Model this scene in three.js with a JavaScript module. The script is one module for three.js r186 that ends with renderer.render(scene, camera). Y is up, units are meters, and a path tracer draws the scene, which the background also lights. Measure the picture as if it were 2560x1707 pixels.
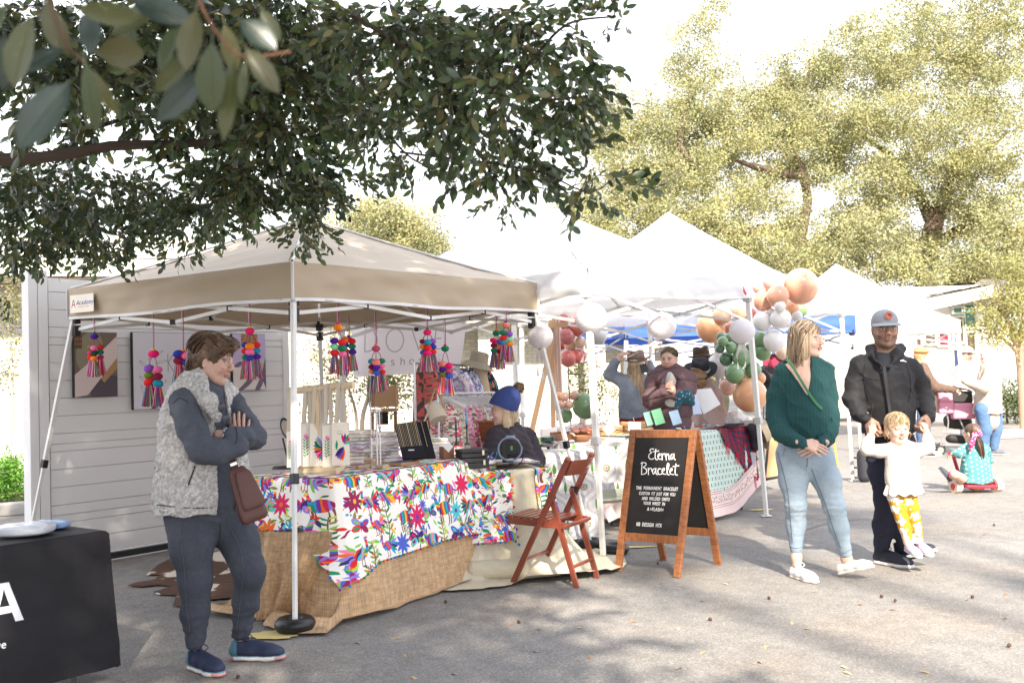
import*as THREE from 'three';
import{mergeGeometries,mergeVertices,toCreasedNormals}from 'three/addons/utils/BufferGeometryUtils.js';
import{RoundedBoxGeometry}from 'three/addons/geometries/RoundedBoxGeometry.js';

// ------------------------------------------------------------------ camera, sky, sun, exposure
const scene=new THREE.Scene();
const camera=new THREE.PerspectiveCamera(2*Math.atan(853.5 / 2500)*180 / Math.PI,2560 / 1707,0.05,400);
camera.position.set(0,1.365,0);
camera.rotation.order='YXZ';
camera.rotation.set(Math.atan(0.0398),0,-0.033);
camera.updateMatrixWorld(true);
camera.focus=7;camera.userData.fStop=4;
const renderer=new THREE.WebGLRenderer({antialias:true});
renderer.toneMapping=THREE.LinearToneMapping;
renderer.toneMappingExposure=2.9;
renderer.shadowMap.enabled=true;
renderer.shadowMap.type=THREE.PCFSoftShadowMap;
{ // pale, thinly veiled morning sky
 const w=64,h=32,d=new Float32Array(w*h*4);
 for(let j=0;j<h;j++)for(let i=0;i<w;i++){
 const el=Math.max(0,((j+.5) / h-.5)*2),t=Math.pow(el,.6),k=(j*w+i)*4,g=j<h / 2?.55:1;
 d[k]=(0.84-0.24*t)*g;d[k+1]=(0.83-0.17*t)*g;d[k+2]=(0.85-0.05*t)*g;d[k+3]=1;
 }
 const sky=new THREE.DataTexture(d,w,h,THREE.RGBAFormat,THREE.FloatType);
 sky.mapping=THREE.EquirectangularReflectionMapping;sky.magFilter=THREE.LinearFilter;sky.minFilter=THREE.LinearFilter;sky.needsUpdate=true;
 scene.background=sky;scene.environment=sky;
}
const SUN=new THREE.Vector3(0.17,0.9,1).normalize();
const sun=new THREE.DirectionalLight(new THREE.Color(1,0.90,0.75),4.6);
sun.position.copy(SUN).multiplyScalar(60);sun.target.position.set(0,0,-8);
sun.castShadow=true;sun.shadow.mapSize.set(4096,4096);sun.shadow.radius=1.6;
Object.assign(sun.shadow.camera,{left:-30,right:30,top:30,bottom:-30,near:1,far:140});
scene.add(sun,sun.target);

// ------------------------------------------------------------------ helpers
const V=(x,y,z)=>new THREE.Vector3(x,y,z);
const W=(X,D,y=0)=>new THREE.Vector3(X,y,-D); // right, depth from the camera, height
function ray(px,py){return V((px-1280) / 2500,-(py-853.5) / 2500,-1).applyQuaternion(camera.quaternion);}
function P(px,py,D){const r=ray(px,py);return r.multiplyScalar(D / -r.z).add(camera.position);}
function G(px,py,h=0){const r=ray(px,py);return r.multiplyScalar((h-camera.position.y) / r.y).add(camera.position);}
const lerp=(a,b,t)=>a+(b-a)*t,clamp=(x,a,b)=>Math.min(b,Math.max(a,x)),TAU=Math.PI*2;
const smooth=(a,b,x)=>{const t=clamp((x-a) / (b-a),0,1);return t*t*(3-2*t);};
function rng(seed){let s=seed>>>0;return()=>{s=(s+0x6d2b79f5)>>>0;let t=Math.imul(s ^(s>>>15),1|s);t=(t+Math.imul(t ^(t>>>7),61|t))^ t;return((t ^(t>>>14))>>>0) / 4294967296;};}
const hash3=(x,y,z)=>{let h=Math.imul(x|0,374761393)^ Math.imul(y|0,668265263)^ Math.imul(z|0,2147483647-1013904222);h=Math.imul(h ^(h>>>13),1274126177);return((h ^(h>>>16))>>>0) / 4294967296;};
function noise(x,y=0,z=0,per=0){ // value noise 0..1, optional period in x and y
 const X=Math.floor(x),Y=Math.floor(y),Z=Math.floor(z);let fx=x-X,fy=y-Y,fz=z-Z;
 fx=fx*fx*(3-2*fx);fy=fy*fy*(3-2*fy);fz=fz*fz*(3-2*fz);
 const m=(v)=>per?((v%per)+per)%per:v,q=(i,j,k)=>hash3(m(X+i),m(Y+j),Z+k);
 return lerp(lerp(lerp(q(0,0,0),q(1,0,0),fx),lerp(q(0,1,0),q(1,1,0),fx),fy),lerp(lerp(q(0,0,1),q(1,0,1),fx),lerp(q(0,1,1),q(1,1,1),fx),fy),fz);
}
const fbm=(x,y,z=0,o=3)=>{let s=0,a=.5,f=1,n=0;for(let i=0;i<o;i++){s+=a*noise(x*f,y*f,z*f+i*7);n+=a;a*=.5;f*=2;}return s / n;};
const lin=(r,g,b)=>new THREE.Color().setRGB(r,g,b);
const hex=(h)=>new THREE.Color(h);
const mats=new Map();
function mat(color,roughness=.8,o={}){
 const c=color.isColor?color:hex(color),key=c.getHexString()+[c.r.toFixed(4),roughness,JSON.stringify(o,(k,v)=>(v&&v.isTexture)?v.uuid:v)].join('|');
 if(mats.has(key))return mats.get(key);
 const phys=['clearcoat','transmission','sheen'].some((k)=>k in o);
 const m=new(phys?THREE.MeshPhysicalMaterial:THREE.MeshStandardMaterial)({color:c,roughness,metalness:0,side:THREE.DoubleSide,...o});
 mats.set(key,m);return m;
}
function dataTex(w,h,fn,srgb=true){ // fn(u, v, i, j) -> [r,g,b] 0..1 or one number
 const d=new Uint8Array(w*h*4);
 for(let j=0;j<h;j++)for(let i=0;i<w;i++){let c=fn(i / w,j / h,i,j);if(!Array.isArray(c))c=[c,c,c];const k=(j*w+i)*4;for(let q=0;q<3;q++)d[k+q]=clamp(c[q],0,1)*255;d[k+3]=255;}
 const t=new THREE.DataTexture(d,w,h);t.wrapS=t.wrapT=THREE.RepeatWrapping;t.magFilter=THREE.LinearFilter;t.minFilter=THREE.LinearMipmapLinearFilter;t.generateMipmaps=true;
 if(srgb)t.colorSpace=THREE.SRGBColorSpace;t.needsUpdate=true;return t;
}
function canvasTex(w,h,draw,repeat=false){
 const c=document.createElement('canvas');c.width=w;c.height=h;draw(c.getContext('2d'),w,h);
 const t=new THREE.CanvasTexture(c);t.colorSpace=THREE.SRGBColorSpace;t.anisotropy=8;if(repeat)t.wrapS=t.wrapT=THREE.RepeatWrapping;return t;
}
const rep=(t,x,y)=>{const c=t.clone();c.repeat.set(x,y);c.needsUpdate=true;return c;};

const taken=new Map();
function numbered(name){const n=taken.get(name)||0;taken.set(name,n+1);return n?name+'_'+String(n).padStart(3,'0'):name;}
function thing(name,label,category,pos=V(0,0,0),turn=0,group){
 const o=new THREE.Group();o.name=numbered(name);o.position.copy(pos);o.rotation.y=turn;o.userData={label,category};
 if(group)o.userData.group=group;scene.add(o);o.updateMatrixWorld(true);return o;
}
function structure(name,geo,m){const o=new THREE.Mesh(geo,m);o.name=numbered(name);o.userData.kind='structure';scene.add(o);return o;}
function part(parent,name,geo,m,label){const o=new THREE.Mesh(geo,m);o.name=name;if(label)o.userData.label=label;parent.add(o);return o;}
function root(o){while(o.parent&&o.parent!==scene)o=o.parent;return o;}
function wpart(parent,name,geo,m,label){ // geometry given in world coordinates
 parent.updateMatrixWorld(true);geo.applyMatrix4(parent.matrixWorld.clone().invert());return part(parent,name,geo,m,label);
}
function copy(o,pos,turn,label){const c=o.clone();c.name=numbered(o.name.replace(/_\d{3}$/,''));c.userData={...o.userData};if(label)c.userData.label=label;if(pos)c.position.copy(pos);if(turn!==undefined)c.rotation.y=turn;scene.add(c);return c;}

function flat(g){g=g.index?g.toNonIndexed():g;for(const k of Object.keys(g.attributes))if(!['position','normal','uv','color'].includes(k))g.deleteAttribute(k);if(!g.attributes.normal)g.computeVertexNormals();if(!g.attributes.uv)g.setAttribute('uv',new THREE.BufferAttribute(new Float32Array(g.attributes.position.count*2),2));return g;}
function merge(list){list=list.map(flat);const col=list.some((g)=>g.attributes.color);if(col)for(const g of list)if(!g.attributes.color)g.setAttribute('color',new THREE.BufferAttribute(new Float32Array(g.attributes.position.count*3).fill(1),3));return mergeGeometries(list);}
function tint(g,c){const n=g.attributes.position.count,a=new Float32Array(n*3);for(let i=0;i<n;i++){a[i*3]=c.r;a[i*3+1]=c.g;a[i*3+2]=c.b;}g.setAttribute('color',new THREE.BufferAttribute(a,3));return g;}
function frame(o,xd,yd,zd){return new THREE.Matrix4().makeBasis(xd,yd,zd).setPosition(o);}
function uvBox(g){ // uv in metres from the dominant face direction
 const p=g.attributes.position,n=g.attributes.normal,uv=new Float32Array(p.count*2);
 for(let i=0;i<p.count;i++){const ax=Math.abs(n.getX(i)),ay=Math.abs(n.getY(i)),az=Math.abs(n.getZ(i));let u,v;if(ay>=ax&&ay>=az){u=p.getX(i);v=p.getZ(i);}else if(ax>=az){u=p.getZ(i);v=p.getY(i);}else{u=p.getX(i);v=p.getY(i);}uv[i*2]=u;uv[i*2+1]=v;}
 g.setAttribute('uv',new THREE.BufferAttribute(uv,2));return g;
}
function box(w,h,d,x=0,y=0,z=0,r=0){const g=uvBox(flat(r?new RoundedBoxGeometry(w,h,d,2,Math.min(r,w / 2.01,h / 2.01,d / 2.01)):new THREE.BoxGeometry(w,h,d)));g.translate(x,y,z);return g;}
function bar(a,b,w,t,side=V(0,1,0),r=0){ // box from a to b, w across `side`, t the other way
 const d=b.clone().sub(a),L=d.length();d.normalize();let s=side.clone().addScaledVector(d,-side.dot(d));if(s.lengthSq()<1e-6)s=V(1,0,0).addScaledVector(d,-d.x);s.normalize();
 return box(w,L,t,0,L / 2,0,r).applyMatrix4(frame(a,s,d,s.clone().cross(d)));
}
function rod(a,b,ra,rb=ra,seg=10,caps=true){const d=b.clone().sub(a),L=d.length();const g=new THREE.CylinderGeometry(rb,ra,L,seg,1,!caps);g.translate(0,L / 2,0);g.applyQuaternion(new THREE.Quaternion().setFromUnitVectors(V(0,1,0),d.normalize()));g.translate(a.x,a.y,a.z);return g;}
function tube(pts,r,seg=16,rad=6){return new THREE.TubeGeometry(new THREE.CatmullRomCurve3(pts),seg,r,rad,false);}
function taper(pts,radii,rad=8,seg=24){ // tapered bent limb
 const c=new THREE.CatmullRomCurve3(pts),g=new THREE.TubeGeometry(c,seg,1,rad,false),p=g.attributes.position;
 for(let i=0;i<=seg;i++){const t=i / seg,o=c.getPointAt(t),f=t*(radii.length-1),k=Math.min(radii.length-2,Math.floor(f)),r=lerp(radii[k],radii[k+1],f-k);
 for(let j=0;j<=rad;j++){const q=i*(rad+1)+j;p.setXYZ(q,o.x+(p.getX(q)-o.x)*r,o.y+(p.getY(q)-o.y)*r,o.z+(p.getZ(q)-o.z)*r);}}
 g.computeVertexNormals();return g;
}
function ball(x,y,z,r,ws=12,hs=8,sy=1){const g=new THREE.SphereGeometry(r,ws,hs);g.scale(1,sy,1);g.translate(x,y,z);return g;}
function gridGeo(nu,nv,fn){ // fn(u,v) -> {p, uv?}
 const pos=[],uv=[],idx=[];
 for(let j=0;j<=nv;j++)for(let i=0;i<=nu;i++){const q=fn(i / nu,j / nv);pos.push(q.p.x,q.p.y,q.p.z);uv.push(...(q.uv||[i / nu,j / nv]));}
 for(let j=0;j<nv;j++)for(let i=0;i<nu;i++){const a=j*(nu+1)+i,b=a+1,c=a+nu+1,d=c+1;idx.push(a,b,d,a,d,c);}
 const g=new THREE.BufferGeometry();g.setAttribute('position',new THREE.Float32BufferAttribute(pos,3));g.setAttribute('uv',new THREE.Float32BufferAttribute(uv,2));g.setIndex(idx);g.computeVertexNormals();return g;
}
function colorize(g,fn){const p=g.attributes.position,a=new Float32Array(p.count*3),v=V(0,0,0),nn=g.attributes.normal;for(let i=0;i<p.count;i++){v.fromBufferAttribute(p,i);const c=fn(v,i);a[i*3]=c[0];a[i*3+1]=c[1];a[i*3+2]=c[2];}g.setAttribute('color',new THREE.BufferAttribute(a,3));return g;}
const white=lin(1,1,1);
// ------------------------------------------------------------------ the ground
const U=V(0.617,0,-0.787),N=V(0.787,0,0.617); // the stall's long direction and the way the screen wall faces
{
 const axis=(dense0,dense1,step,far)=>{const a=[];for(let x=dense0;x<=dense1+1e-6;x+=step)a.push(x);for(let k=1;k<9;k++){a.unshift(dense0-(dense0+far)*Math.pow(k / 8,2));a.push(dense1+(far-dense1)*Math.pow(k / 8,2));}return a;};
 const xs=axis(-6,10,.19,90),ds=axis(1.5,17,.19,110),pos=[],uv=[],col=[],idx=[];
 for(const D of ds)for(const X of xs){
 const y=.006*(fbm(X*.35+9,D*.35)-.5);pos.push(X,y,-D);uv.push(X / 1.7,D / 1.7);
 let t=.82+.42*fbm(X*.8+30,D*.8+10,0,4)-.16*smooth(.62,.8,fbm(X*.5,D*.5+50,2,3));const tan=smooth(.55,.75,fbm(X*1.7+5,D*1.7,5,3))*.06;
 col.push(t*(1+tan),t,t*(1-tan));
 }
 const nx=xs.length;for(let j=0;j<ds.length-1;j++)for(let i=0;i<nx-1;i++){const a=j*nx+i;idx.push(a,a+1,a+nx+1,a,a+nx+1,a+nx);}
 const g=new THREE.BufferGeometry();g.setAttribute('position',new THREE.Float32BufferAttribute(pos,3));g.setAttribute('uv',new THREE.Float32BufferAttribute(uv,2));g.setAttribute('color',new THREE.Float32BufferAttribute(col,3));g.setIndex(idx);g.computeVertexNormals();
 const S=1024,bits=new Float32Array(S*S),r=rng(5);
 for(let k=0;k<95000;k++){const x=r()*S|0,y=r()*S|0,R=1.1+r()*r()*3.4,v=r()<.6?-.075*r():.1*r();for(let j=-4;j<=4;j++)for(let i=-4;i<=4;i++)if(i*i+j*j<R*R)bits[((y+j+S)%S)*S+(x+i+S)%S]=v;}
 const tex=dataTex(S,S,(u,v,i,j)=>{const b=bits[j*S+i],n=.04*(noise(u*300,v*300,1,300)-.5)+.05*(noise(u*24,v*24,3,24)-.5);const l=.475+b+n;return[l*1.02,l*.99,l*.955];});
 const bump=dataTex(S,S,(u,v,i,j)=>.5+bits[j*S+i]*1.6+.12*(noise(u*400,v*400,2,400)-.5),false);
 structure('asphalt_ground',g,mat(white,.92,{map:tex,bumpMap:bump,bumpScale:.0022,vertexColors:true}));
}
function sheet(pts,y,name,m){ // flat patch of given outline, pts as world points
 const s=new THREE.Shape(pts.map((p)=>new THREE.Vector2(p.x,-p.z)));const g=new THREE.ShapeGeometry(s);g.rotateX(-Math.PI / 2);g.translate(0,y,0);return structure(name,g,m);
}
function blob(c,rx,rz,seed,n=26,rough=.35){const r=rng(seed),o=[];for(let i=0;i<n;i++){const a=i / n*TAU,k=1+(r()-.5)*rough;o.push(V(c.x+Math.cos(a)*rx*k,0,c.z+Math.sin(a)*rz*k));}return o;}
{
 const yel=mat(lin(.62,.5,.2),.9,{bumpMap:dataTex(128,128,(u,v)=>fbm(u*40,v*40),false),bumpScale:.002});
 sheet(blob(G(690,1590),.15,.1,3),.009,'yellow_paint_mark',yel);
 sheet(blob(G(1580,1370),.2,.04,4),.009,'yellow_paint_mark',yel);
 sheet(blob(G(1903,1276),.12,.05,6),.009,'yellow_paint_mark',yel);
 const pts=[[2010,1328],[2040,1318],[2075,1309],[2110,1304],[2150,1300],[2190,1301]].map(([x,y])=>G(x,y)); // ragged crack
 const up=[],lo=[];pts.forEach((p,i)=>{up.push(p.clone().add(V(0,0,-.004-.008*hash3(i,1,1))));lo.unshift(p.clone().add(V(0,0,.003+.008*hash3(i,2,1))));});
 sheet([...up,...lo],.009,'asphalt_crack',mat(lin(.1,.095,.09),1));
}
{ // acorns and dead leaves lying about
 const acornG=merge([ball(0,.008,0,.009,8,6,1.2),ball(0,.013,0,.0095,8,6,.7)]);acornG.rotateZ(1.2);acornG.translate(0,.003,0);
 const spots=[[592,1700],[1112,1508],[1255,1468],[1520,1395],[1645,1412],[1708,1465],[1926,1500],[2208,1495],[2048,1480],[1780,1553],[2522,1620],[1905,1660],[2488,1316],[2430,1496],[1806,1460],[2240,1505],[1048,1392],[900,1610],[1300,1560],[2080,1304]];
 const r=rng(4);for(let i=0;i<30;i++)spots.push([lerp(900,2540,r()),lerp(1330,1700,Math.pow(r(),.7))]);
 spots.forEach(([x,y],i)=>{
 const p=G(x,y);p.y=.006;
 if(i<20&&i%3<2){const a=thing('acorn','small dark brown acorn lying on the asphalt','acorn',p,r()*6,'acorns on the asphalt');part(a,'nut',acornG,mat(lin(.07,.025,.012),.6));}
 else{const a=thing('fallen_leaf','dry tan leaf fallen flat on the asphalt','leaf',p,r()*6,'fallen leaves on the asphalt');part(a,'blade',leafBlade(.03+.03*r(),.018,.25),mat([lin(.42,.26,.11),lin(.3,.15,.06),lin(.5,.36,.18)][i%3],.8));}
 });
}
function leafBlade(L,w,bend=.2){ // one leaf along +x, folded on its midrib
 const rows=[[0,.02],[.25,.72],[.55,1],[.82,.7],[1,.03]],pos=[],idx=[];
 rows.forEach(([t,k])=>{const x=t*L,y=-bend*L*t*t;pos.push(x,y,0,x,y+.14*w*k,w / 2*k,x,y+.14*w*k,-w / 2*k);});
 for(let i=0;i<4;i++){const a=i*3,b=a+3;idx.push(a,a+1,b,b,a+1,b+1,a,b,a+2,a+2,b,b+2);}
 const g=new THREE.BufferGeometry();g.setAttribute('position',new THREE.Float32BufferAttribute(pos,3));g.setIndex(idx);g.computeVertexNormals();return g;
}
// ------------------------------------------------------------------ white screen wall with its boards
const WALL0=V(-3.73,0,-7.70);
const wl=(t,y,out=0)=>WALL0.clone().addScaledVector(U,t).addScaledVector(N,out).setY(y);
const grain=dataTex(256,256,(u,v)=>.5+.25*(noise(u*4,v*90,1,0)-.5)+.3*(noise(u*30,v*200,2)-.5),false);
{
 const t=thing('screen_wall','freestanding white shiplap board wall behind the tan canopy','wall',WALL0);
 const pm=mat(lin(.8,.785,.765),.55,{bumpMap:rep(grain,1,3),bumpScale:.0008});
 let y=.09;const hs=[.14,.14,.06,.08,.14,.14,.14,.06,.08,.14,.14,.14,.14,.14,.06,.08,.14,.14,.11],r=rng(8);
 for(const h of hs){const off=.002*r();wpart(t,'board',bar(wl(.17,y+h / 2,-.03+off),wl(2.47,y+h / 2,-.03+off),h-.004,.022,V(0,1,0),.002),pm);y+=h;}
 const top=y;
 wpart(t,'backing',bar(wl(.1,top / 2+.05,-.057),wl(2.5,top / 2+.05,-.057),top-.12,.03),pm);
 wpart(t,'post',bar(wl(.035,.02,-.05),wl(.035,top+.06,-.05),.07,.11,U,.004),pm);
 wpart(t,'post_board',bar(wl(.115,.02,-.036),wl(.115,top+.055,-.036),.078,.075,U,.004),pm);
 wpart(t,'trim_board',bar(wl(2.5,.02,-.03),wl(2.5,top+.02,-.03),.075,.05,U,.004),pm);
 wpart(t,'base_rail',bar(wl(.2,.045,-.06),wl(2.46,.045,-.06),.05,.06),mat(lin(.03,.03,.03),.9));
}
// ------------------------------------------------------------------ kerb, planting bed, white brick building behind
{
 const kd=V(.62,0,-.79),k0=V(-9,0,-8.3),conc=mat(lin(.36,.34,.32),.9,{bumpMap:dataTex(128,128,(u,v)=>fbm(u*60,v*60),false),bumpScale:.003});
 const a=V(-7.4,0,-10.9),b=V(-2.3,0,-13.6);
 const k=structure('kerb',bar(a.clone().setY(.075),b.clone().setY(.075),.15,.17,V(0,1,0),.02),conc);
 const bed=gridGeo(40,16,(u,v)=>{const p=a.clone().lerp(b,u).addScaledVector(V(-.46,0,-.89),.08+v*3.6);p.y=.1+.06*fbm(p.x*5,p.z*5);return{p,uv:[u*8,v*4]};});
 structure('mulch_bed',bed,mat(white,1,{map:rep(dataTex(256,256,(u,v)=>{const n=noise(u*60,v*60,1,60)*.6+noise(u*20,v*20,2,20)*.4;return[.10+.28*n,.07+.2*n,.05+.14*n];}),2,2)}));
 // white brick house on the left
 const t=thing('white_brick_building','white painted brick building with tan eaves beyond the planting bed','building',V(-7.5,0,-14));
 const bm=dataTex(512,512,(u,v)=>{const row=Math.floor(v*16),x=u*6+(row%2)*.5,e=Math.min(v*16%1,x%1*2.2),l=e<.1?.8:.88+.05*hash3(Math.floor(x)%6,row,3);return[l,l*.99,l*.97];});
 const bb=dataTex(512,512,(u,v)=>{const row=Math.floor(v*16),x=u*6+(row%2)*.5,e=Math.min(v*16%1,x%1*2.2);return smooth(.03,.13,e)*.9;},false);
 const wm=mat(lin(.8,.79,.77),.8,{map:bm,bumpMap:bb,bumpScale:.008});
 const wa=V(-9.2,0,-12.6),wd=V(.88,0,-.47),wn=V(.47,0,.88);
 const wallG=gridGeo(1,1,(u,v)=>({p:wa.clone().addScaledVector(wd,u*9).setY(v*3.3),uv:[u*9 / 1.3,v*3.3 / 1.2]}));wpart(t,'wall',wallG,wm);
 // picked-out bricks where the wall shows beside the post
 const bg=box(.205,.062,.03,0,0,0,.006),bmats=[lin(.8,.79,.77),lin(.76,.75,.74),lin(.83,.82,.8),lin(.78,.76,.72)].map((c)=>mat(c,.8));
 const q=new THREE.Quaternion().setFromRotationMatrix(new THREE.Matrix4().makeBasis(wd,V(0,1,0),wn));
 for(let row=0;row<36;row++)for(let i=0;i<4;i++){
 const s=1.05+i*.217+(row%2)*.108,b2=part(t,'brick',bg,bmats[(row*7+i*3+(row*i)%5)%4]);
 b2.position.copy(wa).addScaledVector(wd,s).addScaledVector(wn,.006+.004*hash3(row,i,1)).setY(.2+row*.075).sub(t.position);b2.quaternion.copy(q);
 }
 // deep tan soffit with boards, and its fascia
 const sm=mat(lin(.52,.42,.34),.75),fm=mat(lin(.74,.7,.66),.7);
 for(let k=0;k<4;k++)wpart(t,'soffit_board',bar(wa.clone().addScaledVector(wd,-.5).addScaledVector(wn,.1+k*.2).setY(2.82+k*.03),wa.clone().addScaledVector(wd,9.2).addScaledVector(wn,.1+k*.2).setY(2.95+k*.03),.19,.02,wn),sm);
 wpart(t,'fascia',bar(wa.clone().addScaledVector(wd,-.5).addScaledVector(wn,.92).setY(3.04),wa.clone().addScaledVector(wd,9.2).addScaledVector(wn,.92).setY(3.18),.26,.04),fm);
 wpart(t,'roof',gridGeo(1,1,(u,v)=>({p:wa.clone().addScaledVector(wd,-.5+u*9.7).addScaledVector(wn,.97-v*5).setY(3.17+u*.14+v*1.0)})),mat(lin(.6,.56,.52),.9));
}
{ // the low building across the middle, columns and wide eaves
 const t=thing('courtyard_building','low white brick building with tan eaves and square columns behind the stalls','building',V(0,0,-24));
 const wm=mat(lin(.8,.77,.72),.85,{bumpMap:dataTex(256,256,(u,v)=>{const row=Math.floor(v*12),x=u*4+(row%2)*.5;return smooth(.02,.14,Math.min(v*12%1,(x%1)*2.2));},false),bumpScale:.01,map:dataTex(256,256,(u,v)=>{const row=Math.floor(v*12),x=u*4+(row%2)*.5,e=Math.min(v*12%1,(x%1)*2.2),l=e<.14?.84:.9+.06*hash3(Math.floor(x)%4,row,5);return[l,l*.985,l*.96];})});
 wpart(t,'wall',box(11,3,.3,-1.4,1.5,-24.6),wm);
 const tan=mat(lin(.5,.4,.3),.8);
 for(const[x,w]of[[-3.6,.5],[-.6,.4],[1.95,.5],[3.05,.62],[3.9,.3]])wpart(t,'column',box(w,2.75,.5,x,1.375,-23.9,0),wm);
 wpart(t,'soffit',box(11.5,.1,1.5,-1.3,2.8,-23.9),tan);
 wpart(t,'fascia',box(11.6,.26,.08,-1.3,2.95,-23.16),mat(lin(.55,.5,.44),.8));
 wpart(t,'beam',box(3.2,.2,.3,2.9,2.52,-23.7),mat(lin(.5,.5,.48),.8));
 wpart(t,'roof',box(11.8,.12,4,-1.3,3.12,-25.2),mat(lin(.4,.38,.35),.9));
 wpart(t,'window',box(1.4,1.6,.05,-2.2,1.4,-24.42),mat(lin(.3,.3,.3),.2));
}
{ // building on the right with coloured window panes
 const t=thing('gabled_building','cream building with shingle roof and coloured glass panes behind the far tent','building',V(11,0,-27));
 const wall=mat(lin(.78,.74,.68),.85),frame_=mat(lin(.62,.62,.52),.7),brick=mat(lin(.42,.37,.31),.9,{bumpMap:dataTex(256,256,(u,v)=>{const row=Math.floor(v*12),x=u*4+(row%2)*.5;return smooth(.02,.14,Math.min(v*12%1,(x%1)*2.2));},false),bumpScale:.012});
 const D=26.5,at=(px,py,d=D)=>P(px,py,d);
 const pane=(x0,y0,x1,y1,c,d=D)=>{ // a pane with its own frame
 const a=at(x0,y1,d),b=at(x1,y0,d),w=b.x-a.x,h=b.y-a.y,cx=(a.x+b.x) / 2,cy=(a.y+b.y) / 2,win=wpart(t,'window',box(w,h,.04,cx,cy,-d+.12),mat(lin(...c),.12));
 const f=.055;wpart(win,'frame',merge([box(w+f,f,.09,cx,cy+h / 2,-d+.15),box(w+f,f,.09,cx,cy-h / 2,-d+.15),box(f,h-f-.004,.085,cx-w / 2,cy,-d+.15),box(f,h-f-.004,.085,cx+w / 2,cy,-d+.15)]),frame_);
 };
 const a=at(2190,700),b=at(2475,1100);
 wpart(t,'wall',box(b.x-a.x,3.6,.2,(a.x+b.x) / 2,1.7,-D),wall);
 wpart(t,'brick_wing',box(3.2,2.3,.3,at(2140,900).x-.3,1.25,-D-.3),brick);
 pane(2284,832,2298,867,[.10,.055,.035]);pane(2306,830,2334,862,[.09,.06,.045]);pane(2341,832,2366,866,[.28,.012,.03]);
 pane(2378,792,2402,858,[.13,.07,.04]);pane(2406,760,2432,822,[.05,.17,.12]);pane(2376,768,2400,786,[.05,.15,.11]);
 pane(2378,872,2402,930,[.035,.05,.11]);pane(2410,830,2432,880,[.09,.06,.05]);pane(2382,940,2396,972,[.2,.05,.03]);
 // roof slope, fascia and overhanging eave
 const q=(p)=>p;const roofPts=[at(2312,752,25.8),at(2480,707,25.8),at(2500,716,25.8),at(2330,764,25.8)];
 const A=at(2316,752,25.6),B=at(2478,716,25.6),C=at(2490,706,29),E=at(2325,716,29);
 for(let k=0;k<9;k++){const p0=A.clone().lerp(E,k / 9),p1=B.clone().lerp(C,k / 9),p2=B.clone().lerp(C,(k+1.15) / 9),p3=A.clone().lerp(E,(k+1.15) / 9);p0.y+=.05;p1.y+=.05;wpart(t,'shingle_course',gridGeo(24,1,(u,v)=>({p:p0.clone().lerp(p1,u).lerp(p3.clone().lerp(p2,u),v).add(V(0,.025*hash3(Math.floor(u*24),k,4),0))})),mat(k%2?lin(.042,.034,.03):lin(.06,.05,.044),.95));}
 wpart(t,'fascia',bar(A.clone().add(V(-.1,-.12,.05)),B.clone().add(V(.6,-.02,.05)),.3,.06),mat(lin(.66,.62,.55),.8));
 wpart(t,'eave_soffit',gridGeo(1,1,(u,v)=>({p:at(2455,770,26).lerp(at(2565,700,24),u).add(V(0,v*.25,-v*2.2))})),mat(lin(.6,.52,.42),.8));
 wpart(t,'door_frame',box(.9,2.2,.1,at(2468,900).x+.3,1.2,-D+.1),mat(lin(.7,.68,.66),.7));
 wpart(t,'side_brick',box(2.2,1.6,.3,at(2520,900).x+.2,1.5,-D-.5),mat(lin(.3,.2,.15),.9));
}
{ // lawn, walk and hedge on the right
 const lawn=gridGeo(30,10,(u,v)=>{const p=W(11.2+u*12+v*3,21.5+v*3.2,0);p.y=.03+.02*fbm(p.x*3,p.z*3);return{p,uv:[u*6,v*3]};});
 structure('lawn',lawn,mat(lin(.16,.17,.06),1,{map:dataTex(128,128,(u,v)=>{const n=noise(u*64,v*64,1,64);return[.6+.4*n,.6+.4*n,.5+.3*n];})}));
 structure('pale_walk',gridGeo(1,1,(u,v)=>({p:W(9+u*14,18.6+v*2.6,.012)})),mat(lin(.62,.58,.53),.95));
 const cl=gridGeo(20,6,(u,v)=>{const p=W(-3+u*9,20.5+v*2.6,0);p.y=.04+.03*fbm(p.x*3,p.z*3);return{p};});
 structure('courtyard_lawn',cl,mat(lin(.09,.14,.035),1));
}
// ------------------------------------------------------------------ trees
const leafGreen=[[.05,.085,.03],[.062,.105,.03],[.09,.12,.034],[.046,.075,.042],[.13,.13,.042],[.07,.105,.05]];
function twigGeo(seed,n,L,leafL,leafW,droop=.25,palette=leafGreen){ // a twig with its leaves, growing along +x
 const r=rng(seed),list=[],pts=[V(0,0,0),V(L*.35,.04*L,.03*L),V(L*.7,-.02*L,-.02*L),V(L,-droop*L,0)],c=new THREE.CatmullRomCurve3(pts);
 const st=new THREE.TubeGeometry(c,4,L*.008,3);list.push(tint(flat(st),lin(.10,.07,.045)));
 for(let i=0;i<n;i++){
 const t=.12+.88*i / (n-1),o=c.getPointAt(Math.min(1,t)),a=i*2.4+r(),s=(.7+.5*r())*(1-.25*Math.abs(t-.6)),g=flat(leafBlade(leafL*s,leafW*s,.1+.25*r()));
 g.rotateX(r()*2.4-1.2);g.rotateZ((i===n-1?0:.35+.75*r()));g.rotateX(a);g.translate(o.x,o.y,o.z);
 const q=palette[Math.floor(r()*palette.length)],k=.8+.5*r();list.push(tint(g,lin(q[0]*k,q[1]*k,q[2]*k)));
 }
 return merge(list);
}
const leafMat=mat(white,.42,{vertexColors:true}),litLeaf=mat(white,.4,{vertexColors:true,transmission:.3});
const dullLeaf=mat(white,.6,{vertexColors:true,transmission:.35});
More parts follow.
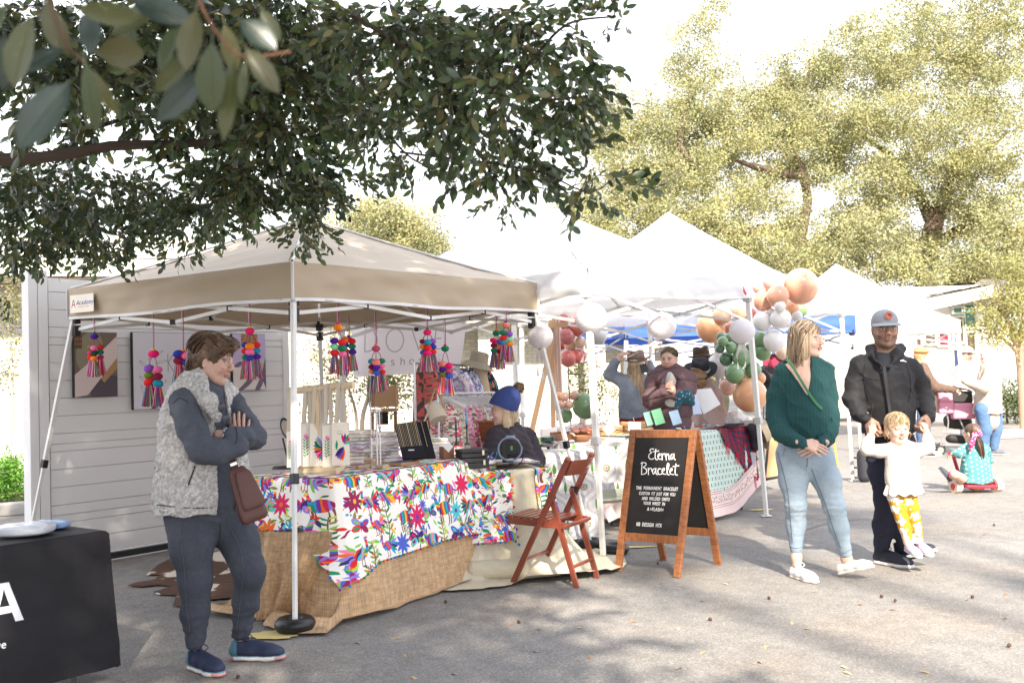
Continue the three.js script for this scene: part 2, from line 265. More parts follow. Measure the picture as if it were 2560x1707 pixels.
function scatter(parent,name,geos,m,places,kind='stuff'){ // places: {p, q, s, c}
 const by=geos.map(()=>[]);places.forEach((pl,i)=>by[i%geos.length].push(pl));
 geos.forEach((g,gi)=>{const im=new THREE.InstancedMesh(g,m,by[gi].length),M=new THREE.Matrix4();by[gi].forEach((pl,i)=>{M.compose(pl.p.clone().sub(parent.position),pl.q,V(pl.s,pl.s,pl.s));im.setMatrixAt(i,M);im.setColorAt(i,pl.c||white);});im.name=name;im.userData.kind=kind;parent.add(im);});
}
const randQ=(r)=>new THREE.Quaternion().setFromEuler(new THREE.Euler(r()*TAU,r()*TAU,r()*TAU));
const bark=mat(lin(.16,.115,.085),.95,{bumpMap:rep(dataTex(128,256,(u,v)=>fbm(u*14,v*40,1,3),false),2,6),bumpScale:.012});
{ // the overhanging oak: trunk stands out of the frame on the left
 const T=V(-4.6,0,-2.2),t=thing('overhanging_oak','leafy oak with long low branches reaching over the tan canopy','tree',T);
 wpart(t,'trunk',taper([T.clone(),V(-4.5,1.2,-2.3),V(-4.3,2.4,-2.5),V(-3.6,3.8,-2.4),V(-2.4,5,-1.8)],[.3,.24,.2,.16,.08],12,28),bark);
 const D=5.1,limb=(pts,radii)=>wpart(t,'branch',taper(pts,radii,9,26),bark);
 limb([V(-4.3,2.5,-2.6),V(-3.6,2.35,-4.4),P(-60,402,D),P(120,392,D),P(300,362,D),P(430,362,D),P(560,352,D),P(650,342,D),P(706,310,D)],[.075,.055,.043,.04,.036,.036,.03,.022,.012]);
 limb([P(600,348,D),P(690,385,5.2),P(770,450,5.3)],[.016,.012,.006]);
 limb([P(110,310,5.6),P(240,315,5.7),P(330,292,5.7),P(420,300,5.8),P(470,340,5.8)],[.012,.014,.012,.01,.005]);
 limb([V(-3.6,3.8,-2.4),P(680,-120,3.7),P(800,-10,3.9),P(980,95,3.9),P(1110,180,3.8),P(1300,250,3.7),P(1470,240,3.6)],[.06,.04,.03,.02,.014,.008,.004]);
 limb([P(980,95,3.9),P(1150,165,4),P(1230,165,4),P(1310,130,4)],[.012,.009,.006,.003]);
 limb([P(1180,200,3.85),P(1270,220,3.9),P(1330,150,3.9),P(1420,60,3.9),P(1540,40,3.9)],[.01,.008,.006,.005,.003]);
 limb([P(1110,180,3.8),P(1160,330,4),P(1230,430,4.1),P(1290,520,4.1)],[.009,.006,.005,.003]);
 limb([P(860,60,4.3),P(930,260,4.5),P(1010,380,4.6),P(1090,430,4.6)],[.012,.008,.006,.003]);
 limb([P(1000,380,4.2),P(1350,430,3.9),P(1480,480,3.8),P(1560,420,3.7)],[.005,.005,.004,.002]);
 const r=rng(21),places=[];
 const geos=[twigGeo(1,13,.24,.064,.034),twigGeo(2,11,.2,.058,.03,.4),twigGeo(3,15,.28,.068,.034,.15),twigGeo(4,9,.18,.062,.03,.5)];
 const clump=(px,py,rx,ry,D0,D1,n,s=1,hang=.6)=>{for(let i=0;i<n;i++){let a,b;do{a=r()*2-1;b=r()*2-1;}while(a*a+b*b>1);
 const d=lerp(D0,D1,r()),p=P(px+a*rx,py+b*ry,d),dir=V(a+(r()-.5)*1.6,-hang+(r()-.5)*1.6,(r()-.5)*1.6).normalize(),q=new THREE.Quaternion().setFromUnitVectors(V(1,0,0),dir).multiply(new THREE.Quaternion().setFromAxisAngle(V(1,0,0),r()*TAU)),k=.75+.6*r();
 places.push({p,q,s:s*(.8+.45*r()),c:lin(k*(1+.1*r()),k,k*(.9+.2*r()))});}};
 // upper left mass
 clump(170,90,260,130,4.4,6,235);clump(520,110,240,150,4.4,6,250);clump(700,250,110,120,4.6,5.8,120);clump(690,40,140,80,4.2,5.5,90);clump(360,270,300,40,5,6.2,80);
 clump(830,200,40,90,4.8,5.6,24);
 // lower left fringe
 clump(110,510,95,90,5.8,7,120,.85);clump(260,540,110,70,5.8,7,100,.8);clump(170,440,170,40,5.6,6.8,60,.85);clump(430,510,90,50,5.4,6.2,60,.75);clump(560,490,90,50,5.2,6,70,.75);clump(680,430,100,50,5,5.8,80,.8);clump(600,400,130,30,5,5.8,55,.85);
 clump(770,560,30,34,5,5.5,18,.65,1);clump(800,480,45,45,5,5.6,28,.7,.8);clump(850,450,45,26,4.9,5.5,14,.75);clump(60,600,50,30,5.8,6.5,26,.75,1);clump(8,740,8,26,5.8,6.4,5,.7,1);clump(240,600,50,30,5.8,6.5,20,.75,1);clump(480,570,60,16,5.2,5.8,12,.65,1);clump(60,390,60,40,5.4,6.4,22,.85);clump(330,460,50,30,5.5,6.4,12,.8);
 // the cluster over the middle
 clump(980,70,120,80,3.6,4.5,62,.85);clump(1170,90,150,90,3.6,4.4,80,.85);clump(1350,110,110,110,3.5,4.2,40,.8);clump(1040,210,110,40,3.8,4.5,34,.8);clump(1240,240,150,45,3.6,4.3,52,.8);clump(1440,230,50,50,3.5,4,18,.75);clump(950,290,50,80,4.2,4.8,26,.75);clump(1050,390,70,30,4.2,4.7,12,.7,.9);clump(1190,340,40,60,3.9,4.3,15,.75,1);clump(1280,390,55,70,3.8,4.2,24,.75,1);clump(1340,340,45,50,3.8,4.2,12,.75);clump(1470,440,60,26,3.7,4,13,.7);clump(1520,40,20,60,3.6,4,9,.65,-.5);clump(1260,490,16,20,3.9,4.2,5,.6,1);clump(1450,20,40,40,3.6,4,8,.75,-.5);
 scatter(t,'foliage',geos,litLeaf,places);places.length=0;
 // the crown above and behind the camera that shades the stall
 const crown=(X0,X1,D0,D1,y0,y1,n,s)=>{for(let i=0;i<n;i++){const k=.7+.5*r();places.push({p:W(lerp(X0,X1,r()),lerp(D0,D1,r()),lerp(y0,y1,r())),q:randQ(r),s:s*(.8+.5*r()),c:lin(k,k,k)});}};
 for(let i=0;i<82;i++){const cx=lerp(-4.6,1.25,r()),cd=lerp(-4.2,5.6,Math.pow(r(),.9)),cy=Math.max(4.2,3.4+.32*Math.max(0,cd))+r()*1.5;crown(cx-.55,cx+.55,cd-.65,cd+.65,cy-.3,cy+.3,50,1.9);}
 limb([V(-2.4,5,-1.8),V(-.4,5.7,-2.6),V(1.8,6,-3.2),V(3.6,6.2,-3.6)],[.08,.06,.045,.02]);
 for(let i=0;i<17;i++){const cx=lerp(2.35,3.7,r()),cd=lerp(2.7,4.3,r()),cy=5.6+r();crown(cx-.4,cx+.4,cd-.45,cd+.45,cy-.3,cy+.3,40,1.9);}
 for(let i=0;i<11;i++){const cx=-1.6+1.7*(i%4) / 3+.2*r(),cd=-.5+1.1*Math.floor(i / 4)+.3*r();crown(cx-.5,cx+.5,cd-.5,cd+.5,4.5,5.4,46,1.9);}
 for(let i=0;i<27;i++){const cx=lerp(-4.4,.75,r()),cd=lerp(2.2,6.3,r()),cy=4.7+r()*1.9;crown(cx-.5,cx+.5,cd-.55,cd+.55,cy-.3,cy+.3,46,1.9);}
 scatter(t,'foliage',geos,leafMat,places);
 // near leaves that can be told apart, hanging just ahead of the camera
 const near=[[175,205,1.3,190,125,.5],[80,40,1.35,170,110,.48],[212,150,1.32,165,85,.26],[240,130,1.4,105,0,.72],[225,20,1.35,110,88,.45],[190,20,1.3,140,10,.4],[530,105,1.25,160,95,.46],[490,25,1.3,150,98,.4],[520,170,1.3,170,130,.36],[585,140,1.28,195,100,.24],[450,50,1.4,120,110,.45],[615,120,1.35,130,55,.4],[600,50,1.4,110,40,.6],[612,145,1.35,115,92,.2],[20,10,1.35,140,130,.5],[110,5,1.45,130,70,.45],[330,5,1.4,150,20,.45],[400,10,1.45,130,150,.45],[300,30,1.5,90,70,.45],[215,165,1.36,130,60,.3],[160,120,1.45,110,150,.4],[480,140,1.45,120,140,.4],[400,110,1.5,95,75,.5],[560,60,1.45,110,80,.42],[10,90,1.5,120,100,.45],[650,20,1.5,90,60,.4]];
 const tones=[[.035,.06,.045],[.085,.1,.03],[.06,.085,.03],[.11,.11,.04]].map((c)=>lin(...c)),nearMat=mat(white,.35,{vertexColors:true,transmission:.25});
 const r2=rng(77);
 near.forEach(([x,y,d,len,ang,wd],i)=>{const L=len / 2500*d*1.1,q=tones[i%4],bl=leafBlade(L,L*wd,.12),g=merge([tint(flat(bl),q),tint(flat(tube([V(-.012,.0008,0),V(L*.3,.0006-.0108*L,0),V(L*.6,-.043*L+.0006,0),V(L*.97,-.113*L+.0006,0)],.0008,8,4)),lin(q.r*1.9,q.g*1.7,q.b*1.7))]);const a=-ang*Math.PI / 180;g.rotateX(Math.PI / 2+(r2()-.5)*.9);g.rotateY((r2()-.5)*.5);g.rotateZ(a);const p=P(x,y,d);g.translate(p.x,p.y,p.z);wpart(t,'leaf',g,nearMat);});
 wpart(t,'twig',tube([P(100,-60,1.4),P(130,20,1.4),P(165,110,1.4),P(215,160,1.4)],.0026,16,6),mat(lin(.12,.07,.04),.8));
 wpart(t,'twig',tube([P(480,-60,1.35),P(510,30,1.35),P(560,105,1.35),P(600,140,1.35),P(725,130,1.4)],.0024,18,6),mat(lin(.2,.09,.05),.8));
}
{ // an oak behind the camera on the right: its high limbs throw the soft streaks across the asphalt
 const T=V(6.5,0,13),t=thing('shade_oak','tall oak standing behind the viewpoint whose limbs shade the asphalt','tree',T),r=rng(61),places=[],lift=(X,D,h)=>W(X,D,0).addScaledVector(SUN,h / SUN.y);
 wpart(t,'trunk',taper([T.clone(),V(6.4,4,12.8),V(6.2,9,12.5),V(5.8,14,12)],[.5,.42,.34,.2],10,18),bark);
 const limb=(pts,h,n,spread,s)=>{const c=new THREE.CatmullRomCurve3([V(6.2,9,12.5),...pts.map(([x,y],i)=>{const g=G(x,y);return lift(g.x,-g.z,h+.3*i);})]);wpart(t,'branch',taper(c.getPoints(8),[.14,.1,.07,.03],6,16),bark);for(let i=0;i<n;i++){const p=c.getPoint(.3+.7*r()),k=.7+.5*r();places.push({p:p.add(V((r()-.5)*spread,(r()-.5)*spread*.6,(r()-.5)*spread)),q:randQ(r),s:s*(.8+.6*r()),c:lin(k,k,k)});}};
 limb([[2700,1500],[2560,1470],[2400,1450]],15,70,.5,2);limb([[2640,1585],[2300,1500],[2000,1450],[1720,1440]],16,100,.4,1.8);limb([[2520,1720],[2200,1620],[2010,1565],[1800,1530]],14,74,.34,1.8);limb([[1900,1800],[1780,1680],[1690,1610]],13,40,.4,1.8);
 scatter(t,'foliage',[twigGeo(11,12,.24,.07,.03)],leafMat,places);
}
const sprayGeos=[1,2,3].map((s)=>{ // loose ball of leaves for trees further off
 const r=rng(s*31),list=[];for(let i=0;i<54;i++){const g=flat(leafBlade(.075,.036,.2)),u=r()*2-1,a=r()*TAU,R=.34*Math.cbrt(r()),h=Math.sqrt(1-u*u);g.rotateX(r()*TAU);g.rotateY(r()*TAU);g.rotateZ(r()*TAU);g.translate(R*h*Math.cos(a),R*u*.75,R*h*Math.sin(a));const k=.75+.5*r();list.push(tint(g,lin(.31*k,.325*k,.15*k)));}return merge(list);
});
function bigTree(name,label,base,trunkPts,trunkR,limbs,lobes,seed,group){
 const t=thing(name,label,'tree',base,0,group),r=rng(seed);wpart(t,'trunk',taper(trunkPts,trunkR,10,20),bark);
 for(const[pts,rad]of limbs)wpart(t,'branch',taper(pts,rad,7,18),bark);
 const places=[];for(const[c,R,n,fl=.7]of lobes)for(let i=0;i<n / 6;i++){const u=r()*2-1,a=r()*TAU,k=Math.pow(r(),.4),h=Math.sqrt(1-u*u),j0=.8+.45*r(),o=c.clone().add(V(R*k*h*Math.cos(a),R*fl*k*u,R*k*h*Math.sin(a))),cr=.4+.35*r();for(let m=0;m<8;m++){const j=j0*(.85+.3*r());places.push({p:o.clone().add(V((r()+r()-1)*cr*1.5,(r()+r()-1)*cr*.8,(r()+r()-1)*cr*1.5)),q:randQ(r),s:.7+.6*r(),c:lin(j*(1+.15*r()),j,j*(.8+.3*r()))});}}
 scatter(t,'foliage',sprayGeos,dullLeaf,places);return t;
}
{ // spreading oaks behind the stalls, on the right
 const D=33,p=(x,y,d=D)=>P(x,y,d),r=rng(91),lobes=[];
 const add=(x,y,d,R,n,f)=>lobes.push([p(x,y,d),R,n,f]);
 add(2330,90,34,2.6,330);add(2500,180,33,2.4,300);add(2140,170,34,2.3,260);add(2060,330,33,2.3,270);add(2260,310,32,2.5,330);add(2440,380,31,2.4,300);add(2550,560,31,2.2,230);add(2150,480,32,2.0,220);add(2060,610,32,1.7,180);add(2480,640,30,1.6,190);add(2240,640,33,1.5,130);add(2540,30,34,2,170);add(1960,250,35,1.8,130);add(2180,600,28,1,70);add(2260,680,27.5,.8,50,.5);add(2420,500,33,1.8,150);add(2500,730,29,.9,60);add(2390,690,29.5,.8,50);
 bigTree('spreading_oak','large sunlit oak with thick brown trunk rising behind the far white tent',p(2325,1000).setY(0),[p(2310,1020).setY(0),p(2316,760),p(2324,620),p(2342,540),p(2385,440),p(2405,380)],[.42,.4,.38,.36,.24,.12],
 [[[p(2335,560),p(2290,470),p(2240,400),p(2140,330)],[.24,.16,.1,.05]],[[p(2345,610),p(2400,575),p(2460,555),p(2570,590)],[.2,.17,.14,.1]],[[p(2330,650),p(2380,690),p(2440,690),p(2500,660)],[.16,.14,.1,.06]],[[p(2385,440),p(2440,400),p(2520,330)],[.16,.1,.05]],[[p(2342,540),p(2400,500),p(2450,440)],[.16,.1,.05]]],lobes,5);
 const l2=[],add2=(x,y,d,R,n,f)=>l2.push([p(x,y,d),R,n,f]);
 add2(1640,330,33,2.1,240);add2(1800,300,34,2.3,270);add2(1930,400,33,2.2,250);add2(1560,450,32,1.6,170);add2(1720,470,32,2.2,260);add2(1880,560,31,1.9,210);add2(1760,600,31,1.5,140);add2(1600,560,31,1.5,150);add2(1490,560,31,1.2,110);add2(1530,330,33,1.3,90);add2(1740,110,34,.95,60,1.1);add2(1740,190,34,1.0,55);add2(1980,200,35,1.5,110);add2(1800,10,34,.5,16);add2(1850,660,31,.9,60,.5);add2(1500,620,30,.9,60);add2(1990,640,29,1.1,80);add2(2030,700,28.5,.8,45);
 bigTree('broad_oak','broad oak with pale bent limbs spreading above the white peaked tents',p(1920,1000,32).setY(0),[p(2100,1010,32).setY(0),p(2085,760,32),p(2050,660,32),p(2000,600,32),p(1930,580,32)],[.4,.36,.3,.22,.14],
 [[[p(2050,660,32),p(2110,600,32),p(2160,540,32)],[.2,.14,.06]],[[p(1985,590,31.5),p(1920,570,31),p(1850,585,31),p(1800,575,31)],[.2,.16,.13,.06]],[[p(2010,440,32),p(1960,435,32),p(1900,420,32),p(1840,400,32)],[.14,.14,.12,.05]],[[p(2010,440,32),p(1995,400,32),p(1985,375,32)],[.12,.12,.05]],[[p(2000,600,32),p(2020,500,32),p(2010,440,32)],[.2,.16,.13]],[[p(1740,420,32),p(1700,360,32),p(1745,200,33)],[.1,.07,.04]]],l2,6);
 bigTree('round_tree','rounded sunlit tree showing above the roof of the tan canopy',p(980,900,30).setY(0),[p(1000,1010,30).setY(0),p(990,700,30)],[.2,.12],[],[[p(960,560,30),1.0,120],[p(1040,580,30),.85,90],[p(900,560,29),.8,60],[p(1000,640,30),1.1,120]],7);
}
const tinyLeaf=[1,2].map((s)=>{const r=rng(s*57),list=[];for(let i=0;i<26;i++){const g=flat(leafBlade(.05,.022,.2)),u=r()*2-1,a=r()*TAU,R=.2*Math.cbrt(r()),h=Math.sqrt(1-u*u);g.rotateX(r()*TAU);g.rotateY(r()*TAU);g.rotateZ(r()*TAU);g.translate(R*h*Math.cos(a),R*u,R*h*Math.sin(a));const k=.7+.6*r();list.push(tint(g,lin(.2*k,.2*k,.075*k)));}return merge(list);});
function shrub(name,label,stems,lobes,seed,stemMat=bark,cat='shrub'){
 const base=stems[0][0][0].clone().setY(0),t=thing(name,label,cat,base),r=rng(seed);for(const[pts,rad]of stems)wpart(t,'stem',taper(pts,rad,6,12),stemMat);
 const places=[];for(const[c,R,n,s=1,cc=[1,1,1]]of lobes)for(let i=0;i<n;i++){const u=r()*2-1,a=r()*TAU,k=Math.pow(r(),.5),h=Math.sqrt(1-u*u),j=.75+.5*r();places.push({p:c.clone().add(V(R*k*h*Math.cos(a),R*k*u,R*k*h*Math.sin(a))),q:randQ(r),s:s*(.7+.6*r()),c:lin(j*cc[0],j*cc[1],j*cc[2])});}
 scatter(t,'foliage',tinyLeaf,dullLeaf,places);return t;
}
{
 const p=(x,y,d)=>P(x,y,d),pale=mat(lin(.4,.32,.25),.9);
 shrub('small_olive_tree','thin leafy sapling with leaning stems behind the hanging white banner',[[[p(925,1180,13).setY(0),p(905,1050,13),p(935,960,13),p(960,900,13)],[.04,.035,.03,.02]],[[p(880,1180,13).setY(0),p(890,1040,13),p(860,940,13)],[.03,.025,.015]]],[[p(850,900,13),.5,42],[p(960,950,13),.5,40],[p(1060,960,13),.45,34],[p(830,1010,13),.35,20],[p(1010,900,13),.4,26],[p(900,840,13),.4,22],[p(1140,950,13),.3,12]],11,pale);
 shrub('climbing_vine','thin pale vine growing up the brick beside the wall post',[[[p(20,1150,12.5).setY(0),p(30,900,12.5),p(15,760,12.5),p(40,700,12.5)],[.012,.01,.008,.005]]],[[p(25,760,12.5),.3,26,.7,[1.2,1.2,1]],[p(30,850,12.5),.25,14,.7,[1.2,1.2,1]],[p(20,930,12.5),.15,7,.8],[p(40,700,12.5),.25,14,.7]],12,pale);
 shrub('bright_fern','bright green feathery fern in the mulch beside the kerb',[[[p(10,1240,12.2).setY(.12),p(10,1215,12.2)],[.02,.01]]],[[p(0,1190,12),.22,44,.8,[.7,1.7,.25]],[p(25,1205,12),.2,40,.8,[.65,1.6,.25]],[p(-20,1215,12),.22,30,.8,[.5,1.4,.2]],[p(15,1160,12.2),.14,16,.7,[.8,1.9,.3]]],13,bark,'fern');
 shrub('crape_myrtle','slender multi stemmed tree with pale leaves beside the cream building',[[[p(2556,960,21).setY(0),p(2545,880,21),p(2520,800,21),p(2490,740,21)],[.08,.07,.05,.02]],[[p(2556,960,21).setY(0),p(2550,870,21),p(2560,770,21)],[.07,.05,.02]],[[p(2545,880,21),p(2500,840,21),p(2460,830,21)],[.05,.03,.015]]],[[p(2500,790,21),.6,60,1.3,[1.5,1.4,1]],[p(2540,740,21),.7,70,1.3,[1.5,1.4,1]],[p(2480,840,21),.4,26,1.2,[1.5,1.4,1]],[p(2560,830,21),.6,50,1.3,[1.4,1.4,1]],[p(2550,680,21),.5,30,1.3,[1.3,1.3,1]]],14,mat(lin(.36,.24,.17),.9),'tree');
 shrub('clipped_hedge','low dark green hedge at the foot of the brick wall',[[[W(11.4,23.2,0),W(11.4,23.2,.5)],[.03,.02]]],[0,1,2,3,4,5].map((i)=>[W(11.2+i*.45,23.2,.55),.5,60,1.2,[.4,.55,.4]]),15,bark,'hedge');
 shrub('courtyard_shrub','loose yellow green shrub seen through the middle stall',[[[p(1480,1100,19).setY(0),p(1480,980,19)],[.03,.01]]],[[p(1470,960,19),.4,30,1,[1.3,1.3,.8]],[p(1440,920,19),.3,14,1,[1.3,1.3,.8]],[p(1500,1000,19),.4,26,1,[1.1,1.2,.6]]],16,pale);
}
// ------------------------------------------------------------------ pop-up canopies
const weave=dataTex(256,256,(u,v)=>.5+.2*(noise(u*128,v*128,1,128)-.5)+.35*(fbm(u*8,v*8,2,3)-.5),false);
function canopy(name,label,o){
 const C=o.corners.map(([X,D],i)=>W(X,D,o.eave[i])),n=4,pk=W(...o.peak),t=thing(name,label,'canopy',C[0].clone().setY(0),0,o.group),mid=C.reduce((a,c)=>a.add(c),V(0,0,0)).multiplyScalar(.25);
 const top=C.map((c)=>c.clone().add(V(0,o.val,0))),trim=o.trim;
 const faces=[];
 for(let i=0;i<4;i++){
 const a=top[i],b=top[(i+1)%4],out=b.clone().sub(a).cross(V(0,1,0)).normalize();if(out.dot(a.clone().add(b).multiplyScalar(.5).sub(mid))<0)out.negate();
 const sd=i*13+(o.seed||0),edge=(u)=>a.clone().lerp(b,u).add(V(0,-(o.sag||0)*Math.sin(Math.PI*u),0));
 faces.push(gridGeo(28,18,(u,v)=>{const e=edge(u),f=Math.pow(v,o.curve||1.12),p=e.lerp(pk,v);p.y=lerp(edge(u).y,pk.y,f);const k=Math.sin(Math.PI*Math.min(1,v*1.02))*(1-v);p.addScaledVector(out,.05*k*(fbm(u*5+sd,v*3,sd)-.5));p.y+=.085*k*(fbm(u*7*(1-v)+sd,v*4,sd+3)-.5);return{p,uv:[u*2,v*2]};}));
 wpart(t,'valance',gridGeo(60,8,(u,v)=>{const p=edge(u);const corner=Math.min(u,1-u);p.y-=o.val*v*(1+.03*Math.sin(u*9+sd));const w=smooth(0,.06,corner);p.addScaledVector(out,.012+w*((.075*(fbm(u*6+v*.8+sd,v*1.6-u*2,sd,3)-.5))*(.3+v)+.035*(fbm(u*3,v*5+u*3,sd+9,2)-.5)));return{p,uv:[u*2,v*.3]};}),o.mat);
 if(trim){wpart(t,'hem_trim',gridGeo(60,1,(u,v)=>{const p=edge(u);const corner=Math.min(u,1-u);const vv=.93+v*.09;p.y-=o.val*vv*(1+.03*Math.sin(u*9+sd));const w=smooth(0,.06,corner);p.addScaledVector(out,.017+w*((.075*(fbm(u*6+.93*.8+sd,.93*1.6-u*2,sd,3)-.5))*1.23+.035*(fbm(u*3,.93*5+u*3,sd+9,2)-.5)));return{p};}),trim);
 wpart(t,'seam_trim',merge([tube([a.clone().add(V(0,.006,0)),a.clone().lerp(pk,.33).add(V(0,-.02,0)),a.clone().lerp(pk,.66).add(V(0,-.015,0)),pk.clone().add(V(0,.004,0))].map((p,j)=>{p.y=lerp(a.y,pk.y,Math.pow(j / 3,o.curve||1.12))+.006;return p;}),.009,16,5),bar(a.clone().addScaledVector(a.clone().sub(mid).setY(0).normalize(),.018),a.clone().addScaledVector(a.clone().sub(mid).setY(0).normalize(),.018).add(V(0,-o.val,0)),.02,.006,out)]),trim);}
 }
 wpart(t,'canopy_top',merge(faces),o.mat);
 // frame: legs, scissor trusses, hub and joints
 const fm=o.frame,jm=o.joint,inn=C.map((c)=>c.clone().lerp(mid,.022).setY(c.y));
 inn.forEach((c,i)=>{const foot=W(o.feet[i][0],o.feet[i][1],.02),topP=c.clone().add(V(0,.1,0)),md=topP.clone().lerp(foot,.58);
 const lg=wpart(t,'leg',bar(topP,md,o.leg||.034,o.leg||.034,U,.004),fm);wpart(lg,'lower_leg',bar(md.clone().lerp(topP,.04),foot,(o.leg||.034)*.8,(o.leg||.034)*.8,U,.004),fm);wpart(lg,'height_clamp',bar(md.clone().lerp(topP,.015),md.clone().lerp(foot,.05),(o.leg||.034)*1.35,(o.leg||.034)*1.5,U,.004),jm);wpart(lg,'foot_plate',box(.09,.008,.09,foot.x,.012,foot.z),fm);
 wpart(lg,'corner_joint',bar(c.clone().add(V(0,.06,0)),c.clone().add(V(0,-.03,0)),(o.leg||.034)*1.7,(o.leg||.034)*1.7,U,.006),jm);});
 for(let i=0;i<4;i++){
 const a=inn[i],b=inn[(i+1)%4],m=a.clone().lerp(b,.5),H=.05,L=o.drop||.22,up=(p,d)=>p.clone().add(V(0,d,0)),w=.024,th=.012,sd=b.clone().sub(a).cross(V(0,1,0)).normalize();
 for(const[p,q,s]of[[up(a,H),up(m,-L),.01],[up(a,-L),up(m,H),-.01],[up(m,H),up(b,-L),.01],[up(m,-L),up(b,H),-.01]])wpart(t,'truss_bar',bar(p.addScaledVector(sd,s),q.addScaledVector(sd,s),w,th,V(0,1,0)),fm);
 for(const[p,d]of[[m,-L],[a.clone().lerp(b,.25),(H-L) / 2],[a.clone().lerp(b,.75),(H-L) / 2],[m,H]])wpart(t,'joint',box(.035,.035,.03,p.x,p.y+d,p.z,.004),jm);
 wpart(t,'roof_bar',bar(up(m,H),up(pk,-.12),.02,.012),fm);
 wpart(t,'leg_slider',bar(up(a,-L+.03),up(a,-L-.05),.05,.05,U,.005),jm);
 }
 wpart(t,'center_hub',box(.09,.1,.09,pk.x,pk.y-.1,pk.z,.01),jm);
 return t;
}
const frameWhite=mat(lin(.72,.71,.68),.45),frameGrey=mat(lin(.5,.49,.48),.4),black=mat(lin(.012,.012,.014),.5);
const tanF=[-1.32,6.05],tu=[.61,.79],tv=[-.79,.61],tq=(a,b)=>[tanF[0]+tu[0]*a+tv[0]*b,tanF[1]+tu[1]*a+tv[1]*b];
const tanFabric=mat(lin(.48,.385,.275),.75,{transmission:.12,bumpMap:weave,bumpScale:.002});
const TAN=canopy('tan_canopy','tan slant leg pop up canopy with white piping over the embroidery stall',{corners:[tq(0,0),tq(2.5,0),tq(2.5,2.6),tq(0,2.6)],eave:[1.9,1.91,1.94,1.945],val:.235,peak:[-1.6,7.85,2.70],mat:tanFabric,trim:mat(lin(.75,.74,.74),.7),frame:frameWhite,joint:black,feet:[tq(-.27,-.27),tq(2.77,-.27),tq(2.77,2.87),tq(-.27,2.87)],seed:3,leg:.03,drop:.075,curve:1.1});
{ // maker's patch on the left valance
 const a=W(...tq(0,2.6),1.945),b=W(...tq(0,0),1.9),out=V(-tu[0],0,tu[1]);
 const tex=canvasTex(512,256,(g)=>{g.fillStyle='#efe7d6';g.fillRect(0,0,512,256);g.fillStyle='#27508c';g.font='italic bold 82px sans-serif';g.fillText('Academy',140,146);g.fillStyle='#d2622c';g.font='bold 24px sans-serif';g.fillText('SPORTS+OUTDOORS',168,184);g.lineWidth=15;g.strokeStyle='#27508c';g.beginPath();g.moveTo(40,180);g.lineTo(78,78);g.lineTo(92,78);g.stroke();g.strokeStyle='#c8323a';g.beginPath();g.moveTo(92,78);g.lineTo(118,180);g.stroke();g.beginPath();g.moveTo(58,140);g.lineTo(104,140);g.stroke();});
 wpart(TAN,'logo_patch',gridGeo(10,4,(u,v)=>{const p=a.clone().lerp(b,.03+u*.13);p.y+=.045+v*.135;p.addScaledVector(out,.045+.004*Math.sin(u*7));return{p,uv:[u,v]};}),mat(white,.7,{map:tex}));
}
const ring=(px,D,X,label)=>{const w=thing('leg_weight',label,'weight',W(X,D,0),0,'canopy leg weights');const g=new THREE.TorusGeometry(.075,.04,12,26);g.rotateX(Math.PI / 2);g.scale(1,1.05,1);g.translate(0,.045,0);part(w,'ring',g,mat(lin(.012,.012,.013),.38));const d=new THREE.CylinderGeometry(.07,.075,.03,20);d.translate(0,.03,0);part(w,'hub',d,mat(lin(.02,.02,.02),.6));};
ring(0,...[...tq(-.27,-.27)].reverse(),'black ring weight at the foot of the tan canopy front leg');
ring(0,...[...tq(2.77,-.27)].reverse(),'black ring weight at the foot of the tan canopy leg beside the chair');
ring(0,7.8,.74,'black ring weight on the asphalt at the foot of the white tent leg');
const whiteFabric=mat(lin(.82,.82,.83),.7,{transmission:.38,bumpMap:weave,bumpScale:.002});
const u1=[.672,.741],v1=[-.741,.672],q1=(a,b)=>[.6+u1[0]*a+v1[0]*b,7.68+u1[1]*a+v1[1]*b];
const TENT1=canopy('white_peaked_tent','white peaked tent hung with paper lanterns beside the tan canopy',{corners:[q1(0,0),q1(2.56,0),q1(2.56,3.1),q1(0,3.1)],eave:[2.02,2.08,2.06,2.05],val:.2,peak:[.31,9.64,3.09],mat:whiteFabric,frame:frameWhite,joint:frameGrey,feet:[[.64,7.665],[2.36,9.55],q1(2.56,3.1),q1(0,3.1)],seed:40,leg:.045,curve:1.22,sag:.02,group:'white peaked tents'});
{const a=W(...q1(2.3,0),2.12),out=V(u1[1],0,u1[0]);wpart(TENT1,'red_emblem',(()=>{const s=new THREE.Shape();s.moveTo(0,.06);s.lineTo(.02,.03);s.lineTo(.06,-.01);s.lineTo(.03,-.02);s.lineTo(-.01,.01);s.closePath();const g=new THREE.ExtrudeGeometry(s,{depth:.002,bevelEnabled:false});const m=frame(a.addScaledVector(out,.055),V(u1[0],0,-u1[1]),V(0,1,0),out);return g.applyMatrix4(m);})(),mat(lin(.6,.03,.06),.7));}
canopy('white_peaked_tent','white peaked tent whose pointed roof rises behind the lantern tent',{corners:[[2.2,10.7],[4.15,12.4],[2.04,14.8],[.09,13.1]],eave:[2.08,2.06,2.1,2.1],val:.2,peak:[2.06,12.76,3.47],mat:whiteFabric,frame:frameGrey,joint:frameGrey,feet:[[2.2,10.7],[4.12,12.3],[2.04,14.8],[.09,13.1]],seed:60,leg:.045,curve:1.18,group:'white peaked tents'});
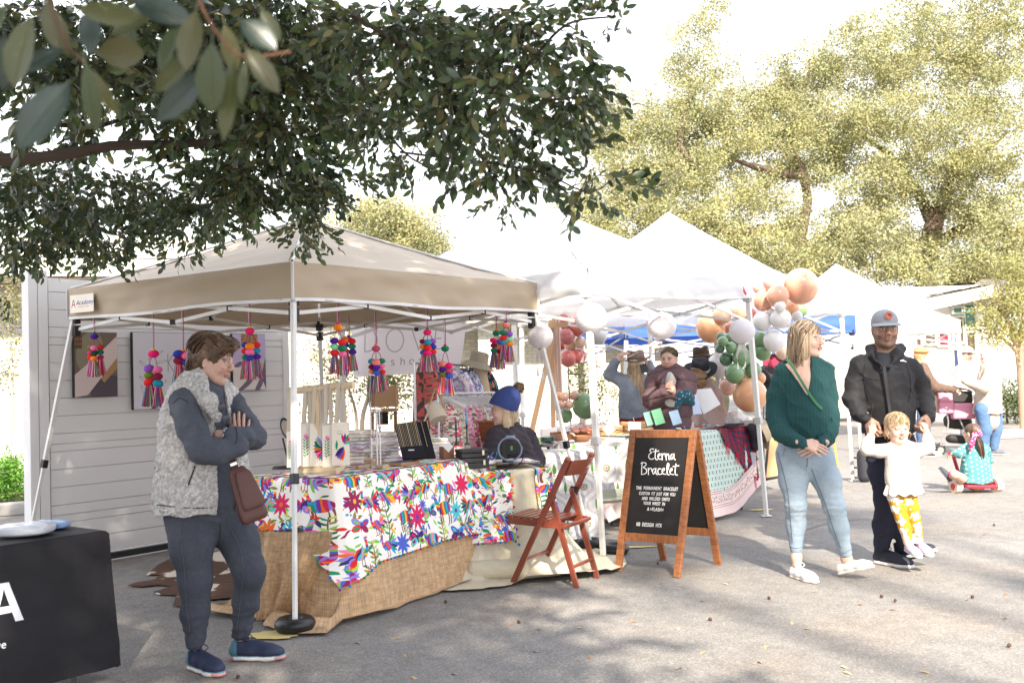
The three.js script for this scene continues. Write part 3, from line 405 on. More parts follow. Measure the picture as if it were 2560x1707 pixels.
canopy('white_peaked_tent','white peaked tent in front of the cream building with the coloured panes',{corners:[[8.4,18.7],[8.5,22.2],[5.0,22.3],[4.9,18.8]],eave:[2.02,2.02,2.02,2.02],val:.22,peak:[6.72,20.5,3.56],mat:whiteFabric,frame:frameWhite,joint:frameGrey,feet:[[8.45,18.7],[8.5,22.2],[5.0,22.3],[4.9,18.8]],seed:80,leg:.07,curve:1.15,group:'white peaked tents'});
canopy('blue_canopy','blue pop up canopy set up in the background between the white tents',{corners:[[1.75,15.5],[5.75,16.7],[4.9,19.4],[.9,18.4]],eave:[1.98,1.98,1.98,1.98],val:.3,peak:[3.3,17.5,2.75],mat:mat(lin(.05,.14,.5),.6,{transmission:.3,bumpMap:weave,bumpScale:.002}),frame:frameGrey,joint:black,feet:[[1.67,15.5],[5.75,16.7],[4.9,19.4],[.9,18.4]],seed:90,leg:.05});
{ // sand bag strapped to the second tent's leg
 const p=W(4.16,12.2,0),t=thing('sand_bag','black fabric weight bag strapped to a white tent leg','bag',p);const g=new THREE.CapsuleGeometry(.085,.25,6,14);g.scale(1,1,.8);g.translate(.07,.2,0);const pp=g.attributes.position;for(let i=0;i<pp.count;i++){const y=pp.getY(i),k=1+.1*(fbm(pp.getX(i)*20,y*20,pp.getZ(i)*20)-.5);pp.setX(i,pp.getX(i)*k);}g.computeVertexNormals();part(t,'bag',g,mat(lin(.02,.02,.028),.6));
 for(const y of[.06,.18,.3])part(t,'strap',box(.1,.02,.05,0,y,0,.004),black);
}
// ------------------------------------------------------------------ paper lanterns with ribbons
function lantern(px,py,D,r,label,ribbons){
 const c=P(px,py,D),t=thing('paper_lantern',label,'lantern',c,0,'paper lanterns on the white tent'),pts=[];for(let i=0;i<=66;i++){const a=i / 66*Math.PI,k=r*(1-.022*(i%4===0?1:0)+.004*Math.cos(i*1.57));pts.push(new THREE.Vector2(Math.max(.001,Math.sin(a)*k),-Math.cos(a)*k*.97));}
 part(t,'shade',new THREE.LatheGeometry(pts,36),mat(lin(.82,.78,.80),.9,{transmission:.25}));part(t,'cord',rod(V(0,r*.95,0),V(0,r+.12,0),.002,.002,5),mat(lin(.8,.8,.8),.8));part(t,'bottom_ring',(()=>{const g=new THREE.TorusGeometry(.022,.004,6,18);g.rotateX(Math.PI / 2);g.translate(0,-r*.97,0);return g;})(),mat(lin(.3,.25,.22),.6));
 ribbons.forEach((rb)=>{const pt=rb.map(([x,y])=>P(px+x,py+y,D-.01).sub(c));const cv=new THREE.CatmullRomCurve3(pt);part(t,'ribbon',gridGeo(14,2,(u,v)=>{const p=cv.getPoint(u);p.x+=(v-.5)*.035*Math.cos(u*2.5);p.z+=(v-.5)*.035*Math.sin(u*2.5)+.008*Math.sin(u*9);return{p};}),mat(lin(.74,.68,.68),.6,{transmission:.2}));});
}
lantern(1351,841,8.05,.104,'pale paper lantern hanging beside the tan canopy corner',[[[-3,33],[-8,60],[-6,100]],[[2,33],[4,60],[8,110]]]);
lantern(1479,796,7.75,.124,'pale paper lantern hanging against the white tent leg',[[[-3,40],[0,60],[12,80]],[[-2,40],[-14,75],[-25,110]],[[-4,40],[2,70],[-4,105]]]);
lantern(1655,815,8.55,.123,'pale paper lantern whose ribbon blows out over the brown hat',[[[-12,36],[-40,55],[-85,78]],[[-6,36],[-20,55],[-28,85]],[[-6,36],[-3,50],[-14,66]]]);
lantern(1856,828,9.25,.119,'pale paper lantern hanging over the green balloons',[[[-4,32],[-12,60],[-10,95]],[[2,32],[10,60],[6,90]]]);
// ------------------------------------------------------------------ balloon garlands
function garland(label,list,[ox,oy,sc],D0,seed){
 const r=rng(seed),cs=list.map((b)=>P(ox+b[0]*sc,oy+b[1]*sc,D0+(b[4]||0))),ctr=cs.reduce((a,c)=>a.add(c),V(0,0,0)).multiplyScalar(1 / cs.length),t=thing('balloon_garland',label,'balloons',ctr);
 const proto=new Map();
 list.forEach((b,i)=>{const R=b[2]*sc / 2500*(D0+(b[4]||0));if(!proto.has('g')){const pts=[];for(let k=0;k<=20;k++){const a=k / 20*Math.PI,rr=Math.sin(a)*(1-.06*Math.pow((1+Math.cos(a)) / 2,2));pts.push(new THREE.Vector2(Math.max(.0005,rr),-Math.cos(a)*1.04));}proto.set('g',new THREE.LatheGeometry(pts,28));}
 const m=part(t,'balloon',proto.get('g'),balloonMats[b[3]]);m.scale.setScalar(R);m.position.copy(cs[i]).sub(ctr);m.rotation.set((r()-.5)*1.4,r()*6,(r()-.5)*1.4);});
 return t;
}
const bal=(r,g,b)=>mat(lin(r,g,b),.22,{clearcoat:.6,clearcoatRoughness:.15});
const balloonMats={peach:bal(.72,.36,.24),pink:bal(.74,.42,.34),orange:bal(.74,.38,.2),white:bal(.8,.78,.77),green:bal(.17,.30,.14),dark:bal(.10,.2,.11),cream:bal(.72,.52,.38),mauve:bal(.48,.15,.15),coral:bal(.62,.17,.15),red:bal(.6,.07,.07),grey:bal(.62,.62,.63),nude:bal(.66,.4,.31)};
garland('large garland of peach, white and green balloons round the white tent leg',[
 [1665,415,132,'orange',.5],[1765,305,82,'peach',.35],[1935,280,80,'peach',.3],[1842,420,62,'pink',.55],[1750,495,40,'dark'],[1768,537,48,'green',-.1],[1745,597,42,'dark'],[1840,592,50,'green',-.06],[1826,500,42,'green',.1],[1905,555,60,'green',.15],[1800,687,62,'dark',.05],[1935,675,86,'green',-.05],[2118,632,72,'green',.1],[1870,815,87,'green',-.1],[2028,785,76,'green'],[1738,745,108,'grey',.6],[1812,930,78,'nude',.4],[2005,1005,150,'orange',-.05],[2092,855,52,'orange',.2],[2112,362,84,'white',-.1],[2270,335,92,'white',-.2],[2215,530,96,'white',-.1],[2100,520,72,'green',.1],[2190,280,38,'white',-.1],[2265,225,52,'white',-.3],[2125,180,92,'peach',-.05],[2250,140,100,'peach',-.25],[2200,20,86,'pink',-.1],[2450,55,155,'peach',-.1],[2080,65,56,'pink',.2],[2365,250,72,'orange',.25],[2415,315,50,'grey',.2],[2440,260,66,'green',.45],[2010,610,60,'dark',.2],[2010,300,60,'coral',.4],[2290,640,56,'cream',.35],[1960,820,50,'orange',.4]],[1300,700,.287],10.1,31);
garland('hanging column of mauve, coral and cream balloons behind the white tent leg',[[555,310,100,'mauve'],[700,390,105,'coral',-.05],[570,495,105,'mauve',-.1],[620,600,80,'cream',.1],[735,565,72,'cream'],[510,605,55,'red',.25],[590,762,106,'coral'],[725,738,92,'coral',.05],[965,490,105,'grey'],[1040,430,46,'white',.1],[575,245,72,'nude',.1],[850,600,60,'white',.2],[690,280,70,'coral',.2]],[1300,740,.204],11.2,32);
garland('low cluster of nude and green balloons on the stall table',[[492,1222,50,'orange',.1],[550,1235,55,'nude'],[665,1215,56,'nude',.05],[505,1330,52,'nude'],[600,1330,52,'nude'],[800,1350,160,'green',.1],[560,1465,88,'green',.15]],[1300,740,.204],10.6,33);
{ // wooden display easel and the pale curtain on its pole
 const wood=mat(lin(.6,.38,.22),.7,{bumpMap:grain,bumpScale:.001}),t=thing('wooden_easel','bare wooden leaning frame behind the seated woman','easel',G(1322,1250,0).setY(0));const D=10.4;
 t.position.copy(P(1320,1052,D).setY(0));t.updateMatrixWorld(true);
 wpart(t,'leg',bar(P(1318,1130,D),P(1378,860,D),.055,.03,V(1,0,0)),wood);wpart(t,'leg',bar(P(1385,1130,D+.2),P(1378,800,D),.05,.03,V(1,0,0)),wood);wpart(t,'top_rail',bar(P(1370,815,D-.03),P(1420,812,D-.03),.05,.03,V(0,1,0)),wood);
 const c=thing('pale_curtain','narrow pale pink curtain hanging beside the coral balloons','curtain',P(1390,1050,10.9).setY(0));const a=P(1379,788,10.9),w=.1;
 wpart(c,'drape',gridGeo(24,20,(u,v)=>({p:V(a.x+u*.085+.01*v,a.y-v*1.15,a.z+.02*Math.sin(u*16+v))})),mat(lin(.74,.58,.52),.8,{transmission:.2}));
 const r=thing('black_rack','thin black metal frame rack standing under the coral balloons','rack',P(1430,1050,12.2).setY(0));const f=(x0,y0,x1,y1)=>wpart(r,'bar',bar(P(x0,y0,12.2),P(x1,y1,12.2),.014,.014),black);f(1420,906,1428,1080);f(1420,906,1478,906);f(1478,906,1484,1080);f(1424,935,1465,936);f(1428,1080,1484,1080);
}
// ------------------------------------------------------------------ people: smooth fields of tapered limbs, meshed into one surface
class Field{
 constructor(){this.p=[];this.disp=null;this.cuts=[];}
 limb(a,b,ra,rb,k=.03,n=null,f=1){const d=b.clone().sub(a);this.p.push({t:0,ax:a.x,ay:a.y,az:a.z,dx:d.x,dy:d.y,dz:d.z,l2:d.lengthSq()||1e-9,ra,rb,k,n,q:1 / f-1,m:Math.max(ra,rb)*Math.max(1,f),a,b});return this;}
 chain(pts,radii,k=.03,n=null,f=1){for(let i=0;i<pts.length-1;i++)this.limb(pts[i],pts[i+1],radii[i],radii[i+1],k,n,f);return this;}
 ell(c,r,M,k=.02,sub=false){const e=M.elements;this.p.push({t:sub?2:1,c,r,e,k,m:Math.max(...r),a:c,b:c});return this;}
 cut(fn){this.cuts.push(fn);return this;}
 at(x,y,z,list=this.p,each=null){
 let d=1e3;
 for(const p of list){
 let s;
 if(p.t===0){const px=x-p.ax,py=y-p.ay,pz=z-p.az;let t=(px*p.dx+py*p.dy+pz*p.dz) / p.l2;t=t<0?0:t>1?1:t;let vx=px-p.dx*t,vy=py-p.dy*t,vz=pz-p.dz*t;if(p.n){const w=(vx*p.n.x+vy*p.n.y+vz*p.n.z)*p.q;vx+=p.n.x*w;vy+=p.n.y*w;vz+=p.n.z*w;}s=Math.sqrt(vx*vx+vy*vy+vz*vz)-(p.ra+(p.rb-p.ra)*t);}
 else{const px=x-p.c.x,py=y-p.c.y,pz=z-p.c.z,e=p.e,lx=px*e[0]+py*e[1]+pz*e[2],ly=px*e[4]+py*e[5]+pz*e[6],lz=px*e[8]+py*e[9]+pz*e[10];const ax=lx / p.r[0],ay=ly / p.r[1],az=lz / p.r[2],k0=Math.sqrt(ax*ax+ay*ay+az*az),bx=ax / p.r[0],by=ay / p.r[1],bz=az / p.r[2],k1=Math.sqrt(bx*bx+by*by+bz*bz);s=k1>1e-9?k0*(k0-1) / k1:-p.m;}
 if(each)each.push(s);
 if(p.t===2){const h=clamp(.5-.5*(d+s) / p.k,0,1);d=lerp(d,-s,h)+p.k*h*(1-h);}
 else{const h=clamp(.5+.5*(d-s) / p.k,0,1);d=d>900?s:lerp(d,s,h)-p.k*h*(1-h);}
 }
 if(this.disp&&d<.06&&d>-.06)d+=this.disp(x,y,z);
 for(const c of this.cuts){const q=c(x,y,z);if(q>d)d=q;}
 return d;
 }
 mesh(h,pad=.03,colour=null){
 const lo=V(1e9,1e9,1e9),hi=V(-1e9,-1e9,-1e9);for(const p of this.p)if(p.t<2)for(const q of[p.a,p.b]){lo.min(q.clone().addScalar(-p.m-pad));hi.max(q.clone().addScalar(p.m+pad));}
 const B=6,nx=Math.ceil((hi.x-lo.x) / h / B)*B+1,ny=Math.ceil((hi.y-lo.y) / h / B)*B+1,nz=Math.ceil((hi.z-lo.z) / h / B)*B+1,F=new Float32Array(nx*ny*nz),R=B*h*.87*1.7+.03;
 const done=new Uint8Array(nx*ny*nz);
 for(let k=0;k<nz-1;k+=B)for(let j=0;j<ny-1;j+=B)for(let i=0;i<nx-1;i+=B){const each=[],c=this.at(lo.x+(i+B / 2)*h,lo.y+(j+B / 2)*h,lo.z+(k+B / 2)*h,this.p,each),far=Math.abs(c)>R;let near=this.p;if(!far){let m=1e9;this.p.forEach((p,w)=>{if(p.t<2&&each[w]<m)m=each[w];});near=this.p.filter((p,w)=>p.t===2||each[w]<m+2*R+p.k);}
 for(let z=k;z<=k+B;z++)for(let y=j;y<=j+B;y++)for(let x=i;x<=i+B;x++){const q=(z*ny+y)*nx+x;if(far){if(!done[q])F[q]=c;}else if(done[q]!==2){F[q]=this.at(lo.x+x*h,lo.y+y*h,lo.z+z*h,near);done[q]=2;}}}
 const id=new Int32Array(nx*ny*nz).fill(-1),pos=[],idx=[],sy=nx,sz=nx*ny;
 for(let k=0;k<nz-1;k++)for(let j=0;j<ny-1;j++)for(let i=0;i<nx-1;i++){const q=(k*ny+j)*nx+i;let neg=0;const v=[F[q],F[q+1],F[q+sy],F[q+sy+1],F[q+sz],F[q+sz+1],F[q+sz+sy],F[q+sz+sy+1]];for(const w of v)if(w<0)neg++;if(!neg||neg===8)continue;
 let X=0,Y=0,Z=0,n=0;for(let e=0;e<12;e++){const[a,b]=EDGE[e];if((v[a]<0)===(v[b]<0))continue;const t=v[a] / (v[a]-v[b]);X+=(a&1)+t*((b&1)-(a&1));Y+=(a>>1&1)+t*((b>>1&1)-(a>>1&1));Z+=(a>>2)+t*((b>>2)-(a>>2));n++;}
 id[q]=pos.length / 3;pos.push(lo.x+(i+X / n)*h,lo.y+(j+Y / n)*h,lo.z+(k+Z / n)*h);}
 const quad=(a,b,c,d,flip)=>{if(a<0||b<0||c<0||d<0)return;flip?idx.push(a,c,b,a,d,c):idx.push(a,b,c,a,c,d);};
 for(let k=1;k<nz-1;k++)for(let j=1;j<ny-1;j++)for(let i=1;i<nx-1;i++){const q=(k*ny+j)*nx+i,s=F[q]<0;if(s!==F[q+1]<0)quad(id[q-sy-sz],id[q-sz],id[q],id[q-sy],!s);if(s!==F[q+sy]<0)quad(id[q-1-sz],id[q-1],id[q],id[q-sz],!s);if(s!==F[q+sz]<0)quad(id[q-1-sy],id[q-sy],id[q],id[q-1],!s);}
 const g=new THREE.BufferGeometry();g.setAttribute('position',new THREE.Float32BufferAttribute(pos,3));g.setIndex(idx);g.computeVertexNormals();
 if(colour)colorize(g,colour);return g;
 }
}
const EDGE=[[0,1],[2,3],[4,5],[6,7],[0,2],[1,3],[4,6],[5,7],[0,4],[1,5],[2,6],[3,7]];
const ID4=new THREE.Matrix4();
function basis(F,up=V(0,1,0),roll=0){const z=F.clone().normalize();const u=up.clone();if(roll)u.applyAxisAngle(z,roll);const x=u.cross(z).normalize(),y=z.clone().cross(x);return new THREE.Matrix4().makeBasis(x,y,z);}
/** a head in its own frame: x to the person's left, y up, z out of the face */
function headGeo(o){ // {c, F, s, skin, lip, brow, eye, beard, smile, cell}
 const M=basis(o.F,V(0,1,0),o.roll||0),s=o.s||1,f=new Field(),L=(x,y,z)=>V(x*s,y*s,z*s).applyMatrix4(M).add(o.c),E=(x,y,z,r,k=.012,sub=false,Q=M)=>f.ell(L(x,y,z),r.map((q)=>q*s),Q,k*s,sub),C=(a,b,ra,rb,k=.012)=>f.limb(L(...a),L(...b),ra*s,rb*s,k*s);
 const w=o.child?1.04:1;
 E(0,.034,-.016,[.074*w,.083,.092]);E(0,-.022,.028,[.061*w,.084,.058],.03);C([0,-.07,.03],[0,-.094,.056],.036,.021,.03);E(0,-.098,.066,[.02,.015,.016],.016);
 for(const q of[-1,1]){C([q*.052,-.03,-.005],[q*.03,-.085,.045],.022,.018,.025);E(q*.036,-.03,.062,[.024,.022,.02],.02);E(q*.031,.004,.094,[.016,.0105,.014],.008,true);E(q*.031,.004,.0775,[.0125,.0115,.0125],.003);C([q*.044,.02,.076],[q*.014,.024,.086],.006,.007,.01);C([q*.043,.0125,.082],[q*.02,.0135,.087],.0035,.004,.004);E(q*.0755*w,-.002,-.012,[.009,.031,.019],.008);E(q*.011,-.0285,.096,[.0085,.0075,.0095],.006);E(q*.012,-.058+(o.smile||0)*.002,.087,[.013,.004,.006],.006);}
 C([0,.012,.088],[0,-.022,.107],.0075,.0105,.012);E(0,-.0225,.107,[.0095,.008,.008],.006);E(0,-.0525,.0935,[.02,.0045,.008],.005);E(0,-.0635,.0905,[.018,.0055,.009],.006);E(0,-.0578,.1015,[.021+.004*(o.smile||0),.0017+.004*(o.open||0),.008],.0025,true);
 if(o.neck)f.limb(L(0,-.06,-.02),o.neck,.053*s*(o.nw||1),.058*s*(o.nw||1),.03*s);
 if(o.neck2)f.limb(o.neck,o.neck2,.062*s,.07*s,.03);
 const inv=M.clone().setPosition(o.c).invert(),sk=o.skin,lip=o.lip||sk.map((q,i)=>q*[.86,.62,.6][i]),brow=o.brow||[.06,.035,.02],v=V(0,0,0);
 return f.mesh(o.cell||.0042,.02,(p)=>{v.copy(p).applyMatrix4(inv).divideScalar(s);const{x,y,z}=v,ax=Math.abs(x);let c=sk.slice();const n=.94+.12*noise(p.x*90,p.y*90,p.z*90);c=c.map((q)=>q*n);
 const blush=smooth(.03,.0,Math.hypot(ax-.04,y+.028))*(z>.03?1:0)+smooth(.016,0,Math.hypot(x,y+.024))*(z>.09?.8:0);c[0]*=1+.06*blush;c[1]*=1-.14*blush;c[2]*=1-.12*blush;
 if(o.beard&&z>-.02&&y<-.035+.35*Math.max(0,.05-z)){const b=smooth(-.03,-.055,y-(ax>.03?.015:0))*o.beard*(Math.hypot(x*.9,y+.058)<.018?.25:1);c=c.map((q,i)=>lerp(q,[.03,.022,.018][i],b));}
 if(z>.06){if(Math.hypot(x / .021,(y+.058-(o.smile||0)*.25*ax) / .0085)<1)c=lip.slice();if(Math.abs(y+.058-(o.smile||0)*.25*ax)<.0014&&ax<.022)c=lip.map((q)=>q*.35);
 const ex=ax-.031,ey=y-.004;if(Math.hypot(ex / .0125,ey / .0062)<1){c=[.62,.58,.55];if(Math.hypot(ex,ey)<.0056)c=o.eye||[.07,.045,.03];}else if(Math.hypot(ex / .0155,(ey-.002) / .0085)<1&&ey>.002)c=[.06,.04,.035];
 if(Math.abs(y-.0235+.22*Math.max(0,ax-.03)*1.2)<.0042&&ax>.013&&ax<.05)c=c.map((q,i)=>lerp(q,brow[i],.85));}
 return c;});
}
/** a hand: palm and five jointed fingers. w wrist, d the way the fingers point, n out of the back of the hand */
function handField(f,w,d,n,o={}){
 const s=o.s||1,dir=d.clone().normalize(),nn=n.clone().addScaledVector(dir,-n.dot(dir)).normalize(),side=dir.clone().cross(nn).multiplyScalar(o.thumb||1),curl=o.curl??.5,L=(a,b,c)=>w.clone().addScaledVector(dir,a*s).addScaledVector(side,b*s).addScaledVector(nn,c*s),k=.006*s;
 f.limb(w.clone().addScaledVector(dir,-.03*s),L(.02,0,0),.021*s,.022*s,.02,nn,.7);
 for(const b of[-.026,-.009,.009,.025])f.limb(L(.015,b*.55,0),L(.078,b,.002),.0125*s,.0115*s,.014*s);
 [[-.029,.03,.021,.018,.068],[-.01,.038,.025,.02,.082],[.009,.042,.027,.021,.084],[.027,.038,.024,.02,.08]].forEach(([b,l1,l2,l3,st],i)=>{const p0=L(st,b,.002);let a=-.15-curl*.75+(o.vary?(i-1.5)*.12:0),p=p0.clone(),rr=(i===0?.0072:.0084)*s;for(const[j,l]of[l1,l2,l3].entries()){const q=p.clone().addScaledVector(dir,Math.cos(a)*l*s).addScaledVector(nn,Math.sin(a)*l*s).addScaledVector(side,b*.14*(1-j*.4)*s*(o.spread??1)*.8);f.limb(p,q,rr,rr*.92,k*.6);p=q;rr*=.92;a-=curl*(j?.9:1.15);}});
 const t0=L(.02,.024,-.006),t1=L(.045,.048-.012*curl,-.012-.014*curl),t2=L(.075,.056-.026*curl,-.018-.02*curl),t3=L(.096,.054-.034*curl,-.022-.022*curl);f.limb(t0,t1,.0135*s,.0112*s,.012*s);f.limb(t1,t2,.0105*s,.0095*s,k);f.limb(t2,t3,.0094*s,.008*s,k);return f;
}
const skinMat=mat(white,.5,{vertexColors:true}),clothVC=mat(white,.92,{vertexColors:true});
function person(label,base,group){const t=thing('person',label,'person',base,0,group);return t;}
function skinBody(t,o){ // o.heads geometry list merged with hands and limbs into one continuous body
 const list=[...o.geos];for(const g of list)if(!g.attributes.color)tint(g,lin(...o.skin));wpart(t,'body',merge(list.map((g)=>{const q=g.index?g:g;return q;})),skinMat);
}
const up=V(0,1,0);
const folds=(amp,sc,seed=0,st=[1,1,1])=>(x,y,z)=>amp*(fbm(x*sc*st[0]+seed,y*sc*st[1],z*sc*st[2],2)-.5)*2;
/** one shoe from heel to toe on world points; n the direction up out of the foot */
function shoe(t,heel,toe,o){const d=toe.clone().sub(heel),Ln=d.length();d.normalize();const n=(o.up||up).clone().addScaledVector(d,-(o.up||up).dot(d)).normalize(),sd=d.clone().cross(n),s=o.s||1,at=(a,h,b=0)=>heel.clone().addScaledVector(d,a*Ln).addScaledVector(n,h*s).addScaledVector(sd,b*s),h0=o.sole||.022,f=new Field();
 f.chain([at(.1,h0+.012),at(.4,h0+.014),at(.72,h0+.01),at(.9,h0+.006)],[.036*s,.038*s,.044*s,.035*s],.03*s,n,.8);f.limb(at(.12,h0+.03),at(.14,o.top||.085),.033*s,.031*s,.02*s);f.limb(at(.2,h0+.05),at(.55,h0+.035),.028*s,.026*s,.03*s);
 f.cut((x,y,z)=>-((x-heel.x)*n.x+(y-heel.y)*n.y+(z-heel.z)*n.z-h0*s*.8));f.cut((x,y,z)=>(x-heel.x)*n.x+(y-heel.y)*n.y+(z-heel.z)*n.z-(o.top||.085)*s);
 const c=o.col,c2=o.accent||c,u=wpart(t,o.name||'shoe',f.mesh(o.cell||.006,.02,(p)=>{const a=p.clone().sub(heel).dot(d) / Ln,hh=p.clone().sub(heel).dot(n) / s;return a>.86&&o.toeCol?o.toeCol:(a<.16&&o.heelCol)?o.heelCol:(hh<h0+.018&&o.band)?o.band:c;}),mat(white,.7,{vertexColors:true}));
 const g=new Field();g.chain([at(.1,h0*.5),at(.4,h0*.5),at(.72,h0*.5),at(.93,h0*.55+(o.kick||0))],[.036*s,.037*s,.044*s,.034*s],.02*s,n,.5);g.cut((x,y,z)=>(x-heel.x)*n.x+(y-heel.y)*n.y+(z-heel.z)*n.z-h0*s);g.cut((x,y,z)=>-((x-heel.x)*n.x+(y-heel.y)*n.y+(z-heel.z)*n.z));wpart(u,'sole',g.mesh(o.cell||.006,.02,o.soleFn?(p)=>o.soleFn(p.clone().sub(heel).dot(d) / Ln,p.clone().sub(heel).dot(n) / s):()=>o.soleCol),mat(white,.8,{vertexColors:true}));
 if(o.lace){const ls=[];for(let i=0;i<5;i++){const a=.36+i*.075,hh=h0+.062-i*.0055;ls.push(tube([at(a,hh-.012,-.022),at(a+.02,hh+.003,0),at(a+.03,hh-.012,.022)],.0028*s,8,5));}for(const q of[-1,1])ls.push(tube([at(.36,h0+.066),at(.3,h0+.09,q*.02),at(.36,h0+.075,q*.04),at(.38,h0+.062,q*.012)],.0026*s,10,5));wpart(u,'laces',merge(ls),mat(lin(...o.lace),.8));}
 return u;}
/** shoe placed under an ankle joint, pointing along dir */
function shoeAt(t,ankle,dir,o,lift=0,pitch=0){const d=dir.clone().setY(0).normalize(),s=o.s||1,h=V(ankle.x,lift,ankle.z).addScaledVector(d,-.058*s),toe=h.clone().addScaledVector(d,.272*s*Math.cos(pitch)).add(V(0,.272*s*Math.sin(pitch),0));return shoe(t,h,toe,{...o,up:V(0,1,0).addScaledVector(d,-Math.tan(pitch)).add(o.tilt||V(0,0,0))});}
/** hair strands: thin curved tapering ribbons of slightly different tone */
function strands(list,r,cols,seed){const rr=rng(seed),gs=[];for(const pts of list){const g=flat(taper(pts,[r*(.7+.5*rr()),r,r*.9,r*.3],3,6));const c=cols[Math.floor(rr()*cols.length)],k=.8+.4*rr();gs.push(tint(g,lin(c[0]*k,c[1]*k,c[2]*k)));}return merge(gs);}
/** strands combed over an ellipsoid of the head: flow(v) gives the way the hair lies */
function flowHair(hd,E,flow,n,len,r,cols,seed,ok){const H=headAt(hd),rr=rng(seed),list=[],[cx,cy,cz,rx,ry,rz]=E;let guard=0;
 while(list.length<n&&guard++<n*6){const u=rr()*2-1,a=rr()*TAU,h=Math.sqrt(1-u*u),q=V(h*Math.cos(a),u,h*Math.sin(a)),pts=[];let p=V(cx+q.x*rx,cy+q.y*ry,cz+q.z*rz);if(ok&&!ok(p))continue;const L=len*(.6+.8*rr()),ph=rr()*6;let lift=1.0;
 for(let k=0;k<5;k++){pts.push(H(p.x,p.y,p.z));const d=flow(p,ph,k).normalize();p=p.clone().addScaledVector(d,L / 4);const e=V((p.x-cx) / rx,(p.y-cy) / ry,(p.z-cz) / rz),m=e.length();lift+=.012;if(p.y>cy-ry*.75){e.multiplyScalar(lift / m);p=V(cx+e.x*rx,cy+e.y*ry,cz+e.z*rz);}}
 list.push(pts);}
 return strands(list,r,cols,seed+1);}
const crease=(x,y,z,amp,seed=0)=>{const w=.6*noise(x*1.7+seed,y*1.7,z*1.7),n=noise(x+w+seed,y+w,z),m=noise(x*2.3+seed+5,y*2.3+w,z*2.3);return-amp*(Math.pow(1-Math.abs(2*n-1),3)+.45*Math.pow(1-Math.abs(2*m-1),3)-.5);};
const hairMat=mat(white,.55,{vertexColors:true});

/** a stitched line drawn on a garment: picture points are carried along their sight lines onto the cloth */
function seam(t,name,field,pts,r,m,out=.001){const q=[],c2=new THREE.CatmullRomCurve3(pts.map(([x,y])=>V(x,y,0))),fine=c2.getPoints(pts.length*4).map((p)=>[p.x,p.y]);for(const[x,y]of fine){const d=ray(x,y).normalize();let s=3.5,k=0,hit=false;while(k++<220&&s<20){const p=camera.position.clone().addScaledVector(d,s),v=field.at(p.x,p.y,p.z);if(v<.0015){hit=true;break;}s+=Math.max(.001,Math.min(v*.6,.25));}if(hit&&(!q.length||q[q.length-1].distanceTo(camera.position.clone().addScaledVector(d,s))<.22))q.push(camera.position.clone().addScaledVector(d,s-out));}if(q.length<2)return null;return wpart(t,name,tube(q,r,pts.length*9,5),m);}
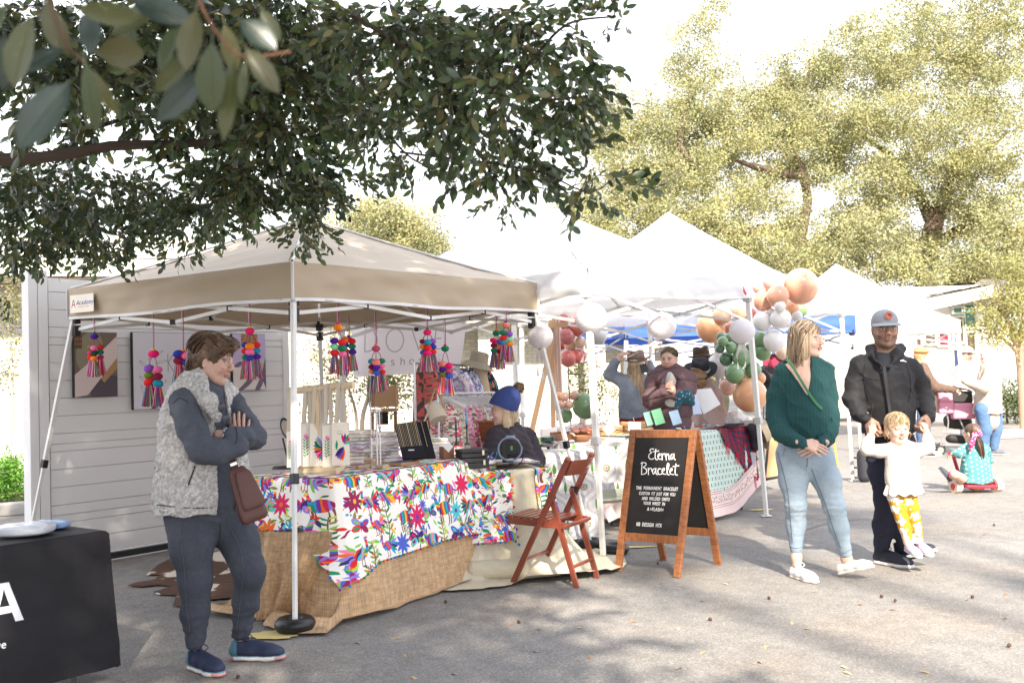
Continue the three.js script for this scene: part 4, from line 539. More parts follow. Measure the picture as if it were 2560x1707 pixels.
// ------------------------------------------------------------------ printed and embroidered cloth
const OT=['#d8195f','#f26a1b','#7a2f9c','#1f9ad6','#0f8f62','#f7b02c','#e2231a','#35256e','#46c3c9','#f07fb4','#7cc242','#4a63c4','#9a1450','#8f7fd8'];
function otomi(g,w,h,seed,cell=150){
 const r=rng(seed),pick=()=>OT[Math.floor(r()*OT.length)],brown='#8a4630';
 const leafAt=(x,y,a,L,c)=>{g.save();g.translate(x,y);g.rotate(a);g.fillStyle=c||['#0f8f62','#7cc242','#1d6b3a','#8d8b34','#b6d94c'][Math.floor(r()*5)];g.beginPath();g.moveTo(0,0);g.quadraticCurveTo(L*.5,-L*.26,L,0);g.quadraticCurveTo(L*.5,L*.26,0,0);g.fill();g.restore();};
 const striped=(path,x0,x1,y0,y1,ang=0)=>{g.save();path();g.clip();g.translate((x0+x1) / 2,(y0+y1) / 2);g.rotate(ang);const R=Math.max(x1-x0,y1-y0),n=8;let o=Math.floor(r()*OT.length);for(let i=-n;i<n;i++){g.fillStyle=OT[((o++)%OT.length+OT.length)%OT.length];const a=i*R / n;g.beginPath();g.moveTo(a,-R);for(let k=0;k<=8;k++)g.lineTo(a+Math.sin(k*2.2)*R*.02,-R+k*R / 4);for(let k=8;k>=0;k--)g.lineTo(a+R / n+2+Math.sin(k*2.2)*R*.02,-R+k*R / 4);g.fill();}g.restore();};
 const deer=(s)=>{g.strokeStyle=brown;g.lineWidth=s*.06;g.lineCap='round';for(const x of[-.28,-.16,.2,.3]){g.beginPath();g.moveTo(x*s,.1*s);g.quadraticCurveTo((x-.06)*s,.35*s,(x+.02)*s,.6*s);g.stroke();}striped(()=>{g.beginPath();g.ellipse(0,0,.38*s,.25*s,0,0,7);g.closePath();},-.4*s,.4*s,-.25*s,.25*s);striped(()=>{g.beginPath();g.moveTo(.22*s,-.1*s);g.lineTo(.42*s,-.52*s);g.lineTo(.56*s,-.46*s);g.lineTo(.42*s,.08*s);g.closePath();},.2*s,.6*s,-.5*s,.1*s,1.2);g.fillStyle=pick();g.beginPath();g.ellipse(.54*s,-.52*s,.14*s,.075*s,.3,0,7);g.fill();g.lineWidth=s*.025;for(const k of[-.1,.08]){g.beginPath();g.moveTo(.46*s,-.56*s);g.quadraticCurveTo((.4+k)*s,-.7*s,(.48+k*2)*s,-.82*s);g.stroke();}g.fillStyle='#fff';g.beginPath();g.arc(.54*s,-.54*s,.02*s,0,7);g.fill();};
 const bird=(s)=>{for(let i=0;i<7;i++){g.save();g.translate(-.12*s,.02*s);g.rotate(Math.PI+.9-i*.32);g.fillStyle=pick();g.beginPath();g.moveTo(0,0);g.quadraticCurveTo(.3*s,-.13*s,.56*s,0);g.quadraticCurveTo(.3*s,.13*s,0,0);g.fill();g.restore();}g.strokeStyle=brown;g.lineWidth=s*.035;for(const x of[-.04,.1]){g.beginPath();g.moveTo(x*s,.15*s);g.lineTo((x-.03)*s,.42*s);g.lineTo((x+.07)*s,.46*s);g.stroke();}striped(()=>{g.beginPath();g.ellipse(0,.02*s,.26*s,.2*s,-.3,0,7);g.closePath();},-.26*s,.26*s,-.2*s,.2*s,.5);striped(()=>{g.beginPath();g.moveTo(.1*s,.02*s);g.quadraticCurveTo(.36*s,-.1*s,.2*s,-.5*s);g.lineTo(.34*s,-.52*s);g.quadraticCurveTo(.5*s,-.05*s,.2*s,.18*s);g.closePath();},.1*s,.5*s,-.5*s,.2*s,1.5);g.fillStyle='#f26a1b';g.beginPath();g.moveTo(.33*s,-.54*s);g.lineTo(.46*s,-.46*s);g.lineTo(.32*s,-.44*s);g.fill();};
 const flower=(s,n=9)=>{const c=pick();for(let i=0;i<n;i++){g.save();g.rotate(i / n*TAU);g.fillStyle=c;g.beginPath();g.moveTo(0,-.05*s);g.quadraticCurveTo(.3*s,-.14*s,.52*s,0);g.quadraticCurveTo(.3*s,.14*s,0,.05*s);g.fill();g.restore();}g.fillStyle=pick();g.beginPath();g.arc(0,0,.1*s,0,7);g.fill();};
 const branch=(s)=>{g.strokeStyle=brown;g.lineWidth=s*.05;g.beginPath();g.moveTo(-.1*s,.6*s);g.quadraticCurveTo(.1*s,.1*s,0,-.5*s);g.stroke();for(let i=0;i<5;i++){const y=.45*s-i*.2*s;leafAt(0,y,-.5,.32*s);leafAt(0,y-.06*s,Math.PI+.5,.32*s);}};
 const grapes=(s)=>{for(let i=0;i<16;i++){g.fillStyle=pick();const a=r()*7,k=r()*.26*s;g.beginPath();g.arc(Math.cos(a)*k,Math.sin(a)*k,.085*s,0,7);g.fill();}leafAt(.1*s,-.25*s,-.7,.4*s);leafAt(-.1*s,-.25*s,-2.4,.4*s);};
 const fly=(s)=>{for(const k of[-1,1])for(const[a,L]of[[-.5,.5],[.4,.4]]){g.save();g.scale(k,1);g.rotate(a);g.fillStyle=pick();g.beginPath();g.ellipse(.26*s,0,L*.55*s,.13*s,0,0,7);g.fill();g.fillStyle=pick();g.beginPath();g.ellipse(.28*s,0,L*.26*s,.06*s,0,0,7);g.fill();g.restore();}g.fillStyle='#35256e';g.beginPath();g.ellipse(0,0,.035*s,.22*s,0,0,7);g.fill();};
 g.fillStyle='#f4efe6';g.fillRect(0,0,w,h);
 for(let k=0;k<w*h / 3300;k++)leafAt(r()*w,r()*h,r()*7,30+r()*44,r()<.45?pick():null);for(let k=0;k<w*h / 26000;k++){g.save();g.translate(r()*w,r()*h);g.rotate(r()*6);(r()<.5?flower:branch)(cell*.5);g.restore();}
 const nx=Math.round(w / cell),ny=Math.round(h / cell),M=[deer,bird,flower,branch,grapes,fly,bird,deer];let q=0;
 for(let j=0;j<ny;j++)for(let i=0;i<nx;i++){const x=(i+.5+(r()-.5)*.3+(j%2)*.3)*w / nx,y=(j+.5+(r()-.5)*.25)*h / ny;g.save();g.translate(x,y);g.rotate((r()-.5)*.35);if(r()<.5)g.scale(-1,1);M[(q++*3+(r()*2|0))%M.length](cell*(1.0+.25*r()));g.restore();}
 for(let k=0;k<w*h / 30000;k++){const x=r()*w,y=r()*h;g.fillStyle=pick();g.beginPath();g.arc(x,y,3+r()*4,0,7);g.fill();}
}
const TX=2.4,TY=1.2;
const otomiTex=canvasTex(2048,1024,(g,w,h)=>otomi(g,w,h,12,122),true);
const otomiTex2=canvasTex(1024,1024,(g,w,h)=>otomi(g,w,h,77,160),true);
const threads=dataTex(256,256,(u,v)=>.5+.25*Math.sin(u*TAU*64)*Math.sin(v*TAU*64)+.2*(noise(u*90,v*90,1,90)-.5),false);
const burlapTex=dataTex(512,512,(u,v)=>{const a=Math.abs(Math.sin(u*Math.PI*96+.6*noise(u*30,v*60,1))),b=Math.abs(Math.sin(v*Math.PI*96+.6*noise(u*60,v*30,2))),n=.82+.2*(fbm(u*20,v*20,1)-.5)+.12*(noise(u*6,v*96,5)-.5)+.12*(noise(u*96,v*6,6)-.5),l=(.6+.3*Math.max(a,b))*n;return[l*1.05,l*.9,l*.72];});
const otoMat=mat(white,.85,{map:otomiTex,bumpMap:threads,bumpScale:.0006}),otoMat2=mat(white,.85,{map:otomiTex2}),burMat=mat(lin(1.05,.98,.9),.95,{map:burlapTex,bumpMap:burlapTex,bumpScale:.002});
/** cloth over a rectangular table: origin corner o, edges a (along the front) and b (to the back), height h; drop(side, s) metres; side 0 front, 1 right, 2 back, 3 left */
function cloth(o,a,b,h,drop,opt={}){
 const A=a.length(),B=b.length(),ad=a.clone().normalize(),bd=b.clone().normalize(),per=2*(A+B),n=opt.n||Math.round(per / .02),nv=opt.nv||26,rc=opt.round||.03;
 const at=(s)=>{s=((s%per)+per)%per;let p,out,side,k;if(s<A){p=o.clone().addScaledVector(ad,s);out=bd.clone().negate();side=0;k=s / A;}else if(s<A+B){p=o.clone().add(a).addScaledVector(bd,s-A);out=ad.clone();side=1;k=(s-A) / B;}else if(s<2*A+B){p=o.clone().add(a).add(b).addScaledVector(ad,-(s-A-B));out=bd.clone();side=2;k=(s-A-B) / A;}else{p=o.clone().add(b).addScaledVector(bd,-(s-2*A-B));out=ad.clone().negate();side=3;k=(s-2*A-B) / B;}return{p,out,side,k};};
 const outAt=(s)=>{const v=V(0,0,0);for(let i=-3;i<=3;i++)v.add(at(s+i*(opt.soft||.035)).out);return v.normalize();};
 const s0=opt.s0??0,s1=opt.s1??per,u0=opt.u0||0,v0=opt.v0||0,sx=opt.sx||1,sy=opt.sy||1,seed=opt.seed||0,hem=[];
 const g=gridGeo(n,nv,(u,v)=>{const s=lerp(s0,s1,u),q=at(s),out=outAt(s),dr=drop(q.side,q.k,s),p=q.p.clone().setY(h);const f=opt.fold??.03,fr=opt.freq||7,ph=s*fr+1.5*fbm(s*2+seed,seed,0)*3;
 const wave=(Math.sin(ph)*.6+Math.sin(ph*2.3+1+v*.8)*.25+(fbm(s*6+seed,v*3,seed)-.5)*1.2)*f*Math.pow(v,.8)*(opt.foldAt?opt.foldAt(q.side,q.k):1);
 const vv=v*dr,turn=Math.min(1,vv / (rc*1.57)),arc=Math.min(vv,rc*1.57); // rolls over the edge
 const flare=(opt.flare??.06)*Math.pow(Math.max(0,vv-rc),opt.bow||1)*(opt.flareAt?opt.flareAt(q.side,q.k):1);p.addScaledVector(out,rc*Math.sin(turn*1.57)+flare+wave+(opt.off||0));p.y=h-rc*(1-Math.cos(turn*1.57))-Math.max(0,vv-rc*1.57)*(opt.len||1);if(p.y<(opt.floor??.012)){const over=(opt.floor??.012)-p.y;p.y=(opt.floor??.012)+.006+.05*Math.max(0,Math.sin(over*18+ph))*Math.min(1,over*8);p.addScaledVector(out,over*.8);}
 if(v===1)hem.push(p.clone());return{p,uv:[(s+u0) / sx,(v0-vv) / sy]};});
 g.userData.hem=hem;
 const topG=gridGeo(16,8,(u,v)=>{const p=o.clone().addScaledVector(a,u).addScaledVector(b,v).setY(h+.0005+(opt.topUp||0)+.004*(fbm(u*4+seed,v*3,seed)-.5)*Math.sin(u*Math.PI)*Math.sin(v*Math.PI));return{p,uv:[(u*A+u0) / sx,(v*B+v0) / sy]};});
 return{g:merge([g,topG]),hem};
}
const pomG=new THREE.SphereGeometry(1,8,6),pomMats=['#d8195f','#f29a1b','#7a4fb0','#1f7fd6','#0f8f52','#f26a1b','#35a0d0'].map((c)=>mat(c,1));
function pompoms(t,hem,step,r,from=0,to=1,seed=1){const rr=rng(seed);let acc=0,k=Math.floor(hem.length*from);for(let i=k+1;i<hem.length*to;i++){acc+=hem[i].distanceTo(hem[i-1]);if(acc>step){acc=0;const m=part(t,'pompom',pomG,pomMats[Math.floor(rr()*pomMats.length)]);m.position.copy(hem[i]).add(V(0,-r*.7,0)).sub(t.position);m.scale.setScalar(r*(.9+.3*rr()));}}}
function plainTable(o,a,b,h,label){const t=thing('folding_table',label,'table',o.clone().setY(0));const c=o.clone().addScaledVector(a,.5).addScaledVector(b,.5);const m=frame(c.setY(h-.025),a.clone().normalize(),V(0,1,0),a.clone().normalize().cross(V(0,1,0)));wpart(t,'tabletop',box(a.length()-.02,.035,b.length()-.02,0,0,0,.008).applyMatrix4(m),mat(lin(.5,.5,.5),.6));for(const[i,j]of[[.07,.1],[.93,.1],[.07,.9],[.93,.9]]){const p=o.clone().addScaledVector(a,i).addScaledVector(b,j);wpart(t,'leg',rod(p.clone().setY(0),p.clone().setY(h-.05),.014,.014,8),mat(lin(.1,.1,.1),.5));}return t;}
// ---- main embroidery table
const MT={o:W(-1.10,5.97),a:V(.53,0,-.848).normalize().multiplyScalar(1.7),b:V(-.848,0,-.53).normalize().multiplyScalar(.66),h:.82};
plainTable(MT.o,MT.a,MT.b,MT.h,'folding table under the burlap and the embroidered cloth');
{
 const t=thing('burlap_cloth','brown burlap table skirt puddling on the asphalt under the embroidered cloth','tablecloth',MT.o.clone().setY(0)),A=1.7,B=.66,per=2*(A+B);
 const c=cloth(MT.o,MT.a,MT.b,MT.h,(s,k)=>.88+(s===3?.22:0),{s0:per-B-.1,s1:per+A+.3,sx:.5,sy:.5,fold:.045,freq:5,seed:4,flare:.13,foldAt:(s,k)=>s===3?3:.6-.2*k,n:150,nv:40,flareAt:(s,k)=>s===3?1:1.1,off:.004,soft:.03});
 wpart(t,'skirt',c.g,burMat);
 // the loose swag thrown toward the canopy leg
 const p0=G(690,1400,.25),sw=thing('burlap_swag','loose end of burlap fanned out on the ground at the table corner','cloth',G(650,1570).setY(0));
 const e0=P(660,1330,5.95),e1=P(830,1330,5.8),f0=G(636,1562),f1=G(745,1535);
 wpart(sw,'fold',gridGeo(40,30,(u,v)=>{const p=e0.clone().lerp(e1,u).lerp(f0.clone().lerp(f1,u),v);p.y=lerp(lerp(e0.y,e1.y,u),.015,Math.pow(v,.75));const w=Math.sin(u*10+v*4)*.035+.02*Math.sin(u*23-v*3);p.addScaledVector(V(.1,.4,.9),w*(.4+v*.5));p.y=Math.max(.012,p.y);return{p,uv:[u*1.2,v*1.5]};}),burMat);
}
{
 const t=thing('embroidered_cloth','white cloth embroidered with bright animals and flowers, pompom edge, over burlap','tablecloth',MT.o.clone().setY(0)),A=1.7,B=.66,per=2*(A+B);
 const c=cloth(MT.o,MT.a,MT.b,MT.h+.004,(s,k)=>s===3?.31+.02*Math.sin(k*5)+.3*clamp((k-.8) / .2,0,1):s===0?.53+.11*clamp(1-k / .16,0,1)+.012*Math.sin(k*8):.3,{s0:per-B-.02,s1:per+A-.01,sx:TX,sy:TY,u0:.9,v0:.1,fold:.022,freq:4.2,seed:9,flare:.16,foldAt:(s,k)=>s===3?1.6:.8,n:170,nv:30,off:.02,soft:.03,topUp:.002});
 wpart(t,'cloth',c.g,otoMat);pompoms(t,c.hem,.032,.0085,0,1,3);
}
// ---- the jewellery table beside it
const JT={o:W(-.4,7.2),a:V(.97,0,-.24).normalize().multiplyScalar(.6),b:V(-.24,0,-.97).normalize().multiplyScalar(.42),h:.725};
plainTable(JT.o,JT.a,JT.b,JT.h,'small folding table under the cream felt and embroidered cloth');
{
 const per=2*(.6+.42),f=thing('cream_felt_cloth','thick cream felt cloth hanging to the ground beside the wooden chair','tablecloth',JT.o.clone().setY(0));
 const felt=mat(lin(.62,.56,.42),1,{bumpMap:dataTex(256,256,(u,v)=>fbm(u*50,v*50,1,3),false),bumpScale:.004});
 const c=cloth(JT.o,JT.a,JT.b,JT.h,()=>.86,{s0:0,s1:.6+.36,fold:.05,freq:8,seed:14,flare:.72,bow:2.2,n:110,nv:36,soft:.05,round:.04});wpart(f,'felt',c.g,felt);
 wpart(f,'floor_fold',(()=>{const a=G(1200,1445),b=G(1290,1455),g=new THREE.CapsuleGeometry(.07,.3,8,16);const p=g.attributes.position;for(let i=0;i<p.count;i++){const k=1+.35*(fbm(p.getX(i)*14,p.getY(i)*9,p.getZ(i)*14)-.5);p.setXYZ(i,p.getX(i)*k,p.getY(i),p.getZ(i)*k*1.2);}g.computeVertexNormals();g.rotateZ(Math.PI / 2);g.translate((a.x+b.x) / 2,.07,(a.z+b.z) / 2);return g;})(),felt);
 wpart(f,'trailing_end',gridGeo(24,8,(u,v)=>{const p=G(1320,1430).lerp(G(1412,1425),u);p.z-=v*.16;p.y=.02+.04*Math.abs(Math.sin(u*6))*Math.sin(v*Math.PI);return{p};}),felt);
 const e=thing('embroidered_runner','embroidered white cloth with pompoms over the small jewellery table','tablecloth',JT.o.clone().setY(0));
 const c1=cloth(JT.o,JT.a,JT.b,JT.h+.006,(s,k)=>.5,{s0:.06,s1:.35,sx:.8,sy:.8,u0:.2,v0:.0,fold:.012,seed:21,flare:.75,bow:2.2,off:.05,n:40,soft:.05,topUp:.03});wpart(e,'front_panel',c1.g,otoMat2);pompoms(e,c1.hem,.032,.009,0,1,8);
 const side=[];for(let i=0;i<=20;i++){const s=.35,out=JT.b.clone().normalize().negate();const dr=i / 20*.5;side.push(JT.o.clone().addScaledVector(JT.a.clone().normalize(),s+.008).addScaledVector(out,.085+.75*Math.pow(Math.max(0,dr-.03),2.2)).setY(JT.h-dr));}pompoms(e,side,.05,.009,0,1,9);
 const c2=cloth(JT.o,JT.a,JT.b,JT.h+.006,()=>.4,{s0:.5,s1:.88,sx:.8,sy:.8,u0:.5,v0:.5,fold:.015,seed:23,flare:.7,bow:2.2,off:.055,n:36,soft:.06,topUp:.04});wpart(e,'side_panel',c2.g,otoMat2);pompoms(e,c2.hem,.03,.008,0,1,10);
}
// ---- black table at the near left
const onPlane=(px,py,p0,n)=>{const r=ray(px,py),t=p0.clone().sub(camera.position).dot(n) / r.dot(n);return r.multiplyScalar(t).add(camera.position);};
{
 const o=W(-2.0,4.86),a=U.clone().negate().multiplyScalar(1.85),b=V(-.787,0,-.617).multiplyScalar(.72); // corner, running toward the camera's left
 plainTable(o,a,b,.705,'folding table under the black branded cloth');
 const per=2*(1.85+.72),n=V(.787,0,.617);
 const pt=(px,py)=>{const q=onPlane(px,py,o.clone().addScaledVector(n,.06),n),s=q.clone().sub(o).dot(U)*-1;return[s,q.y];};
 const[sa,ya]=pt(62,1550),[sb,yb]=pt(52,1452),[sc,yc]=pt(18,1620),hA=yb-ya;
 const tex=canvasTex(1536,1024,(g,w,h)=>{ // the long face: 1.85 m wide, 0.72 m high, mirrored because s runs to the left
 g.fillStyle='#131117';g.fillRect(0,0,w,h);const X=(s)=>w*(1-s / 1.85),Y=(y)=>h*(1-y / .72),r=rng(3);
 g.fillStyle='#f2f2f4';const px=w / 1.85,py=h / .72;g.save();g.translate(X(sa),Y(ya));const fs=hA*py / .72;g.scale(px / py,1);g.font='bold '+Math.round(fs)+'px sans-serif';g.textAlign='right';g.fillText('A',0,0);g.restore();
 g.save();g.translate(X(sc),Y(yc));g.scale(px / py,1);g.font='bold '+Math.round(.042*py)+'px sans-serif';g.textAlign='right';g.fillText('ve',0,0);g.restore();});
 const t=thing('black_tablecloth','black table cover with large white letter A at the edge of the picture','tablecloth',o.clone().setY(0));
 const blk=mat(lin(.009,.0085,.011),.75,{bumpMap:dataTex(256,256,(u,v)=>fbm(u*9+v*5,v*7-u*3,1,4),false),bumpScale:.006});
 const front=cloth(o,a,b,.71,()=>.655,{s0:.0,s1:1.85,fold:.02,freq:3,seed:31,flare:.05,n:110,off:.004,soft:.02,round:.02}); // front face with print
 const g=front.g,uv=g.attributes.uv,pos=g.attributes.position;for(let i=0;i<uv.count;i++){const s=V(pos.getX(i),0,pos.getZ(i)).sub(o).dot(U)*-1;uv.setXY(i,1-s / 1.85,pos.getY(i) / .72);}
 wpart(t,'printed_face',g,mat(white,.75,{map:tex,bumpMap:blk.bumpMap,bumpScale:.004}));
 const end=cloth(o,a,b,.7085,()=>.66,{s0:per-.72,s1:per+.02,fold:.02,freq:6,seed:33,flare:.04,n:60,soft:.02,round:.02});wpart(t,'end_face',end.g,blk);
 // bagged folded shirts on top
 const bag=(name,label,px,py,D,w,d,h,col,seed)=>{const c=P(px,py,D);c.y=.71;const q=thing(name,label,'bagged shirt',c);const gg=new THREE.SphereGeometry(1,40,24),p=gg.attributes.position;for(let i=0;i<p.count;i++){let x=p.getX(i),y=p.getY(i),z=p.getZ(i);const k=.82+.4*fbm(x*2.2+seed,y*2+3,z*2.2,4),sq=1 / Math.pow(Math.pow(Math.abs(x),4)+Math.pow(Math.abs(z),4)+Math.pow(Math.abs(y),4)+1e-6,.25);p.setXYZ(i,x*w*sq*.9,Math.max(0,(y*.5+.5)*h*k*1.2),z*d*sq*.9*(.9+.2*k));}gg.computeVertexNormals();part(q,'shirt',gg,mat(col,.35,{clearcoat:.8,clearcoatRoughness:.25}));};
 bag('bagged_shirt','pale grey shirt folded in clear plastic on the black table',60,1335,4.75,.14,.1,.055,lin(.62,.64,.68),2);bag('bagged_shirt','blue shirt folded in clear plastic on the black table',122,1325,4.95,.105,.06,.04,lin(.2,.32,.58),5);
}
{ // cow hide rug
 const t=thing('cowhide_rug','brown and white cowhide rug lying on the asphalt by the wall','rug',G(500,1440).setY(0));
 const o=[[318,1467],[345,1459],[385,1453],[400,1440],[365,1441],[395,1415],[420,1402],[470,1398],[560,1380],[640,1400],[668,1440],[640,1495],[560,1500],[505,1505],[448,1520],[432,1518],[440,1492],[395,1490],[383,1484],[430,1470],[400,1466],[350,1470]].map(([x,y])=>G(x,y));
 const s=new THREE.Shape(o.map((p)=>new THREE.Vector2(p.x,-p.z))),g=new THREE.ExtrudeGeometry(s,{depth:.004,bevelEnabled:false});g.rotateX(-Math.PI / 2);g.translate(0,.01,0);
 const uv=g.attributes.uv,p=g.attributes.position;for(let i=0;i<uv.count;i++)uv.setXY(i,p.getX(i)*.45,p.getZ(i)*.45);
 wpart(t,'hide',g,mat(white,.8,{map:dataTex(512,512,(u,v)=>{const n=fbm(u*7,v*7,3,4),w=smooth(.58,.62,n),st=.75+.5*noise(u*30,v*200,3);return[lerp(.32*st,.86,w),lerp(.2*st,.82,w),lerp(.13*st,.76,w)];})}));
}
// ------------------------------------------------------------------ folding chair and chalkboard sign
{
 const A=G(1281,1461),fw=V(-.89,0,-.46),sd=V(.466,0,-.885),t=thing('folding_chair','reddish wooden folding chair with slatted seat in front of the cream felt','chair',A.clone().setY(0));
 const wood=mat(lin(.2,.045,.022),.38,{bumpMap:rep(grain,2,2),bumpScale:.001,clearcoat:.25}),metal=mat(lin(.03,.028,.028),.4,{metalness:.6});
 const at=(b,s,y)=>A.clone().addScaledVector(fw,-b).addScaledVector(sd,s).setY(y),w=.40;
 const longs=[0,w].map((s)=>wpart(t,'back_post',bar(at(0,s,0),at(.44,s,.84),.04,.022,fw,.004),wood));
 const shorts=[.03,w-.03].map((s)=>wpart(t,'rear_leg',bar(at(.46,s,0),at(.29,s,.61),.038,.02,fw,.004),wood));
 [0,w].forEach((s,i)=>{wpart(longs[i],'hinge',box(.05,.05,.03,0,0,0,.008).applyMatrix4(frame(at(.305,s+(i?-.022:.022),.6),fw,V(0,1,0),sd)),metal);wpart(longs[i],'rounded_end',new THREE.SphereGeometry(.021,10,8).translate(...at(.44,s,.84).toArray()),wood);});
 for(const s of[.028,w-.028])wpart(t,'seat_rail',bar(at(-.03,s,.425),at(.40,s,.40),.045,.018,V(0,1,0),.004),wood);
 for(let k=0;k<8;k++)wpart(t,'seat_slat',bar(at(-.02+k*.048,.02,.455-k*.003),at(-.02+k*.048,w-.02,.455-k*.003),.038,.014,fw,.003),wood);
 wpart(t,'backrest',gridGeo(20,6,(u,v)=>({p:at(.395+v*.05+.045*Math.sin(u*Math.PI),.01+u*(w-.02),.73+v*.1)})),wood);
 wpart(t,'backrest_rear',gridGeo(20,6,(u,v)=>({p:at(.413+v*.05+.045*Math.sin(u*Math.PI),.01+u*(w-.02),.73+v*.1)})),wood);
 wpart(t,'backrest_edge',gridGeo(20,1,(u,v)=>({p:at(.445+v*.018+.045*Math.sin(u*Math.PI),.01+u*(w-.02),.83)})),wood);
 wpart(t,'front_stretcher',rod(at(.085,0,.165),at(.085,w,.165),.012),wood);wpart(t,'rear_stretcher',rod(at(.425,.02,.13),at(.425,w-.02,.13),.012),wood);wpart(t,'seat_dowel',rod(at(.40,-.01,.40),at(.40,w+.01,.40),.014),wood);
 wpart(t,'hand_slot',(()=>{const g=new THREE.SphereGeometry(.02,14,8);g.scale(2,.55,.25);return g.applyMatrix4(frame(at(.475,w*.62,.775),sd,V(0,1,0),fw.clone().negate()));})(),mat(lin(.5,.45,.4),.8));
}
function scriptLine(g,words,x,y,s,wd){ // brush lettering from pen strokes
 const S={E:[[[.5,-.95],[.25,-1.0],[.1,-.8],[.35,-.62],[.1,-.55],[-.02,-.25],[.2,0],[.5,-.12]],.5],B:[[[.1,-1.05],[.06,-.5],[.04,0]],[[.0,-.95],[.4,-1.05],[.5,-.8],[.12,-.58],[.5,-.5],[.5,-.1],[.05,0]],.6],t:[[[.2,-.95],[.12,-.4],[.14,-.04],[.34,-.02]],[[-.06,-.72],[.46,-.8]],.34],e:[[[.02,-.3],[.28,-.4],[.22,-.6],[.04,-.46],[.06,-.08],[.4,-.06]],.38],r:[[[.04,-.56],[.06,0]],[[.06,-.36],[.2,-.58],[.34,-.5],[.36,-.3]],.38],n:[[[.04,-.56],[.06,.02]],[[.07,-.34],[.24,-.6],[.3,-.35],[.3,0],[.42,-.08]],.42],a:[[[.32,-.5],[.1,-.52],[.02,-.2],[.14,0],[.32,-.4]],[[.34,-.54],[.32,-.1],[.46,-.02]],.46],c:[[[.32,-.48],[.12,-.56],[.02,-.25],[.14,0],[.4,-.1]],.38],l:[[[.06,-.2],[.3,-.8],[.2,-1.05],[.08,-.8],[.1,-.05],[.3,-.02]],.3]};
 g.lineCap='round';g.lineJoin='round';g.lineWidth=wd;let cx=x;for(const ch of words){const def=S[ch],adv=def[def.length-1],strokes=def.slice(0,-1);for(const st of strokes){g.beginPath();st.forEach(([a,b],i)=>{const X=cx+a*s-b*s*-.12,Y=y+b*s;if(!i)g.moveTo(X,Y);else{const[pa,pb]=st[i-1];const PX=cx+pa*s-pb*s*-.12,PY=y+pb*s;g.quadraticCurveTo(PX,PY,(PX+X) / 2,(PY+Y) / 2);if(i===st.length-1)g.lineTo(X,Y);}});g.stroke();}cx+=adv*s;}return cx;
}
{
 const FL=G(1546,1428),FR=G(1693,1444),RL=G(1660,1400),RR=G(1796,1412),H=.985,TL=W(.86,7.26,H),TR=W(1.255,7.03,H);
 const wood=mat(lin(.34,.135,.055),.5,{bumpMap:rep(grain,2,2),bumpScale:.001,map:dataTex(128,512,(u,v)=>{const n=.82+.3*noise(u*10,v*90+3*noise(u*3,v*6),1)-.2*smooth(.8,.95,noise(u*4+9,v*8,7));return[n,n*.97,n*.93];})}),t=thing('chalkboard_sign','wooden framed chalkboard sandwich sign lettered in white beside the chair','sign',FL.clone().lerp(RR,.5).setY(0));
 const boardTex=canvasTex(768,1280,(g,w,h)=>{g.fillStyle='#1a1716';g.fillRect(0,0,w,h);const r=rng(6);for(let k=0;k<60;k++){g.save();g.translate(w*(.2+.6*r()),h*(.15+.75*r()));g.rotate(-.3);g.fillStyle='rgba(190,195,215,.012)';g.beginPath();g.ellipse(0,0,40+120*r(),20+60*r(),0,0,7);g.fill();g.restore();}
 g.strokeStyle=g.fillStyle='#f3f1ee';scriptLine(g,'Eterna',222,300,150,13);scriptLine(g,'Bracelet',140,500,158,13);
 const cap=(s,x,y,size,sx)=>{g.save();g.translate(x,y);g.scale(sx,1);g.font=size+'px sans-serif';g.lineWidth=3;g.textAlign='center';g.fillText(s,0,0);g.strokeText(s,0,0);g.restore();};
 cap('THE  PERMANENT  BRACELET',384,700,58,.78);cap('CUSTOM  FIT  JUST  FOR  YOU',395,770,54,.72);cap('AND  WELDED  ONTO',384,836,54,.76);cap('YOUR  WRIST  IN',370,898,54,.76);cap('A >FLASH<',395,975,60,.82);cap('KB  DESIGN  HTX',330,1180,62,.78);});
 const side=(a,b,c,d,tex,dir)=>{ // feet a,b  tops c,d
 const out=b.clone().sub(a).cross(V(0,1,0)).normalize().multiplyScalar(dir),wd=b.clone().sub(a).normalize();
 const p1=wpart(t,'frame_post',bar(a,c,.05,.03,wd,.004),wood),p2=wpart(t,'frame_post',bar(b,d,.05,.03,wd,.004),wood);
 const L=(k,off=0)=>a.clone().lerp(c,k).addScaledVector(wd,off),R=(k,off=0)=>b.clone().lerp(d,k).addScaledVector(wd,off);
 wpart(t,'rail',bar(L(.97,.026),R(.97,-.026),.055,.026,V(0,1,0),.003),wood);wpart(t,'rail',bar(L(.245,.026),R(.245,-.026),.055,.026,V(0,1,0),.003),wood);
 const g=gridGeo(1,1,(u,v)=>({p:L(lerp(.27,.945,v),.02).lerp(R(lerp(.27,.945,v),-.02),u),uv:[u,v]}));wpart(t,'chalkboard',g,tex?mat(white,.7,{map:boardTex}):mat(lin(.012,.011,.011),.7));
 };
 side(FL,FR,TL,TR,true,1);const off=V(.02,0,-.02);side(RL,RR,TL.clone().add(off),TR.clone().add(off),false,-1);
 wpart(t,'hinge',box(.03,.01,.06,(TL.x*.25+TR.x*.75),H+.008,(TL.z*.25+TR.z*.75),.002),mat(lin(.3,.25,.2),.4,{metalness:.6}));
}
